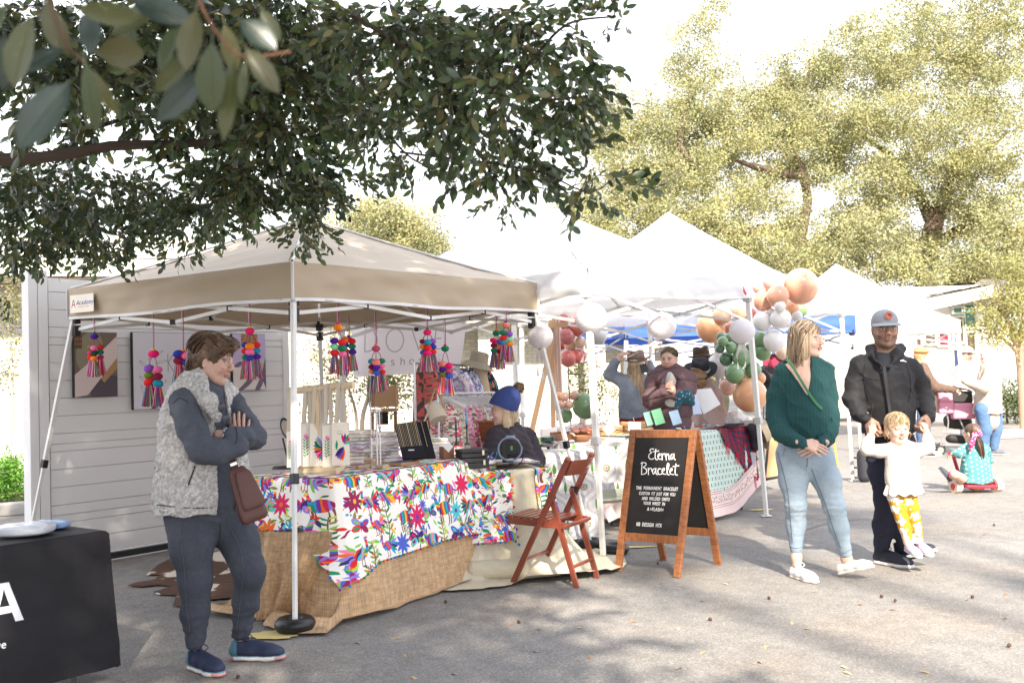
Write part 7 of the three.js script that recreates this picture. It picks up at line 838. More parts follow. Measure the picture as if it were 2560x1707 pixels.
{ // leaning boards and hats behind the right tent leg
 const t=thing('kraft_easel_sign','dark framed kraft board on a black stand behind the teal sweater woman','sign',W(3.0,11.6,0)),p=(x,y)=>P(x,y,11.6);wpart(t,'board',gridGeo(1,1,(u,v)=>({p:p(1916,1080).lerp(p(1965,1080),u).lerp(p(1912,1195).lerp(p(1955,1190),u),v)})),mat(lin(.55,.32,.17),.85));wpart(t,'frame',merge([bar(p(1915,1198),p(1958,1190),.03,.03),bar(p(1925,1070),p(1912,1200),.025,.025),bar(p(1945,1150),p(1960,1228),.02,.02)]),black);
 const hh=(label,px,py,D,r,col,band)=>{const q=thing('display_hat',label,'hat',P(px,py,D),0,'hats displayed behind the balloons');const g=new THREE.LatheGeometry([[.001,.11],[r*.5,.11],[r*.58,.06],[r*.6,0],[r,-.005],[r,.003]].map((z)=>new THREE.Vector2(...z)),30);g.rotateX(1.2);g.rotateZ(-.4);part(q,'felt',g,mat(lin(...col),.9));const b=new THREE.CylinderGeometry(r*.605,r*.61,.03,30,1,true).translate(0,.018,0).rotateX(1.2).rotateZ(-.4);part(q,'band',b,mat(lin(...band),.8));};hh('cream hat with dark band displayed beside the white balloons',1972,868,11.5,.17,[.6,.48,.38],[.05,.03,.035]);hh('burgundy hat displayed under the white balloons',1940,915,11.6,.15,[.22,.02,.05],[.1,.02,.03]);hh('black hat displayed beside the peach balloons',1917,945,11.4,.15,[.02,.018,.02],[.05,.05,.05]);
 const c=thing('yellow_metal_chair','small yellow metal frame chair standing in the background','chair',W(4.3,14.4,0)),y=mat(lin(.7,.45,.05),.5);for(const[x,z]of[[-.2,.2],[.2,.2],[-.2,-.2],[.2,-.2]])part(c,'leg',rod(V(x*1.2,0,z*1.2),V(x,.45,z),.012),y);part(c,'seat',box(.44,.025,.44,0,.46,0,.008),y);part(c,'back',merge([rod(V(-.2,.45,-.2),V(-.2,.82,-.24),.012),rod(V(.2,.45,-.2),V(.2,.82,-.24),.012),rod(V(-.2,.82,-.24),V(.2,.82,-.24),.012)]),y);
 const b=thing('dark_easel','thin dark rack behind the man in the charcoal jacket','rack',W(4.0,15,0));part(b,'bar',bar(V(-.3,0,0),V(-.25,1.2,0),.02,.02),black);part(b,'bar',bar(V(.3,0,0),V(.25,1.2,0),.02,.02),black);part(b,'bar',bar(V(-.25,1.2,0),V(.25,1.2,0),.02,.02),black);
}
function hairShell(o,add,sub,disp,cols,cell=.0055){ // add/sub: [x,y,z,rx,ry,rz] in head units
 const M=basis(o.F,V(0,1,0),o.roll||0),s=o.s||1,f=new Field(),L=(x,y,z)=>V(x*s,y*s,z*s).applyMatrix4(M).add(o.c);for(const a of add)f.ell(L(a[0],a[1],a[2]),[a[3]*s,a[4]*s,a[5]*s],M,.025*s);for(const a of sub)f.ell(L(a[0],a[1],a[2]),[a[3]*s,a[4]*s,a[5]*s],M,.012*s,true);
 const inv=M.clone().setPosition(o.c).invert(),v=V(0,0,0);f.disp=(x,y,z)=>{v.set(x,y,z).applyMatrix4(inv).divideScalar(s);return disp(v)*s;};
 return f.mesh(cell,.03,(p)=>{v.copy(p).applyMatrix4(inv).divideScalar(s);return cols(v);});
}
const mixc=(a,b,t)=>a.map((q,i)=>lerp(q,b[i],t));
const streak=(cols,fa=16,fy=7)=>(v)=>{const a=Math.atan2(v.x,v.z+.02),n=fbm(a*fa,v.y*fy+3,2,3);const t=clamp(n*1.6-.3,0,.999)*(cols.length-1),i=Math.floor(t);return mixc(cols[i],cols[i+1],t-i);};
const headAt=(o)=>{const M=basis(o.F,V(0,1,0),o.roll||0),s=o.s||1;return(x,y,z)=>V(x*s,y*s,z*s).applyMatrix4(M).add(o.c);};
const heather=(c,amp=.25,sc=220)=>(p)=>{const k=1-amp / 2+amp*noise(p.x*sc,p.y*sc,p.z*sc);return c.map((q)=>q*k);};
// ---------------- woman in the fleece vest
{
 const D=5.05,J=(x,y,d=0)=>P(x,y,D+d),f=V(.707,0,.707),l=V(.707,0,-.707),skin=[.5,.31,.24],t=person('woman in pale fleece vest and grey joggers with arms crossed, looking at the stall',J(520,1650).setY(0));
 const hd={c:J(532,900),F:V(.97,-.24,.1),s:1.02,skin,neck:J(500,958,.02),neck2:J(512,1000,0),brow:[.12,.07,.04],smile:-.3};
 const body=new Field();body.chain([J(505,990),J(505,1100),J(510,1250)],[.1,.11,.12],.05,f,.8).chain([J(452,1003,-.14),J(505,1125,-.25),J(585,1115,-.2)],[.04,.035,.025]).chain([J(580,1002,.13),J(634,1092,-.02),J(570,1086,-.17)],[.04,.035,.026]).chain([J(480,1290,-.08),J(489,1448,-.09),J(489,1612,-.09)],[.08,.05,.03]).chain([J(580,1295,.08),J(619,1418,.02),J(602,1592,.07)],[.08,.05,.03]);
 const h1=new Field();handField(h1,J(530,1106,-.1),J(470,1142,-.16).sub(J(530,1106,-.1)),V(-.2,.3,.9),{curl:.35,thumb:1});const h2=new Field();handField(h2,J(606,1112,-.1),J(600,1040,-.14).sub(J(606,1112,-.1)),V(.15,0,1),{curl:.34,thumb:-1,spread:1.2,vary:1});
 const wr=new Field();wr.limb(J(585,1090,-.19),J(545,1088,-.19),.028,.027);
 skinBody(t,{skin,geos:[headGeo(hd),body.mesh(.014),h1.mesh(.004),h2.mesh(.004),wr.mesh(.006)]});
 const grey=[.062,.07,.09],top=new Field();top.chain([J(505,1000),J(510,1120,-.02),J(520,1250,-.02)],[.13,.155,.165],.05,f,.82).chain([J(455,1005,-.14),J(478,1070,-.22),J(505,1128,-.29),J(545,1132,-.29),J(598,1118,-.24)],[.068,.067,.06,.055,.046],.03).chain([J(572,1000,.12),J(602,1045,.04),J(634,1092,-.06),J(608,1096,-.15),J(578,1090,-.205)],[.064,.06,.058,.05,.04],.025);
 top.disp=(x,y,z)=>crease(x*11+y*9,y*9-x*6,z*11,.011,3);wpart(t,'long_sleeve_top',top.mesh(.009,.03,heather(grey,.35,260)),clothVC);
 const vest=new Field();vest.chain([J(500,985),J(497,1060,.0),J(503,1150),J(507,1225),J(508,1278)],[.135,.178,.205,.222,.222],.06,f,.84);vest.limb(J(455,992,-.1),J(500,975,-.02),.055,.06,.05).limb(J(500,975,-.02),J(565,990,.1),.06,.05,.05);vest.chain([J(468,978,-.04),J(492,962,.04),J(530,975,.03),J(552,1000,-.06)],[.03,.03,.028,.026],.03).chain([J(476,985,-.09),J(520,1003,-.15),J(540,1040,-.18)],[.028,.026,.02],.03);
 const ridge=(x,y,z)=>{const n=noise(x*95+3*noise(x*30,y*30,z*30),y*80,z*95),m=noise(x*170,y*150+9,z*170);return Math.abs(n-.5)*2*.7+Math.abs(m-.5)*.6;};
 vest.disp=(x,y,z)=>-.0115*smooth(.0,.5,ridge(x,y,z))+crease(x*5,y*2.5,z*5,.012,7);const ctr=J(505,1150);
 vest.cut((x,y,z)=>{const lx=(x-ctr.x)*l.x+(z-ctr.z)*l.z,fz=(x-ctr.x)*f.x+(z-ctr.z)*f.z;return fz>0?Math.min(.045+.05*clamp((ctr.y+.35-y),0,.7)*.6-Math.abs(lx-.035),.05):-1;});const hemY=J(470,1278).y;vest.cut((x,y,z)=>hemY-y+.006*Math.sin(x*40));
 const ar=[[J(452,1010,-.2),.075],[J(470,1040,-.28),.06]];for(const[c,r]of ar)vest.ell(c,[r,r*1.15,r],ID4,.02,true);
 wpart(t,'fleece_vest',vest.mesh(.0066,.04,(p)=>{const n=.8+.4*noise(p.x*60,p.y*60,p.z*60);const q=smooth(.3,.7,noise(p.x*150+9,p.y*130,p.z*150+4));return mixc([.33,.32,.31],[.53*n,.51*n,.49*n],q);}),mat(white,1,{vertexColors:true}));
 const jog=new Field();jog.limb(J(500,1235),J(515,1290),.17,.16,.05,f,.85).chain([J(468,1290,-.08),J(478,1370,-.1),J(488,1450,-.1),J(487,1530,-.09),J(488,1602,-.09)],[.112,.098,.076,.064,.046],.04).chain([J(575,1292,.08),J(600,1360,.03),J(622,1425,.0),J(614,1500,.05),J(603,1580,.07)],[.108,.092,.076,.062,.046],.04);
 jog.disp=(x,y,z)=>crease(x*7+y*4,y*12,z*7,.005,1)+crease(x*10,y*26,z*10,.011*smooth(.5,.1,y),4);wpart(t,'joggers',jog.mesh(.0095,.03,heather([.046,.052,.07],.4,240)),clothVC);
 const stitch=mat(lin(.075,.08,.1),.9),darkS=mat(lin(.02,.022,.03),.9);seam(t,'seam',jog,[[452,1300],[452,1350],[460,1420],[464,1500],[474,1580]],.0022,stitch);seam(t,'seam',jog,[[566,1310],[588,1345],[604,1390],[606,1450],[598,1520],[590,1575]],.0022,stitch);seam(t,'seam',jog,[[548,1290],[550,1330],[545,1370]],.002,darkS);seam(t,'cuff_seam',top,[[588,1065],[592,1085],[590,1108]],.0022,darkS);seam(t,'armhole_seam',top,[[430,1010],[448,995],[470,1005]],.002,darkS);
 seam(t,'pocket_seam',vest,[[487,1165],[478,1190],[468,1218]],.004,darkS,.0);seam(t,'hem_seam',vest,[[392,1262],[430,1266],[480,1270],[545,1268]],.0025,darkS,0);
 const so={col:[.016,.024,.06],accent:[.05,.16,.22],sole:.036,soleFn:(a,h)=>h>.026?[.1,.25,.32]:(a>.88||a<.1)?[.65,.3,.28]:[.72,.68,.66],lace:[.03,.035,.07],heelCol:[.08,.2,.26],top:.1,cell:.006,name:'running_shoe'};
 shoeAt(t,J(490,1601,-.09),V(.75,0,.66),so);shoeAt(t,J(603,1585,.07),V(1,0,.1),so);
 // hair
 const HB=[[.05,.028,.016],[.09,.05,.026],[.17,.095,.05]],wav=(v)=>.011*(fbm(v.x*26+2*noise(v.y*20,v.z*20),v.y*22,v.z*26,3)-.5)*2+.004*(noise(v.x*120,v.y*40,v.z*120)-.5);
 wpart(t,'hair',hairShell(hd,[[0,.05,-.03,.09,.088,.112],[0,-.03,-.07,.082,.09,.05],[0,.088,.055,.066,.04,.058],[-.06,.02,-.01,.035,.06,.05],[.06,.02,-.01,.035,.06,.05],[0,-.1,-.075,.055,.04,.03]],[[0,-.065,.085,.075,.115,.062],[0,-.03,.11,.08,.075,.05],[-.078,-.02,.005,.02,.035,.022],[.078,-.02,.005,.02,.035,.022]],wav,(v)=>{const n=fbm(v.x*34+3*noise(v.y*22,v.z*22),v.y*26,v.z*34,3);const k=clamp(n*1.9-.45,0,.999)*2,i=Math.floor(k);return mixc(HB[i],HB[i+1],k-i);},.005),hairMat);
 const H=headAt(hd);const lie=(p,ph,k)=>V(p.x*.6+.25*Math.sin(ph+k*1.3),-.35-(p.z<-.03?1:.1),p.z<-.02?-.5:.9+.3*Math.sin(ph)),okH=(p)=>!(p.z>.03&&p.y<.05)&&!(Math.abs(p.x)>.06&&p.z>-.03&&p.y<-.0);
 wpart(t,'hair_strands',merge([flowHair(hd,[0,.05,-.028,.093,.09,.113],lie,620,.06,.0021,HB,5,okH),flowHair(hd,[0,-.035,-.07,.084,.09,.052],(p,ph,k)=>V(p.x*.5,-1,-.15+.3*Math.sin(ph+k)),260,.07,.0021,HB,6,(p)=>p.z<-.06),flowHair(hd,[0,.09,.055,.067,.042,.06],(p,ph,k)=>V(p.x*2+.4*Math.sin(ph+k),-.2,1),160,.035,.002,HB,7,(p)=>p.y>.08)]),hairMat);

 wpart(t,'earring',new THREE.SphereGeometry(.005,8,6).translate(...H(-.082,-.034,-.006).toArray()),mat(lin(.8,.8,.78),.2,{metalness:.6}));
 // sunglasses, watch, bag
 const gl=thing('sunglasses','dark sunglasses hung from the neckline of the vest woman','sunglasses',J(560,1030,-.2));for(const[x,y]of[[553,1018],[566,1046]]){const c=J(x,y,-.215);const m=frame(c,V(.75,.1,-.3).normalize(),up,V(.5,0,.86));const g=new THREE.SphereGeometry(.022,18,12);g.scale(.75,1.1,.25);wpart(gl,'lens',g.applyMatrix4(m),mat(lin(.02,.025,.04),.08));const tr=new THREE.TorusGeometry(.021,.0025,6,24);tr.scale(.75,1.1,1);wpart(gl,'rim',tr.applyMatrix4(m),mat(lin(.05,.055,.07),.3));}
 const wa=thing('wrist_watch','square faced steel watch on the vest woman wrist','watch',J(566,1086,-.19));const wm=frame(J(566,1087,-.195),V(.95,-.05,.2).normalize(),V(0,.8,.6).normalize(),V(.2,-.6,.8).normalize());const band=new THREE.TorusGeometry(.031,.006,8,26);band.scale(1,1,2.2);band.rotateY(Math.PI / 2);wpart(wa,'band',band.applyMatrix4(wm),mat(lin(.6,.6,.62),.3,{metalness:.8}));wpart(wa,'face',box(.034,.04,.01,0,.008,.033,.006).applyMatrix4(wm),mat(lin(.62,.68,.74),.1));wpart(wa,'case',box(.038,.044,.009,0,.008,.03,.006).applyMatrix4(wm),mat(lin(.5,.5,.52),.25,{metalness:.8}));
 const bg=thing('leather_bag','brown leather crossbody bag at the hip of the vest woman','bag',J(615,1240,-.2)),leather=mat(lin(.085,.027,.018),.45,{bumpMap:dataTex(128,128,(u,v)=>fbm(u*40,v*40,1,3),false),bumpScale:.0006});const y1=J(586,1168,-.2).sub(J(632,1296,-.2)).normalize(),x1=V(.86,.3,-.42).addScaledVector(y1,0);x1.addScaledVector(y1,-x1.dot(y1)).normalize();const z1=x1.clone().cross(y1),bm=frame(J(613,1236,-.2),x1,y1,z1);
 const pouch=(w0,w1,h,d,z)=>{const g=box(1,1,1,0,0,0,.18),p=g.attributes.position;for(let i=0;i<p.count;i++){const v=p.getY(i)+.5;p.setXYZ(i,p.getX(i)*lerp(w1,w0,v)+.003*Math.sin(v*9),p.getY(i)*h,p.getZ(i)*d*lerp(1.2,.5,v)+z);}g.computeVertexNormals();return g;};
 wpart(bg,'body',pouch(.085,.14,.275,.075,0).applyMatrix4(bm),leather);wpart(bg,'flap',pouch(.07,.115,.19,.03,.034).applyMatrix4(frame(J(617,1224,-.2),x1,y1,z1)),leather);wpart(bg,'strap',gridGeo(10,1,(u,v)=>{const p=J(578,1140,-.17).lerp(J(590,1176,-.19),u);p.addScaledVector(x1,(v-.5)*.03);return{p};}),leather);wpart(bg,'buckle',box(.032,.014,.006).applyMatrix4(frame(J(583,1160,-.205),x1,y1,z1)),mat(lin(.7,.68,.62),.3,{metalness:.9}));
}
// ---------------- woman in the teal sweater
{
 const D=6.65,J=(x,y,d=0)=>P(x,y,D+d),f=V(-.2,0,.98),skin=[.62,.40,.31],t=person('woman in teal knitted sweater and pale jeans walking with hands clasped',J(2030,1440).setY(0));
 const hd={c:J(2019,849,-.02),F:V(.78,-.04,.63),s:1.0,skin,neck:J(2008,902,.0),neck2:J(2012,935,-.02),brow:[.25,.17,.1],smile:.6,lip:[.5,.2,.19]};
 const body=new Field();body.chain([J(2010,925),J(2012,960,-.06),J(2014,1000,-.05),J(2010,1110)],[.085,.095,.11,.13],.06,f,.72).limb(J(1972,925),J(2055,928),.045,.045,.05).chain([J(1990,1340,.03),J(1992,1392,.03),J(1993,1412,.03)],[.033,.031,.03]).chain([J(2110,1370),J(2118,1398),J(2122,1416)],[.037,.033,.03]).chain([J(1962,935),J(1941,1042,-.01),J(1957,1082,-.07),J(2008,1108,-.225)],[.036,.034,.03,.024]).chain([J(2062,938),J(2076,1035,-.01),J(2070,1078,-.06),J(2054,1109,-.195)],[.036,.034,.03,.024]);
 const h1=new Field();handField(h1,J(2008,1108,-.23),J(2058,1124,-.27).sub(J(2008,1108,-.23)),V(-.1,.45,.9),{curl:.22,thumb:-1});const h2=new Field();handField(h2,J(2056,1110,-.2),J(2008,1130,-.22).sub(J(2056,1110,-.2)),V(.1,.3,.95),{curl:.3,thumb:1});
 skinBody(t,{skin,geos:[headGeo(hd),body.mesh(.009),h1.mesh(.0042),h2.mesh(.0042)]});
 const sw=new Field();sw.chain([J(2011,922),J(2012,965,-.02),J(2014,1030,-.03),J(2014,1090,-.01),J(2010,1118)],[.12,.15,.155,.152,.145],.05,f,.78).limb(J(1965,926),J(2062,928),.066,.064,.06);sw.chain([J(1962,935),J(1944,990,.01),J(1941,1042,-.01),J(1955,1082,-.07),J(1985,1100,-.15),J(2008,1108,-.225)],[.068,.064,.066,.064,.05,.034],.022).chain([J(2062,938),J(2072,990,.01),J(2076,1035,-.01),J(2072,1078,-.06),J(2064,1100,-.13),J(2054,1109,-.195)],[.068,.062,.062,.06,.046,.034],.022);
 const cx=J(2012,1000);sw.disp=(x,y,z)=>{const a=Math.atan2(x-cx.x,z-cx.z+.02);return .0022*Math.sin(x*290+3*(fbm(x*4,y*5,z*4)-.5))+crease(x*8+y*3,y*7,z*8,.011,2);};
 const nk=J(2016,900,-.22);const vTip=J(2026,990,-.2);sw.cut((x,y,z)=>{const k=clamp((y-vTip.y) / (nk.y-vTip.y),-1,1.1);const cxx=lerp(vTip.x,nk.x,k),d=k>0?Math.min(k,1)*.088-Math.abs(x-cxx+.012*k):-1;return z>cx.z-.02?d:d-.05;});const hem=J(2010,1120).y;sw.cut((x,y,z)=>Math.abs(x-cx.x)<.2&&z<cx.z+.1||y<hem-.03?hem-y-.01:-1);
 wpart(t,'sweater',sw.mesh(.0068,.03,(p)=>{const k=.9+.25*noise(p.x*300,p.y*300,p.z*300);return[.010*k,.058*k,.060*k];}),clothVC);
 const je=new Field();je.limb(J(2008,1105),J(2010,1140),.148,.155,.05,f,.78).chain([J(1976,1138),J(1984,1200),J(1990,1262,-.02),J(1990,1310,.03),J(1991,1370,.03)],[.096,.09,.064,.062,.042],.035).chain([J(2050,1140),J(2068,1200,-.02),J(2086,1264,-.05),J(2098,1315,-.02),J(2114,1380,-.01)],[.095,.088,.064,.06,.042],.035);
 je.disp=(x,y,z)=>{const kn=J(1990,1262).y;return crease(x*9,y*20,z*9,.003,6)+crease(x*8,y*40,z*8,.007*smooth(.16,.02,Math.abs(y-kn)),8);};
 wpart(t,'jeans',je.mesh(.0075,.03,(p)=>{const n=noise(p.x*160,p.y*160,p.z*160),w=fbm(p.x*5,p.y*5,p.z*5);const c=mixc([.15,.22,.31],[.30,.37,.43],clamp(.25+w,0,1));return c.map((q)=>q*(.9+.2*n));}),clothVC);
 const st2=mat(lin(.24,.28,.33),.9),sd2=mat(lin(.1,.14,.2),.9);seam(t,'seam',je,[[1944,1130],[1956,1170],[1970,1230],[1976,1290],[1982,1355]],.0022,sd2);seam(t,'seam',je,[[2030,1172],[2044,1210],[2066,1265],[2084,1320],[2102,1370]],.0022,sd2);seam(t,'pocket_seam',je,[[1942,1128],[1956,1140],[1962,1122]],.002,st2);seam(t,'fly_seam',je,[[2018,1130],[2019,1150],[2018,1168]],.0022,sd2);seam(t,'hem_seam',je,[[1976,1364],[1990,1369],[2008,1366]],.003,st2);seam(t,'hem_seam',je,[[2098,1378],[2113,1381],[2130,1372]],.003,st2);seam(t,'sweater_hem',sw,[[1940,1108],[1975,1115],[2010,1116],[2060,1112],[2082,1102]],.004,mat(lin(.008,.045,.047),1),.0);
 const so={col:[.78,.76,.74],sole:.024,soleCol:[.74,.70,.64],lace:[.8,.79,.78],top:.075,accent:[.7,.75,.68],name:'sneaker',s:.93};shoeAt(t,J(1991,1375,.03),V(.35,0,.94),so);shoeAt(t,J(2116,1385,0),V(.66,0,.75),so,.01,.3);
 // bob with blonde streaks
 const HC=[[.16,.105,.06],[.30,.21,.125],[.50,.38,.26],[.68,.56,.42]];
 wpart(t,'hair',hairShell(hd,[[0,.048,-.022,.088,.08,.104],[-.052,-.04,-.01,.038,.105,.06],[.055,-.04,-.01,.034,.105,.06],[0,-.05,-.062,.078,.1,.045]],[[0,-.05,.098,.056,.13,.07],[0,-.015,.108,.09,.11,.062],[0,-.15,.02,.05,.05,.06]],(v)=>{const a=Math.atan2(v.x,v.z+.02);return .0035*(noise(a*26,v.y*6,1)-.5)*2;},streak(HC,15,3),.0052),hairMat);
 const H=headAt(hd);const fall=(p,ph,k)=>V(p.x*(p.y>.03?5:.6),p.y>.06?-.4:-1.2,(p.z>-.02?-.3:(p.z+.02)*(p.y>.05?3:.2))+.06*Math.sin(ph+k));
 wpart(t,'hair_strands',merge([flowHair(hd,[0,.048,-.022,.091,.084,.107],fall,640,.2,.0021,HC,9,(p)=>!(p.z>.03&&p.y<.08)),flowHair(hd,[0,-.05,-.034,.088,.1,.07],(p,ph,k)=>V(.06*Math.sin(ph+k),-1,.05*Math.sin(ph*2+k)),420,.13,.0022,HC,10,(p)=>p.z<.012&&p.y>-.1)]),hairMat);

 wpart(t,'earring',box(.016,.034,.004,0,0,0,.003).applyMatrix4(basis(V(1,0,.4)).setPosition(H(-.082,-.062,.012))),mat(lin(.68,.25,.17),.5));
 const gl=thing('eyeglasses','clear rimmed glasses worn by the woman in the teal sweater','glasses',H(0,0,.1));const FM=basis(hd.F);for(const q of[-1,1]){const tr=new THREE.TorusGeometry(.02,.0015,5,22);tr.scale(1.05,.9,1);wpart(gl,'rim',tr.applyMatrix4(FM.clone().setPosition(H(q*.031,.002,.098))),mat(lin(.75,.68,.6),.25));wpart(gl,'temple',rod(H(q*.05,.006,.096),H(q*.076,.006,-.01),.0012),mat(lin(.75,.68,.6),.25));}
 const st=thing('green_strap_bag','green crossbody strap worn over the teal sweater','bag strap',J(2020,980,-.18));const sp=[[1963,902,.02],[1967,899,-.06],[1985,922,-.13],[2005,955,-.16],[2024,985,-.165],[2043,1010,-.165],[2056,1022,-.165]].map(([x,y,d])=>J(x,y,d-.005)),cv=new THREE.CatmullRomCurve3(sp);wpart(st,'strap',gridGeo(40,1,(u,v)=>{const p=cv.getPoint(u),tg=cv.getTangent(u),nn=V(tg.y,-tg.x,0).normalize();p.addScaledVector(nn,(v-.5)*.017);p.z+=.006;return{p};}),mat(lin(.035,.16,.07),.6));
}
// ---------------- man in the dark jacket
{
 const D=7.0,J=(x,y,d=0)=>P(x,y,D+d),f=V(-.2,0,.98),skin=[.34,.195,.135],t=person('man in charcoal jacket and grey cap walking with a small child',J(2225,1405).setY(0));
 const hd={c:J(2214,823,-.03),F:V(-.16,-.05,1),s:1.1,skin,neck:J(2213,884,.0),neck2:J(2214,905),brow:[.02,.015,.012],beard:.5,lip:[.28,.13,.11],smile:.3,eye:[.02,.015,.01],nw:1.15};
 const body=new Field();body.chain([J(2214,920),J(2220,1000),J(2225,1090)],[.1,.12,.12],.06,f,.72).chain([J(2150,918),J(2132,1000),J(2170,1050,-.145)],[.042,.038,.028]).chain([J(2278,920),J(2314,1000),J(2322,1043,-.11)],[.042,.038,.028]).chain([J(2200,1100),J(2212,1240),J(2206,1370,.05)],[.08,.055,.03]).chain([J(2250,1100),J(2250,1262),J(2266,1375)],[.08,.055,.03]);
 const h1=new Field();handField(h1,J(2170,1048,-.15),J(2182,1080,-.2).sub(J(2170,1048,-.15)),V(-.8,.1,.6),{curl:.85,thumb:-1,s:1.12});const h2=new Field();handField(h2,J(2322,1040,-.12),J(2317,1075,-.17).sub(J(2322,1040,-.12)),V(.8,.1,.6),{curl:.85,thumb:1,s:1.12});
 skinBody(t,{skin,geos:[headGeo(hd),body.mesh(.012),h1.mesh(.0042),h2.mesh(.0042)]});
 const ja=new Field();ja.chain([J(2213,912),J(2214,950),J(2220,1010),J(2222,1075)],[.14,.18,.172,.172],.05,f,.72).limb(J(2158,912),J(2270,912),.06,.06,.06).chain([J(2150,918),J(2136,960,.02),J(2132,1000,.0),J(2146,1028,-.07),J(2167,1048,-.145)],[.068,.062,.057,.05,.045],.03).chain([J(2278,920),J(2300,960,.02),J(2314,1000,.0),J(2320,1022,-.05),J(2322,1040,-.11)],[.068,.062,.057,.05,.045],.03);
 ja.chain([J(2178,872,.03),J(2213,862,.1),J(2250,870,.03)],[.026,.028,.028],.04).chain([J(2178,874,.03),J(2190,890,-.09),J(2208,912,-.16)],[.032,.026,.018],.03).chain([J(2250,872,.03),J(2244,890,-.09),J(2224,912,-.16)],[.034,.028,.018],.03);
 ja.disp=(x,y,z)=>crease(x*5+y*4.5,y*5-x*3,z*5,.013,2)+crease(x*12+y*6,y*12,z*12,.004,9)+.002*smooth(.006,.001,Math.abs(x-J(2220,1000).x+.02*(y-1.2)));
 const jc=J(2214,905);ja.ell(J(2214,886,-.15),[.058,.09,.13],ID4,.015,true);const hemJ=J(2222,1082).y;ja.cut((x,y,z)=>Math.abs(x-jc.x-.03)<.24&&z<-6.9?hemJ-y:-1);
 wpart(t,'jacket',ja.mesh(.0085,.03,(p)=>{const k=.85+.3*noise(p.x*200,p.y*200,p.z*200);return[.0135*k,.013*k,.016*k];}),mat(white,.8,{vertexColors:true}));
 const js=mat(lin(.006,.006,.008),.7),jz=mat(lin(.05,.05,.055),.4);seam(t,'yoke_seam',ja,[[2150,930],[2170,945],[2200,950]],.002,js);seam(t,'armhole_seam',ja,[[2165,905],[2160,935],[2164,970],[2172,1000]],.0024,js);seam(t,'armhole_seam',ja,[[2266,908],[2276,940],[2278,975],[2272,1005]],.0024,js);seam(t,'pocket_zip',ja,[[2184,1010],[2180,1030],[2176,1052]],.0028,jz);seam(t,'pocket_zip',ja,[[2262,1012],[2266,1035],[2268,1055]],.0028,jz);seam(t,'cuff_seam',ja,[[2154,1040],[2166,1034],[2178,1040]],.0024,js);seam(t,'cuff_seam',ja,[[2306,1032],[2320,1028],[2334,1034]],.0024,js);
 const tee=new Field();tee.limb(J(2214,898,-.02),J(2216,930,-.06),.085,.1,.03,f,.8);wpart(t,'tee_shirt',tee.mesh(.01,.02,()=>[.022,.024,.034]),clothVC);
 wpart(t,'chest_logo',(()=>{const s=new THREE.Shape();s.moveTo(-.024,.004);s.lineTo(-.006,.006);s.lineTo(.0,.012);s.lineTo(.006,.004);s.lineTo(.024,-.006);s.lineTo(.024,-.01);s.lineTo(.006,-.004);s.lineTo(-.024,-.002);s.closePath();const c=J(2259,902);c.z+=.2;return new THREE.ExtrudeGeometry(s,{depth:.002,bevelEnabled:false}).applyMatrix4(basis(V(.3,.25,1)).setPosition(J(2259,902,-.2)));})(),mat(lin(.75,.75,.75),.6));
 const zip=new THREE.CatmullRomCurve3([[2212,916,-.175],[2216,950,-.17],[2222,1000,-.16],[2228,1040,-.16],[2233,1078,-.16]].map(([x,y,d])=>J(x,y,d)));wpart(t,'zip_placket',gridGeo(24,1,(u,v)=>{const p=zip.getPoint(u);p.x+=(v-.5)*.02;return{p};}),mat(lin(.02,.02,.022),.5));
 const je=new Field();je.limb(J(2222,1070),J(2225,1110),.15,.155,.05,f,.75).chain([J(2198,1110),J(2206,1180,-.02),J(2214,1245,-.02),J(2210,1310,.03),J(2206,1362,.05)],[.1,.088,.07,.066,.056],.035).chain([J(2250,1110),J(2252,1190),J(2250,1265,-.02),J(2258,1320),J(2267,1372)],[.1,.088,.07,.064,.056],.035);je.disp=(x,y,z)=>crease(x*8,y*14,z*8,.009,5);wpart(t,'trousers',je.mesh(.0085,.03,heather([.020,.022,.042],.3,180)),clothVC);
 const so={col:[.016,.018,.032],soleCol:[.72,.71,.70],sole:.03,lace:[.012,.012,.02],top:.125,name:'shoe',s:1.08};shoeAt(t,J(2206,1358,.05),V(.55,0,.83),so);shoeAt(t,J(2266,1370),V(.62,0,.78),{...so,tilt:V(-.1,0,-.35),soleFn:(q,h)=>h<.006&&q>.05?[.035,.035,.04]:[.7,.69,.68]},.01,.34);
 // short hair and baseball cap
 const H=headAt(hd),FM=basis(hd.F);wpart(t,'hair',hairShell(hd,[[0,.03,-.03,.079,.075,.093]],[[0,-.06,.09,.09,.12,.075],[0,.02,.1,.1,.05,.06],[0,-.09,-.05,.1,.05,.1]],()=>0,()=>[.012,.01,.009],.006),hairMat);
 const cap=thing('baseball_cap','grey baseball cap with round leather patch worn by the man','cap',H(0,.06,0));const cg=new THREE.SphereGeometry(1,40,20,0,TAU,0,Math.PI / 2),cp=cg.attributes.position;for(let i=0;i<cp.count;i++){const x=cp.getX(i),y=cp.getY(i),z=cp.getZ(i),sm=Math.atan2(z,x),pn=.0035*Math.pow(Math.abs(Math.cos(sm*3)),12);cp.setXYZ(i,x*(.0825-pn),Math.pow(y,.82)*.086,z*(.1-pn));}cg.computeVertexNormals();const cm=FM.clone().setPosition(H(0,.042,-.012));colorize(cg,(v)=>v.z<-.01?[.42,.43,.45]:[.27,.285,.31]);wpart(cap,'crown',cg.scale(hd.s,hd.s,hd.s).applyMatrix4(cm),mat(white,.85,{vertexColors:true}));
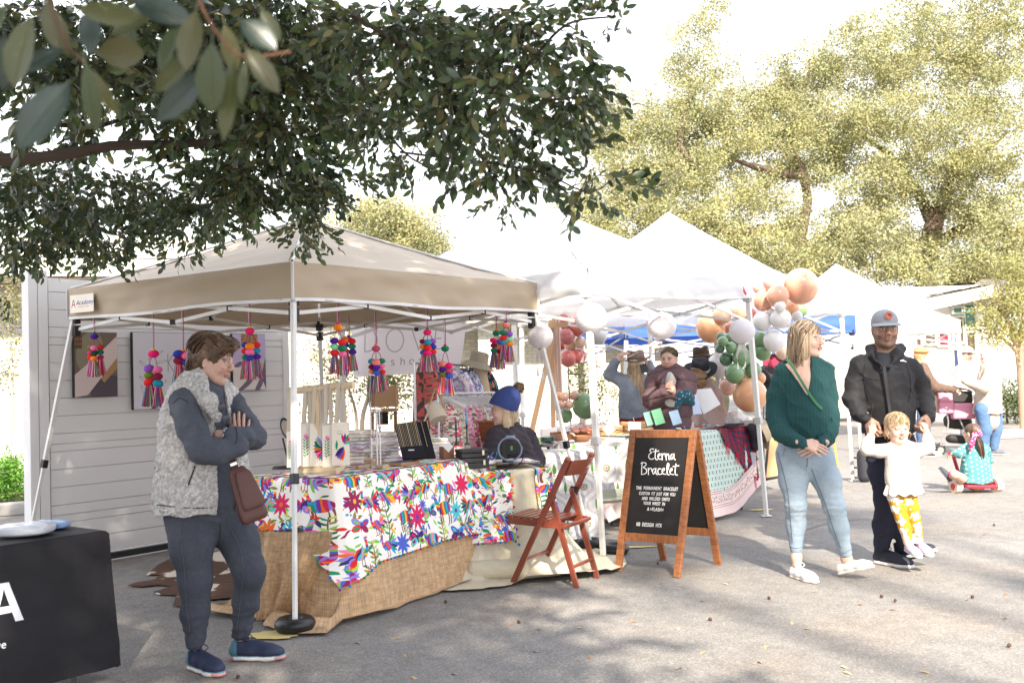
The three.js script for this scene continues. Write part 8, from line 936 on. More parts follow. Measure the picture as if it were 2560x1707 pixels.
 wpart(cap,'brim',gridGeo(24,10,(u,v)=>{const a=(u-.5)*2.5,r0=.088,x=Math.sin(a)*(r0+v*.01),z=Math.cos(a)*(.098)+v*.068*Math.cos(a*.9);return{p:H(x,.043-v*.018-.05*x*x*30*.3,z-.012)};}),mat(lin(.27,.285,.31),.85));wpart(cap,'brim_under',gridGeo(24,10,(u,v)=>{const a=(u-.5)*2.5,r0=.088,x=Math.sin(a)*(r0+v*.01),z=Math.cos(a)*(.098)+v*.068*Math.cos(a*.9);return{p:H(x,.039-v*.018-.05*x*x*30*.3,z-.013)};}),mat(lin(.22,.25,.3),.85));
 const pc=new THREE.CircleGeometry(.027,24),pp=pc.attributes.position;for(let i=0;i<pp.count;i++){const q=.5*(pp.getX(i)**2+pp.getY(i)**2) / .1;pp.setZ(i,-q*1.2);}pc.rotateX(-.32);wpart(cap,'leather_patch',pc.applyMatrix4(FM.clone().setPosition(H(.006,.088,.0945))),mat(white,.7,{map:canvasTex(128,128,(g)=>{g.fillStyle='#b5604a';g.fillRect(0,0,128,128);g.fillStyle='#3a2622';g.beginPath();g.moveTo(46,46);g.lineTo(70,34);g.lineTo(98,52);g.lineTo(92,96);g.lineTo(78,70);g.lineTo(52,62);g.fill();})}));wpart(cap,'button',new THREE.SphereGeometry(.006,8,6).translate(...H(0,.134,-.012).toArray()),mat(lin(.46,.48,.52),.85));
}
// ---------------- toddler held by both hands
{
 const D=6.74,J=(x,y,d=0)=>P(x,y,D+d),f=V(-.15,0,1),skin=[.66,.44,.35],t=person('toddler in pale pink top and yellow flowered leggings held up by both hands',J(2262,1385).setY(.02));
 const hd={c:J(2246,1073,-.01),F:V(-.02,-.03,1),s:.83,skin,child:1,neck:J(2249,1112,.0),neck2:J(2251,1122),brow:[.4,.28,.18],lip:[.58,.26,.25],eye:[.06,.035,.02]};
 const body=new Field();body.chain([J(2252,1125),J(2256,1180),J(2256,1235)],[.06,.075,.075],.05,f,.8).chain([J(2228,1118),J(2168,1122,.0),J(2178,1080,.05)],[.03,.026,.02]).chain([J(2282,1116),J(2322,1118,.0),J(2317,1075,.06)],[.03,.026,.02]).chain([J(2240,1240),J(2254,1293),J(2271,1360)],[.05,.036,.026]).chain([J(2273,1240),J(2286,1293),J(2296,1352)],[.05,.036,.026]);
 const h1=new Field();handField(h1,J(2179,1086,.03),J(2182,1062,.02).sub(J(2179,1086,.03)),V(-.3,.2,.9),{curl:.8,thumb:1,s:.62});const h2=new Field();handField(h2,J(2317,1082,.03),J(2313,1058,.02).sub(J(2317,1082,.03)),V(.3,.2,.9),{curl:.8,thumb:-1,s:.62});
 skinBody(t,{skin,geos:[headGeo({...hd,cell:.0036}),body.mesh(.009),h1.mesh(.0034),h2.mesh(.0034)]});
 const sw=new Field();sw.chain([J(2253,1124),J(2256,1150),J(2258,1190),J(2259,1212)],[.08,.1,.106,.112],.04,f,.74).chain([J(2232,1122),J(2200,1128,.0),J(2168,1124,.0),J(2170,1105,.02),J(2178,1092,.035)],[.043,.039,.037,.032,.027],.03).chain([J(2278,1120),J(2302,1126),J(2322,1120),J(2320,1100,.02),J(2317,1088,.035)],[.043,.039,.036,.032,.027],.03);const ry=J(2259,1206).y,hb=J(2259,1236).y,cx=J(2259,1206);sw.disp=(x,y,z)=>.0025*Math.sin(x*330)*Math.sin(y*330)+.004*(fbm(x*20,y*20,z*20,2)-.5);sw.cut((x,y,z)=>Math.abs(x-cx.x)<.17&&y<ry+.02?ry-.012-y:-1);
 wpart(t,'sweater',sw.mesh(.0058,.03,(p)=>{const k=.94+.12*noise(p.x*60,p.y*200,p.z*60),b=noise(p.x*25,p.y*60,p.z*25)>.6?1:0;return[.6*k,(.51+.02*b)*k,(.46+.03*b)*k];}),clothVC);
 wpart(t,'peplum_ruffle',gridGeo(120,8,(u,v)=>{const a=u*TAU,r=1+v*(.22+.07*Math.sin(a*11));return{p:V(cx.x+Math.sin(a)*.106*r,ry+.008-v*(ry-hb+.004)+.008*v*Math.sin(a*11+1),cx.z+Math.cos(a)*.082*r)};}),mat(lin(.6,.51,.46),.95));
 const lg=new Field();lg.limb(J(2256,1222),J(2256,1242),.085,.08,.04,f,.8).chain([J(2239,1240),J(2248,1270,-.01),J(2254,1293,-.015),J(2262,1318,-.01),J(2271,1344)],[.054,.048,.04,.038,.032],.01).chain([J(2272,1240),J(2280,1268,-.01),J(2286,1293,-.015),J(2291,1318,-.01),J(2296,1338)],[.054,.048,.04,.038,.032],.01);
 const fl=[];{const r=rng(12);for(let i=0;i<20;i++)fl.push([lerp(2228,2305,r()),lerp(1242,1340,r()),r()*6]);}const fw=[[2246,1252,0],[2274,1254,.5],[2240,1275,1],[2290,1290,2],[2256,1304,3],[2262,1330,1],[2296,1316,2],[2266,1345,0],[2298,1333,1],[2232,1244,2]].map(([x,y,a])=>[J(x,y,-.05),a]);
 wpart(t,'leggings',lg.mesh(.0048,.02,(p)=>{let c=[.5,.235,.014];for(const[q,a]of fw){const dx=p.x-q.x,dy=p.y-q.y,d=Math.hypot(dx,dy),th=Math.atan2(dy,dx)+a;if(d<.011+.019*Math.abs(Math.cos(th*2))&&d<.03&&p.z>q.z-.07)c=[.78,.74,.68];}if(c[0]<.7&&noise(p.x*70,p.y*70,p.z*70+4)>.82)c=[.5,.45,.3];return c;}),clothVC);
 const sk=new Field();sk.limb(J(2271,1342),J(2273,1356),.03,.029).limb(J(2296,1337),J(2297,1350),.03,.029);wpart(t,'socks',sk.mesh(.005,.02,()=>[.76,.75,.75]),clothVC);
 const so={col:[.46,.38,.52],soleCol:[.62,.70,.62],sole:.016,s:.72,top:.07,lace:null,name:'shoe',cell:.0045,toeCol:[.52,.45,.58]};const a=J(2268,1376,.03),b=J(2297,1372,.04);shoe(t,a,a.clone().add(V(.035,-.03,.13)),{...so});shoe(t,b,b.clone().add(V(.03,-.03,.13)),so);
 const HC=[[.42,.29,.17],[.56,.41,.25],[.7,.55,.36]];wpart(t,'hair',hairShell(hd,[[0,.05,-.026,.09,.085,.104],[-.06,.0,-.03,.034,.07,.06],[.06,.0,-.03,.034,.07,.06]],[[0,-.05,.1,.076,.11,.078],[-.085,-.02,.02,.02,.05,.03],[.085,-.02,.02,.02,.05,.03]],(v)=>.012*(fbm(v.x*30,v.y*30,v.z*30,3)-.5)*2,(v)=>{const n=clamp(fbm(v.x*40,v.y*40,v.z*40,3)*1.8-.4,0,.99)*2,i=Math.floor(n);return mixc(HC[i],HC[i+1],n-i);},.0048),hairMat);
 wpart(t,'hair_strands',flowHair(hd,[0,.05,-.024,.094,.089,.107],(p,ph,k)=>V(p.x*4+.9*Math.sin(ph+k*1.6),-.7+.5*Math.cos(ph+k*1.6),p.z*3+.3*Math.sin(ph)),520,.085,.0019,HC,19,(p)=>!(p.z>.05&&p.y<.07)&&!(Math.abs(p.x)>.07&&p.y<-.0)),hairMat);
}
// ---------------- the people further back share one builder
function folk(o){
 const D=o.D,J=([x,y,d=0])=>P(x,y,D+d),f=o.f,t=person(o.label,J(o.hip).setY(0)),hd={c:J(o.head),F:o.F,s:o.hs||1,skin:o.skin,neck:J(o.neck),neck2:J(o.torso[0]),cell:o.hcell||.006,brow:o.brow,smile:o.smile,open:o.open,roll:o.roll,lip:o.lip};
 const body=new Field(),tp=o.torso.map(J),tr=o.tr,k=.75;body.chain(tp,tr.map((r)=>r*k),.05,f,o.fl||.74);for(const a of o.arms)body.chain(a.slice(0,a.length).map(J),a.map((q,i)=>lerp(.04,.025,i / (a.length-1))));for(const a of o.legs||[])body.chain(a.map(J),a.map((q,i)=>lerp(.07,.032,i / (a.length-1))));
 const geos=[headGeo(hd),body.mesh(.014)];for(const h of o.hands||[]){const hf=new Field();handField(hf,J(h[0]),J(h[1]).sub(J(h[0])),h[2],{curl:h[3],thumb:h[4],s:h[5]||1});geos.push(hf.mesh(.0052));}skinBody(t,{skin:o.skin,geos});
 const top=new Field();top.chain(tp,tr,.05,f,o.fl||.74);if(o.sh)top.limb(J(o.sh[0]),J(o.sh[1]),o.sr||.065,o.sr||.065,.05);o.arms.forEach((a,i)=>top.chain(a.slice(0,-1).concat([a[a.length-1]]).map(J),o.ar[i],.03));for(const e of o.extra||[])top.chain(e[0].map(J),e[1],.03);top.disp=o.disp||((x,y,z)=>crease(x*9+y*4,y*9,z*9,.008,1));if(o.hem){const hy=J(o.hem).y;top.cut((x,y,z)=>hy-y+.006*Math.sin(x*30));}for(const e of o.tsub||[])top.ell(J(e[0]),e[1],ID4,.015,true);
 wpart(t,o.topName||'jacket',top.mesh(o.cell||.01,.03,o.tc),clothVC);
 if(o.legs){const lg=new Field();o.legs.forEach((a,i)=>lg.chain(a.map(J),o.lr,.04));lg.disp=(x,y,z)=>crease(x*9,y*16,z*9,.006,4);wpart(t,o.legName||'jeans',lg.mesh(.011,.03,heather(o.lc||[.1,.15,.24],.3,120)),clothVC);(o.feet||[]).forEach(([a,d,c,s])=>shoeAt(t,J(a),d,{col:c||[.05,.05,.06],soleCol:s||[.6,.58,.55],cell:.009,top:.08}));}
 return{t,hd,J,H:headAt(hd)};
}
function brimHat(label,H,up0,s,crownR,crownH,brimR,col,band,tilt=0,deco){ // felt hat on a head
 const c=H(0,.055,-.01),h=thing('felt_hat',label,'hat',c),pts=[[.001,crownH*.9],[crownR*.5,crownH],[crownR*.92,crownH*.92],[crownR,crownH*.5],[crownR*1.03,0]].map((q)=>new THREE.Vector2(...q)),m=new THREE.Matrix4().makeRotationFromEuler(new THREE.Euler(tilt,0,.08*Math.sign(tilt||1)));const cg=new THREE.LatheGeometry(pts,32),cp=cg.attributes.position;for(let i=0;i<cp.count;i++){const y=cp.getY(i),x=cp.getX(i),z=cp.getZ(i);if(y>crownH*.8)cp.setY(i,y-.018*Math.exp(-(x*x) / .0012));cp.setX(i,x*1.0);cp.setZ(i,z*1.12);}cg.computeVertexNormals();part(h,'crown',cg.applyMatrix4(m),mat(lin(...col),.9));const bg=new THREE.LatheGeometry([[crownR,.004],[crownR+(brimR-crownR)*.6,-.004],[brimR,.01],[brimR,.004],[crownR,-.004]].map((q)=>new THREE.Vector2(...q)),40),bp=bg.attributes.position;for(let i=0;i<bp.count;i++){const x=bp.getX(i),z=bp.getZ(i);bp.setY(i,bp.getY(i)+.9*x*x-.3*z*z);bp.setZ(i,z*1.1);}bg.computeVertexNormals();part(h,'brim',bg.applyMatrix4(m),mat(lin(...col),.9));const bd=new THREE.CylinderGeometry(crownR*1.035,crownR*1.05,.03,32,1,true);bd.scale(1,1,1.12);bd.translate(0,.02,0);part(h,'band',bd.applyMatrix4(m),mat(lin(...band),.8));return h;
}
// seated stallholder in the blue beanie
{
 const skin=[.6,.39,.31],q=folk({label:'seated woman in dark quilted jacket and blue beanie behind the jewellery table',D:7.95,f:V(-.6,0,.8),skin,head:[1258,1026],F:V(-.97,-.07,.12),neck:[1268,1066,.02],brow:[.3,.2,.12],hip:[1312,1240,.05],torso:[[1272,1085,.02],[1278,1120],[1292,1170,.02],[1308,1232,.05]],tr:[.13,.165,.18,.185],sh:[[1243,1090,-.05],[1308,1090,.1]],sr:.075,arms:[[[1238,1092,-.08],[1224,1140,-.12],[1262,1166,-.28]],[[1318,1094,.1],[1340,1150,.02],[1300,1170,-.2]]],ar:[[.075,.066,.045],[.08,.072,.045]],hands:[[[1262,1164,-.28],[1240,1170,-.36],V(0,1,.3),.5,1],[[1300,1168,-.2],[1275,1172,-.32],V(0,1,.3),.5,-1]],legs:[[[1290,1240,-.02],[1230,1245,-.32],[1235,1390,-.3]],[[1320,1240,.05],[1275,1248,-.3],[1280,1390,-.28]]],lr:[.09,.07,.05],lc:[.03,.03,.04],feet:[[[1235,1392,-.3],V(-.5,0,.8)],[[1280,1392,-.28],V(-.5,0,.8)]],extra:[[[[1318,1215,.06],[1330,1262,.08]],[.12,.1]]],topName:'quilted_jacket',tc:heather([.045,.036,.045],.3,90),disp:(x,y,z)=>.007*(Math.abs(Math.sin(y*62+6*Math.sin(x*9)))-.5)*-1+crease(x*10,y*10,z*10,.005),cell:.0085,hcell:.0048});
 const{t,hd,H}=q,HC=[[.42,.3,.17],[.6,.45,.28],[.72,.58,.4]];wpart(t,'hair',merge([hairShell(hd,[[0,.03,-.03,.082,.07,.095],[-.062,-.09,-.03,.03,.1,.04],[.062,-.09,-.02,.03,.11,.045],[0,-.08,-.075,.06,.11,.035]],[[0,-.05,.09,.06,.14,.075]],(v)=>.006*(noise(v.x*60,v.y*8,v.z*60)-.5),streak(HC,14,2),.006),flowHair(hd,[0,-.05,-.035,.088,.1,.075],(p,ph,k)=>V(.1*Math.sin(ph+k),-1,.1*Math.sin(ph+k)),260,.19,.0022,HC,3,(p)=>p.z<.03)]),hairMat);
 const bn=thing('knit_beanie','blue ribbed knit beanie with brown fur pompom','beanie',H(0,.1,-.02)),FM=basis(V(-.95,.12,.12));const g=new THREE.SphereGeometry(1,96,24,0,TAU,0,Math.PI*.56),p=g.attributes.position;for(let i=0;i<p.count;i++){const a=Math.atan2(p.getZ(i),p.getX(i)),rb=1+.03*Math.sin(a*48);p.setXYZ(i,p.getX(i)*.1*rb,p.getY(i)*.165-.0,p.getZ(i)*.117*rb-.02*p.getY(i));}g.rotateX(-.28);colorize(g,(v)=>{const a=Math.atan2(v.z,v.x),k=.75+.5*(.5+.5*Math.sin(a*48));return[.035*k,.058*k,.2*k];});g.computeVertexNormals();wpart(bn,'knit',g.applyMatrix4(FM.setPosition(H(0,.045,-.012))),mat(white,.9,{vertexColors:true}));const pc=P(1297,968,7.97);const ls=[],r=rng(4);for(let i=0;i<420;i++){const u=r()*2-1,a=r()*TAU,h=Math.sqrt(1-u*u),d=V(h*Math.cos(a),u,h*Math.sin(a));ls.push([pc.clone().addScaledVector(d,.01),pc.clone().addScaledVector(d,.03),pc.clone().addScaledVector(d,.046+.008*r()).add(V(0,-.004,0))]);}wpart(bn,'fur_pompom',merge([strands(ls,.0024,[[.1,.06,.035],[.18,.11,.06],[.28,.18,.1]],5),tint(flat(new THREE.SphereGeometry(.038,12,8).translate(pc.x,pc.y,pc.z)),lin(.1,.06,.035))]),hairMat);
 const c=thing('stool','dark wooden stool under the seated woman','stool',P(1312,1270,8.0).setY(0)),wd=mat(lin(.14,.05,.03),.5);part(c,'seat',(()=>{const s=new THREE.CylinderGeometry(.17,.17,.035,24);s.translate(0,.36,0);return s;})(),wd);for(const[x,z]of[[-.13,.1],[.13,.1],[-.13,-.12],[.13,-.12]])part(c,'leg',rod(V(x*1.15,0,z*1.15),V(x,.345,z),.016),wd);
}
// woman in the mauve puffer jacket
{
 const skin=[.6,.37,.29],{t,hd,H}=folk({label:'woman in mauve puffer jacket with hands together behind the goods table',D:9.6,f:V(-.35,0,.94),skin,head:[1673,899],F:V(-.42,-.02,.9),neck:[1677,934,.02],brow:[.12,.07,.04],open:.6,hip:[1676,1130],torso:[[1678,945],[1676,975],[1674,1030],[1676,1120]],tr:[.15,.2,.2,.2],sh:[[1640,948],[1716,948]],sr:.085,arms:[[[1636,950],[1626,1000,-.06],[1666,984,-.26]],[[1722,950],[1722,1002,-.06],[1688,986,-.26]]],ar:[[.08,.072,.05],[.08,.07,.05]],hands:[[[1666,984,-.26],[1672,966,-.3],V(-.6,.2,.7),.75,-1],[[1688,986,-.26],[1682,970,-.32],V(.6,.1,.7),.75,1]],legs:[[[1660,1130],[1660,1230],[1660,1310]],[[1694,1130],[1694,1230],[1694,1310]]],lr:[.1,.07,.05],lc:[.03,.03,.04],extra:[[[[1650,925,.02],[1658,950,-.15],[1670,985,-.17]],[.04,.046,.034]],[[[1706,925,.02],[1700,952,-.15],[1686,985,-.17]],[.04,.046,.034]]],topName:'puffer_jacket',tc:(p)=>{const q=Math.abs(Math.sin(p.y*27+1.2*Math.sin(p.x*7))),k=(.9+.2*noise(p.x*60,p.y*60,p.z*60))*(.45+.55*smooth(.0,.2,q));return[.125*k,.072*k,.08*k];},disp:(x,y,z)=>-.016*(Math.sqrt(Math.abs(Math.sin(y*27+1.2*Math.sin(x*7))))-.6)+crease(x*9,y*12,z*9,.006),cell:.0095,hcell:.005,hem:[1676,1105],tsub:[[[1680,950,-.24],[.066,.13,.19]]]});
 const sw=new Field();sw.chain([P(1679,942,9.55),P(1680,995,9.5)],[.085,.11],.03,V(-.35,0,.94),.8);wpart(t,'white_top',sw.mesh(.012,.02,()=>[.72,.7,.66]),clothVC);
 const HC=[[.06,.035,.02],[.1,.06,.033],[.15,.09,.05]];wpart(t,'hair',merge([hairShell(hd,[[0,.045,-.025,.08,.076,.1],[.05,-.1,-.03,.03,.07,.035]],[[0,-.05,.095,.07,.125,.075]],(v)=>.002*(noise(v.x*90,v.y*30,v.z*90)-.5),streak(HC,14,4),.006),flowHair(hd,[0,.045,-.025,.082,.078,.102],(p)=>V(p.x*.5,-.3,-1),300,.08,.0018,HC,2,(p)=>p.z<.055&&p.y>-.01)]),hairMat);
}
// woman in denim seen from behind, holding her hat
{
 const skin=[.6,.38,.3],{t,hd,H}=folk({label:'woman in denim jacket seen from behind, raising both hands to her hat',D:10.6,f:V(-.3,0,-.95),skin,head:[1592,914],F:V(.35,0,-.94),neck:[1590,946],hip:[1585,1050],torso:[[1590,958],[1588,985],[1586,1015],[1584,1040]],tr:[.13,.165,.16,.16],sh:[[1566,956],[1614,956]],sr:.07,arms:[[[1564,956],[1524,936,.02],[1538,905,-.06]],[[1614,956],[1636,940,.1],[1622,912,.06]]],ar:[[.072,.06,.048],[.072,.06,.048]],hands:[[[1540,900,-.07],[1562,880,-.08],V(-.5,.6,.5),.25,1],[[1622,908,.06],[1610,898,.02],V(.5,.5,.5),.4,-1]],legs:[[[1572,1050],[1574,1180],[1574,1265]],[[1600,1050],[1600,1180],[1600,1265]]],lr:[.1,.07,.05],lc:[.3,.02,.03],legName:'red_trousers',feet:[[[1574,1262],V(0,0,-1)],[[1600,1262],V(0,0,-1)]],hem:[1584,1046],topName:'denim_jacket',tc:(p)=>{const k=fbm(p.x*9,p.y*9,p.z*9),n=.85+.3*noise(p.x*150,p.y*150,p.z*150);return mixc([.12,.16,.23],[.38,.42,.47],k).map((q)=>q*n);},cell:.0105,hcell:.007});
 const HC=[[.5,.35,.2],[.68,.52,.34],[.8,.68,.5]];wpart(t,'hair',merge([hairShell(hd,[[0,.03,-.03,.084,.075,.096],[0,-.1,-.075,.075,.15,.04],[0,-.2,-.085,.05,.11,.03]],[[0,-.05,.09,.06,.14,.075]],(v)=>.006*(noise(v.x*80,v.y*6,v.z*20)-.5),streak(HC,18,1),.008),flowHair(hd,[0,-.06,-.075,.085,.12,.05],(p,ph,k)=>V(.05*Math.sin(ph+k),-1,.05*Math.sin(ph)),260,.24,.0026,HC,5,(p)=>p.z<-.07)]),hairMat);
 brimHat('taupe wide brimmed felt hat on the woman in denim',H,0,1,.092,.115,.165,[.24,.17,.14],[.16,.11,.09],.05);
 const tg=thing('hat_tag','dark price tag hanging in the hair of the woman in denim','tag',P(1610,921,10.42));part(tg,'card',box(.07,.095,.003).rotateZ(.25),mat(lin(.06,.06,.07),.8));const cs=thing('tan_strap_bag','thin tan crossbody strap over the denim jacket','bag strap',P(1600,980,10.4));wpart(cs,'strap',tube([P(1598,960,10.42),P(1604,985,10.4),P(1612,1005,10.41),P(1613,1025,10.43)],.007,12,5),mat(lin(.45,.17,.07),.6));
}
// two shoppers in dark hats
{
 const skin=[.5,.32,.25];const a=folk({label:'shopper in olive coat and brown feathered hat behind the tables',D:11.2,f:V(-.5,0,-.85),skin,head:[1753,905],F:V(-.8,0,-.6),neck:[1762,935],hip:[1775,1060],torso:[[1764,948],[1772,980],[1778,1020],[1780,1055]],tr:[.14,.19,.19,.19],sh:[[1740,950],[1790,952]],sr:.08,arms:[[[1738,952],[1728,1000],[1730,1040,-.1]],[[1794,955],[1806,1000],[1804,1045,.05]]],ar:[[.08,.07,.05],[.085,.075,.055]],legs:[[[1766,1060],[1768,1180],[1768,1250]],[[1792,1060],[1792,1180],[1792,1250]]],lr:[.1,.07,.05],lc:[.05,.05,.05],topName:'olive_coat',tc:heather([.2,.175,.1],.2,60),cell:.012,hcell:.008});
 wpart(a.t,'hair',hairShell(a.hd,[[0,.03,-.03,.086,.075,.1],[0,-.09,-.07,.09,.12,.055]],[[0,-.05,.09,.06,.14,.075]],(v)=>.012*(fbm(v.x*40,v.y*40,v.z*40)-.5),()=>[.05,.03,.02],.009),hairMat);brimHat('dark brown wide brimmed hat with a feather on the olive coat shopper',a.H,0,1,.092,.125,.16,[.05,.032,.024],[.1,.06,.03],0);
 const b=folk({label:'shopper in pale knit and black hat with curly hair behind the tables',D:10.3,f:V(.3,0,-.95),skin,head:[1752,938],F:V(.4,-.35,-.8),neck:[1757,968],hip:[1772,1080],torso:[[1760,978],[1766,1005],[1770,1040],[1772,1075]],tr:[.13,.165,.165,.165],sh:[[1736,982],[1786,984]],sr:.07,arms:[[[1734,984],[1726,1030],[1736,1060,-.1]],[[1788,986],[1800,1030],[1796,1062,.05]]],ar:[[.072,.06,.045],[.072,.06,.045]],topName:'pale_knit',tc:heather([.45,.32,.29],.25,90),cell:.012,hcell:.008});
 wpart(b.t,'hair',hairShell(b.hd,[[0,.03,-.03,.086,.075,.1],[0,-.08,-.06,.1,.1,.065]],[[0,-.05,.09,.06,.14,.075]],(v)=>.02*(fbm(v.x*50,v.y*50,v.z*50)-.5),(v)=>{const k=.7+.8*noise(v.x*90,v.y*90,v.z*90);return[.22*k,.12*k,.06*k];},.009),hairMat);brimHat('black wide brimmed hat with a white band on the curly haired shopper',b.H,0,1,.095,.12,.17,[.018,.017,.024],[.6,.58,.52],.5);
}
// far right: woman at the stroller, woman in the cream coat, person in white
{
 const skin=[.62,.4,.32];const a=folk({label:'woman in brown quilted jacket and tan beret pushing the stroller',D:15.4,f:V(.95,0,.2),skin,head:[2306,895],F:V(.95,-.1,.2),neck:[2306,916],hip:[2310,1030],torso:[[2308,925],[2312,950],[2318,985],[2318,1022]],tr:[.13,.17,.185,.19],sh:[[2310,930,-.12],[2308,930,.12]],sr:.08,arms:[[[2312,935,-.16],[2340,968,-.2],[2386,974,-.2]],[[2310,935,.16],[2340,970,.2],[2386,974,.2]]],ar:[[.085,.075,.05],[.085,.075,.05]],hands:[[[2384,973,-.2],[2398,976,-.2],V(0,1,0),.8,1]],legs:[[[2312,1030,-.08],[2306,1085,-.08],[2302,1136,-.08]],[[2316,1030,.08],[2312,1085,.08],[2318,1134,.08]]],lr:[.11,.075,.055],lc:[.08,.13,.26],feet:[[[2302,1134,-.08],V(1,0,.2),[.03,.03,.03]],[[2318,1130,.08],V(1,0,.2),[.7,.7,.7]]],topName:'quilted_jacket',tc:heather([.12,.075,.055],.25,60),disp:(x,y,z)=>-.008*Math.abs(Math.sin(y*34+x*34)*Math.sin(y*34-x*34)),cell:.013,hcell:.009});
 wpart(a.t,'hair',hairShell(a.hd,[[0,.03,-.03,.088,.08,.1],[0,-.1,-.06,.08,.13,.05]],[[0,-.05,.09,.06,.14,.075]],(v)=>.01*(fbm(v.x*30,v.y*12,v.z*30)-.5),streak([[.4,.2,.08],[.6,.34,.16]],10,3),.01),hairMat);const be=thing('beret','tan beret on the woman pushing the stroller','beret',a.H(0,.1,-.01));part(be,'felt',new THREE.SphereGeometry(.115,24,12).scale(1.05,.42,1.1),mat(lin(.5,.25,.1),.95));part(be,'band',new THREE.CylinderGeometry(.088,.088,.03,24,1,true).translate(0,-.035,0),mat(lin(.5,.25,.1),.95));
 const b=folk({label:'blonde woman in cream coat and blue jeans standing by the stroller',D:15.3,f:V(-.9,0,.3),skin,head:[2466,888],F:V(-1,-.03,.05),neck:[2474,912],hip:[2474,1030],torso:[[2474,922],[2474,950],[2472,990],[2470,1050]],tr:[.14,.18,.19,.24],hem:[2470,1034],fl:.9,sh:[[2476,928,-.13],[2474,928,.13]],sr:.085,arms:[[[2478,934,-.18],[2462,968,-.22],[2418,955,-.26]],[[2470,934,.16],[2450,970,.16],[2412,952,.1]]],ar:[[.095,.085,.055],[.09,.08,.055]],hands:[[[2416,954,-.26],[2404,946,-.26],V(0,.6,.6),.5,1]],legs:[[[2458,1025,-.08],[2466,1075,-.1],[2458,1120,-.08]],[[2486,1025,.08],[2492,1075,.08],[2486,1118,.08]]],lr:[.12,.085,.062],lc:[.08,.15,.28],feet:[[[2458,1120,-.08],V(-1,0,.2),[.14,.15,.18]],[[2486,1118,.08],V(.6,0,.4),[.14,.15,.18]]],topName:'cream_coat',tc:heather([.47,.40,.32],.1,40),cell:.013,hcell:.008});
 wpart(b.t,'hair',merge([hairShell(b.hd,[[0,.04,-.025,.084,.08,.1],[0,-.06,-.065,.075,.14,.045]],[[0,-.05,.1,.066,.13,.075]],(v)=>.005*(noise(v.x*50,v.y*8,v.z*50)-.5),streak([[.5,.36,.2],[.75,.6,.4],[.82,.7,.52]],14,2),.009)]),hairMat);const hd=new Field();hd.chain([P(2490,918,15.35),P(2496,940,15.4),P(2488,958,15.42)],[.06,.08,.05],.04);wpart(b.t,'hood',hd.mesh(.013,.02,heather([.45,.38,.3],.1,40)),clothVC);
 const c=folk({label:'person in white shirt and white cap holding a hand to the face',D:16.6,f:V(.1,0,1),skin:[.4,.22,.16],head:[2420,888],F:V(.2,-.1,1),neck:[2422,908],hip:[2426,1030],torso:[[2424,918],[2426,945],[2428,985],[2428,1030]],tr:[.14,.18,.18,.18],sh:[[2402,922],[2450,922]],sr:.075,arms:[[[2400,926],[2396,960,-.05],[2408,905,-.2]],[[2452,926],[2460,965],[2440,985,-.2]]],ar:[[.085,.07,.05],[.085,.07,.05]],hands:[[[2408,903,-.2],[2414,890,-.2],V(-.5,0,.8),.4,1]],topName:'white_shirt',tc:heather([.76,.74,.72],.08,40),cell:.014,hcell:.009,legs:[[[2416,1030],[2416,1080],[2416,1120]],[[2440,1030],[2440,1080],[2440,1120]]],lr:[.11,.08,.06],lc:[.3,.3,.32]});
 const k=thing('baseball_cap','white cap on the person in the white shirt','cap',c.H(0,.05,0));part(k,'crown',new THREE.SphereGeometry(.1,24,12,0,TAU,0,Math.PI / 2).scale(.95,1,1.1),mat(lin(.75,.74,.73),.85));part(k,'brim',new THREE.CylinderGeometry(.08,.08,.008,20,1,false,-Math.PI / 2,Math.PI).translate(0,.002,.07),mat(lin(.75,.74,.73),.85));
}
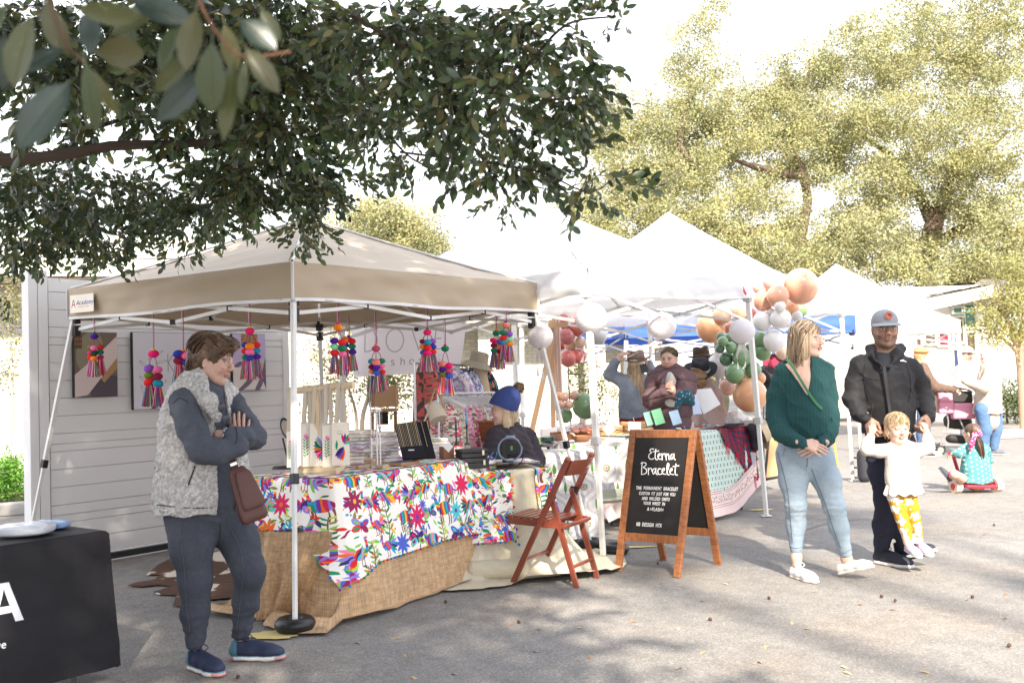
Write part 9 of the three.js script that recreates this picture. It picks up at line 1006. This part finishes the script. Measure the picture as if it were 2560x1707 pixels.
{ // stroller
 const D=15.8,p=(x,y,d=0)=>P(x,y,D+d),t=thing('stroller','pink and black baby stroller with brown handle','stroller',p(2390,1120).setY(0)),pink=mat(lin(.62,.26,.36),.8),blk=mat(lin(.025,.022,.022),.7),al=mat(lin(.4,.38,.36),.35,{metalness:.6});
 for(const d of[-.22,.22]){wpart(t,'frame_tube',tube([p(2348,974,d),p(2360,1010,d),p(2372,1060,d),p(2352,1114,d)],.012,14,6),al);wpart(t,'frame_tube',tube([p(2430,985,d),p(2400,1040,d),p(2440,1116,d)],.012,14,6),al);for(const x of[2352,2440]){const w=new THREE.TorusGeometry(.062,.018,8,22);const c=p(x,1113,d);c.y=.08;const wh=wpart(t,'wheel',w.translate(c.x,c.y,c.z),blk);wpart(wh,'rim',new THREE.CylinderGeometry(.05,.05,.02,16).rotateX(Math.PI / 2).translate(c.x,c.y,c.z),al);}}
 wpart(t,'handle',tube([p(2344,972,-.24),p(2380,970,-.24),p(2420,974,-.24),p(2432,980,0),p(2420,974,.24),p(2380,970,.24)],.014,30,8),mat(lin(.3,.1,.05),.6));wpart(t,'axle',rod(p(2352,1113,-.2),p(2352,1113,.2),.01),al);wpart(t,'lower_rail',bar(p(2354,1112,-.22),p(2438,1114,-.22),.02,.02),al);
 const bag=(a,b,c,d,m,name,r)=>{const f=new Field();f.chain([a,b],[c,d],.05,V(0,0,1),1.2);f.disp=folds(.01,14);wpart(t,name,f.mesh(.014,.03,null),m);};const pad=(x0,y0,x1,y1,d,m,name)=>{const a=p(x0,y0,d),b=p(x1,y1,d),g=box(Math.abs(b.x-a.x),Math.abs(a.y-b.y),.12,0,0,0,.035),q=g.attributes.position;for(let i=0;i<q.count;i++){const k=1+.25*(fbm(q.getX(i)*9,q.getY(i)*9,q.getZ(i)*9)-.5);q.setXYZ(i,q.getX(i)*k,q.getY(i)*k,q.getZ(i)*k*1.3);}g.translate((a.x+b.x) / 2,(a.y+b.y) / 2,(a.z+b.z) / 2);g.computeVertexNormals();wpart(t,name,g,m);};pad(2342,978,2380,1004,-.24,pink,'pink_flap');pad(2342,1002,2384,1034,-.22,pink,'pink_panel');pad(2380,1008,2444,1046,-.25,pink,'pink_pouch');pad(2372,978,2430,1008,-.2,blk,'organiser');bag(p(2395,990,-.05),p(2408,1000,-.05),.11,.12,blk,'canopy_hood');bag(p(2380,1052),p(2410,1055),.12,.12,blk,'seat');bag(p(2378,1096),p(2420,1100),.07,.07,blk,'basket');
}
{ // girl on the ride-on toy
 const D=10.9,skin=[.55,.35,.27],{t,hd,H,J}=folk({label:'small girl in teal dotted dress with dark ponytail riding a low scooter',D,f:V(-.25,0,-.95),skin,head:[2430,1083],hs:.88,F:V(-.5,-.02,-.85),neck:[2434,1110],hip:[2442,1190],torso:[[2437,1118],[2438,1140],[2441,1170],[2442,1198]],tr:[.09,.12,.15,.175],fl:.85,sh:[[2414,1124],[2460,1122]],sr:.05,arms:[[[2410,1124],[2400,1134,-.05],[2386,1132,-.02]],[[2464,1124],[2472,1150,.08],[2460,1150,.2]]],ar:[[.052,.045,.034],[.052,.045,.034]],hands:[[[2386,1132,-.02],[2378,1134,-.02],V(0,1,0),.7,1,.65]],hem:[2442,1206],topName:'dotted_dress',tc:(p)=>{const q=.048,i=Math.round(p.x / q),j=Math.round(p.y / q),w=Math.hypot(p.x-i*q,p.y-(j+(i%2?.5:0))*q)<.0085;return w?[.7,.7,.66]:[.075,.26,.27];},cell:.0075,hcell:.006});
 const dr=H(0,0,0),leg=new Field();leg.chain([J([2405,1196,-.1]),J([2388,1186,-.2]),J([2376,1192,-.1])],[.055,.045,.034],.02);wpart(t,'leg',leg.mesh(.009,.02,()=>skin),skinMat);const sk=new Field();sk.limb(J([2384,1186,-.17]),J([2376,1192,-.1]),.042,.04);wpart(t,'pink_sock',sk.mesh(.008,.02,()=>[.75,.03,.25]),clothVC);const fa=J([2372,1190,-.1]);shoe(t,fa.clone().add(V(-.01,-.06,.03)),fa.clone().add(V(-.08,.08,-.05)),{col:[.04,.05,.07],soleCol:[.1,.1,.1],s:.7,lace:[.15,.8,.1],cell:.006,up:V(.6,.5,.3)});
 const HC=[[.04,.022,.015],[.08,.045,.03],[.14,.08,.05]];const tail=[];const r=rng(8);for(let i=0;i<120;i++){const a=J([2440,1090,-.1]),o=V((r()-.5)*.05,(r()-.5)*.05,(r()-.5)*.04);tail.push([a,J([2450,1105,-.13]).add(o),J([2455,1125,-.12]).add(o),J([2457,1140+6*r(),-.1]).add(o)]);}
 wpart(t,'hair',merge([hairShell(hd,[[0,.04,-.025,.085,.084,.102],[0,-.03,-.05,.07,.07,.05]],[[0,-.05,.1,.07,.12,.08]],(v)=>.004*(noise(v.x*80,v.y*30,v.z*80)-.5),streak(HC,14,5),.007),strands(tail,.004,HC,9)]),hairMat);const sc=new Field();sc.chain([J([2436,1086,-.1]),J([2450,1085,-.12]),J([2448,1075,-.1])],[.022,.024,.018],.02).chain([J([2438,1090,-.12]),J([2431,1108,-.14]),J([2428,1124,-.12])],[.022,.024,.016],.02);wpart(t,'pink_scarf',sc.mesh(.007,.02,(p)=>noise(p.x*120,p.y*120,p.z*120)>.66?[.75,.7,.7]:[.7,.03,.16]),clothVC);
 const toy=thing('ride_on_scooter','low red ride on toy with pale wheels under the small girl','ride-on toy',P(2442,1222,D).setY(0)),red=mat(lin(.5,.02,.04),.4),wh=mat(lin(.58,.5,.4),.7),tp=(x,y,d=0)=>P(x,y,D+d);wpart(toy,'deck',bar(tp(2404,1213),tp(2482,1214),.035,.3,up,.012),red);for(const[x,d]of[[2391,-.02],[2493,.0],[2388,.5]]){const c=tp(x,1213,d),R=.072;c.y=R;const w=wpart(toy,'wheel',new THREE.CylinderGeometry(R,R,.075,26).rotateZ(Math.PI / 2).rotateY(.25).translate(c.x,c.y,c.z),wh);wpart(w,'hub',new THREE.CylinderGeometry(R*.5,R*.5,.08,20).rotateZ(Math.PI / 2).rotateY(.25).translate(c.x,c.y,c.z),red);}wpart(toy,'axle',rod(tp(2391,1212).setY(.072),tp(2493,1212).setY(.072),.014),red);wpart(toy,'steering_post',bar(tp(2405,1205,.35),tp(2385,1140,.1),.03,.03),red);wpart(toy,'handlebar',rod(tp(2374,1134,-.04),tp(2410,1136,.2),.014),red);
}
scene.traverse((o)=>{if(o.isMesh){o.castShadow=true;o.receiveShadow=true;}});
renderer.render(scene,camera);
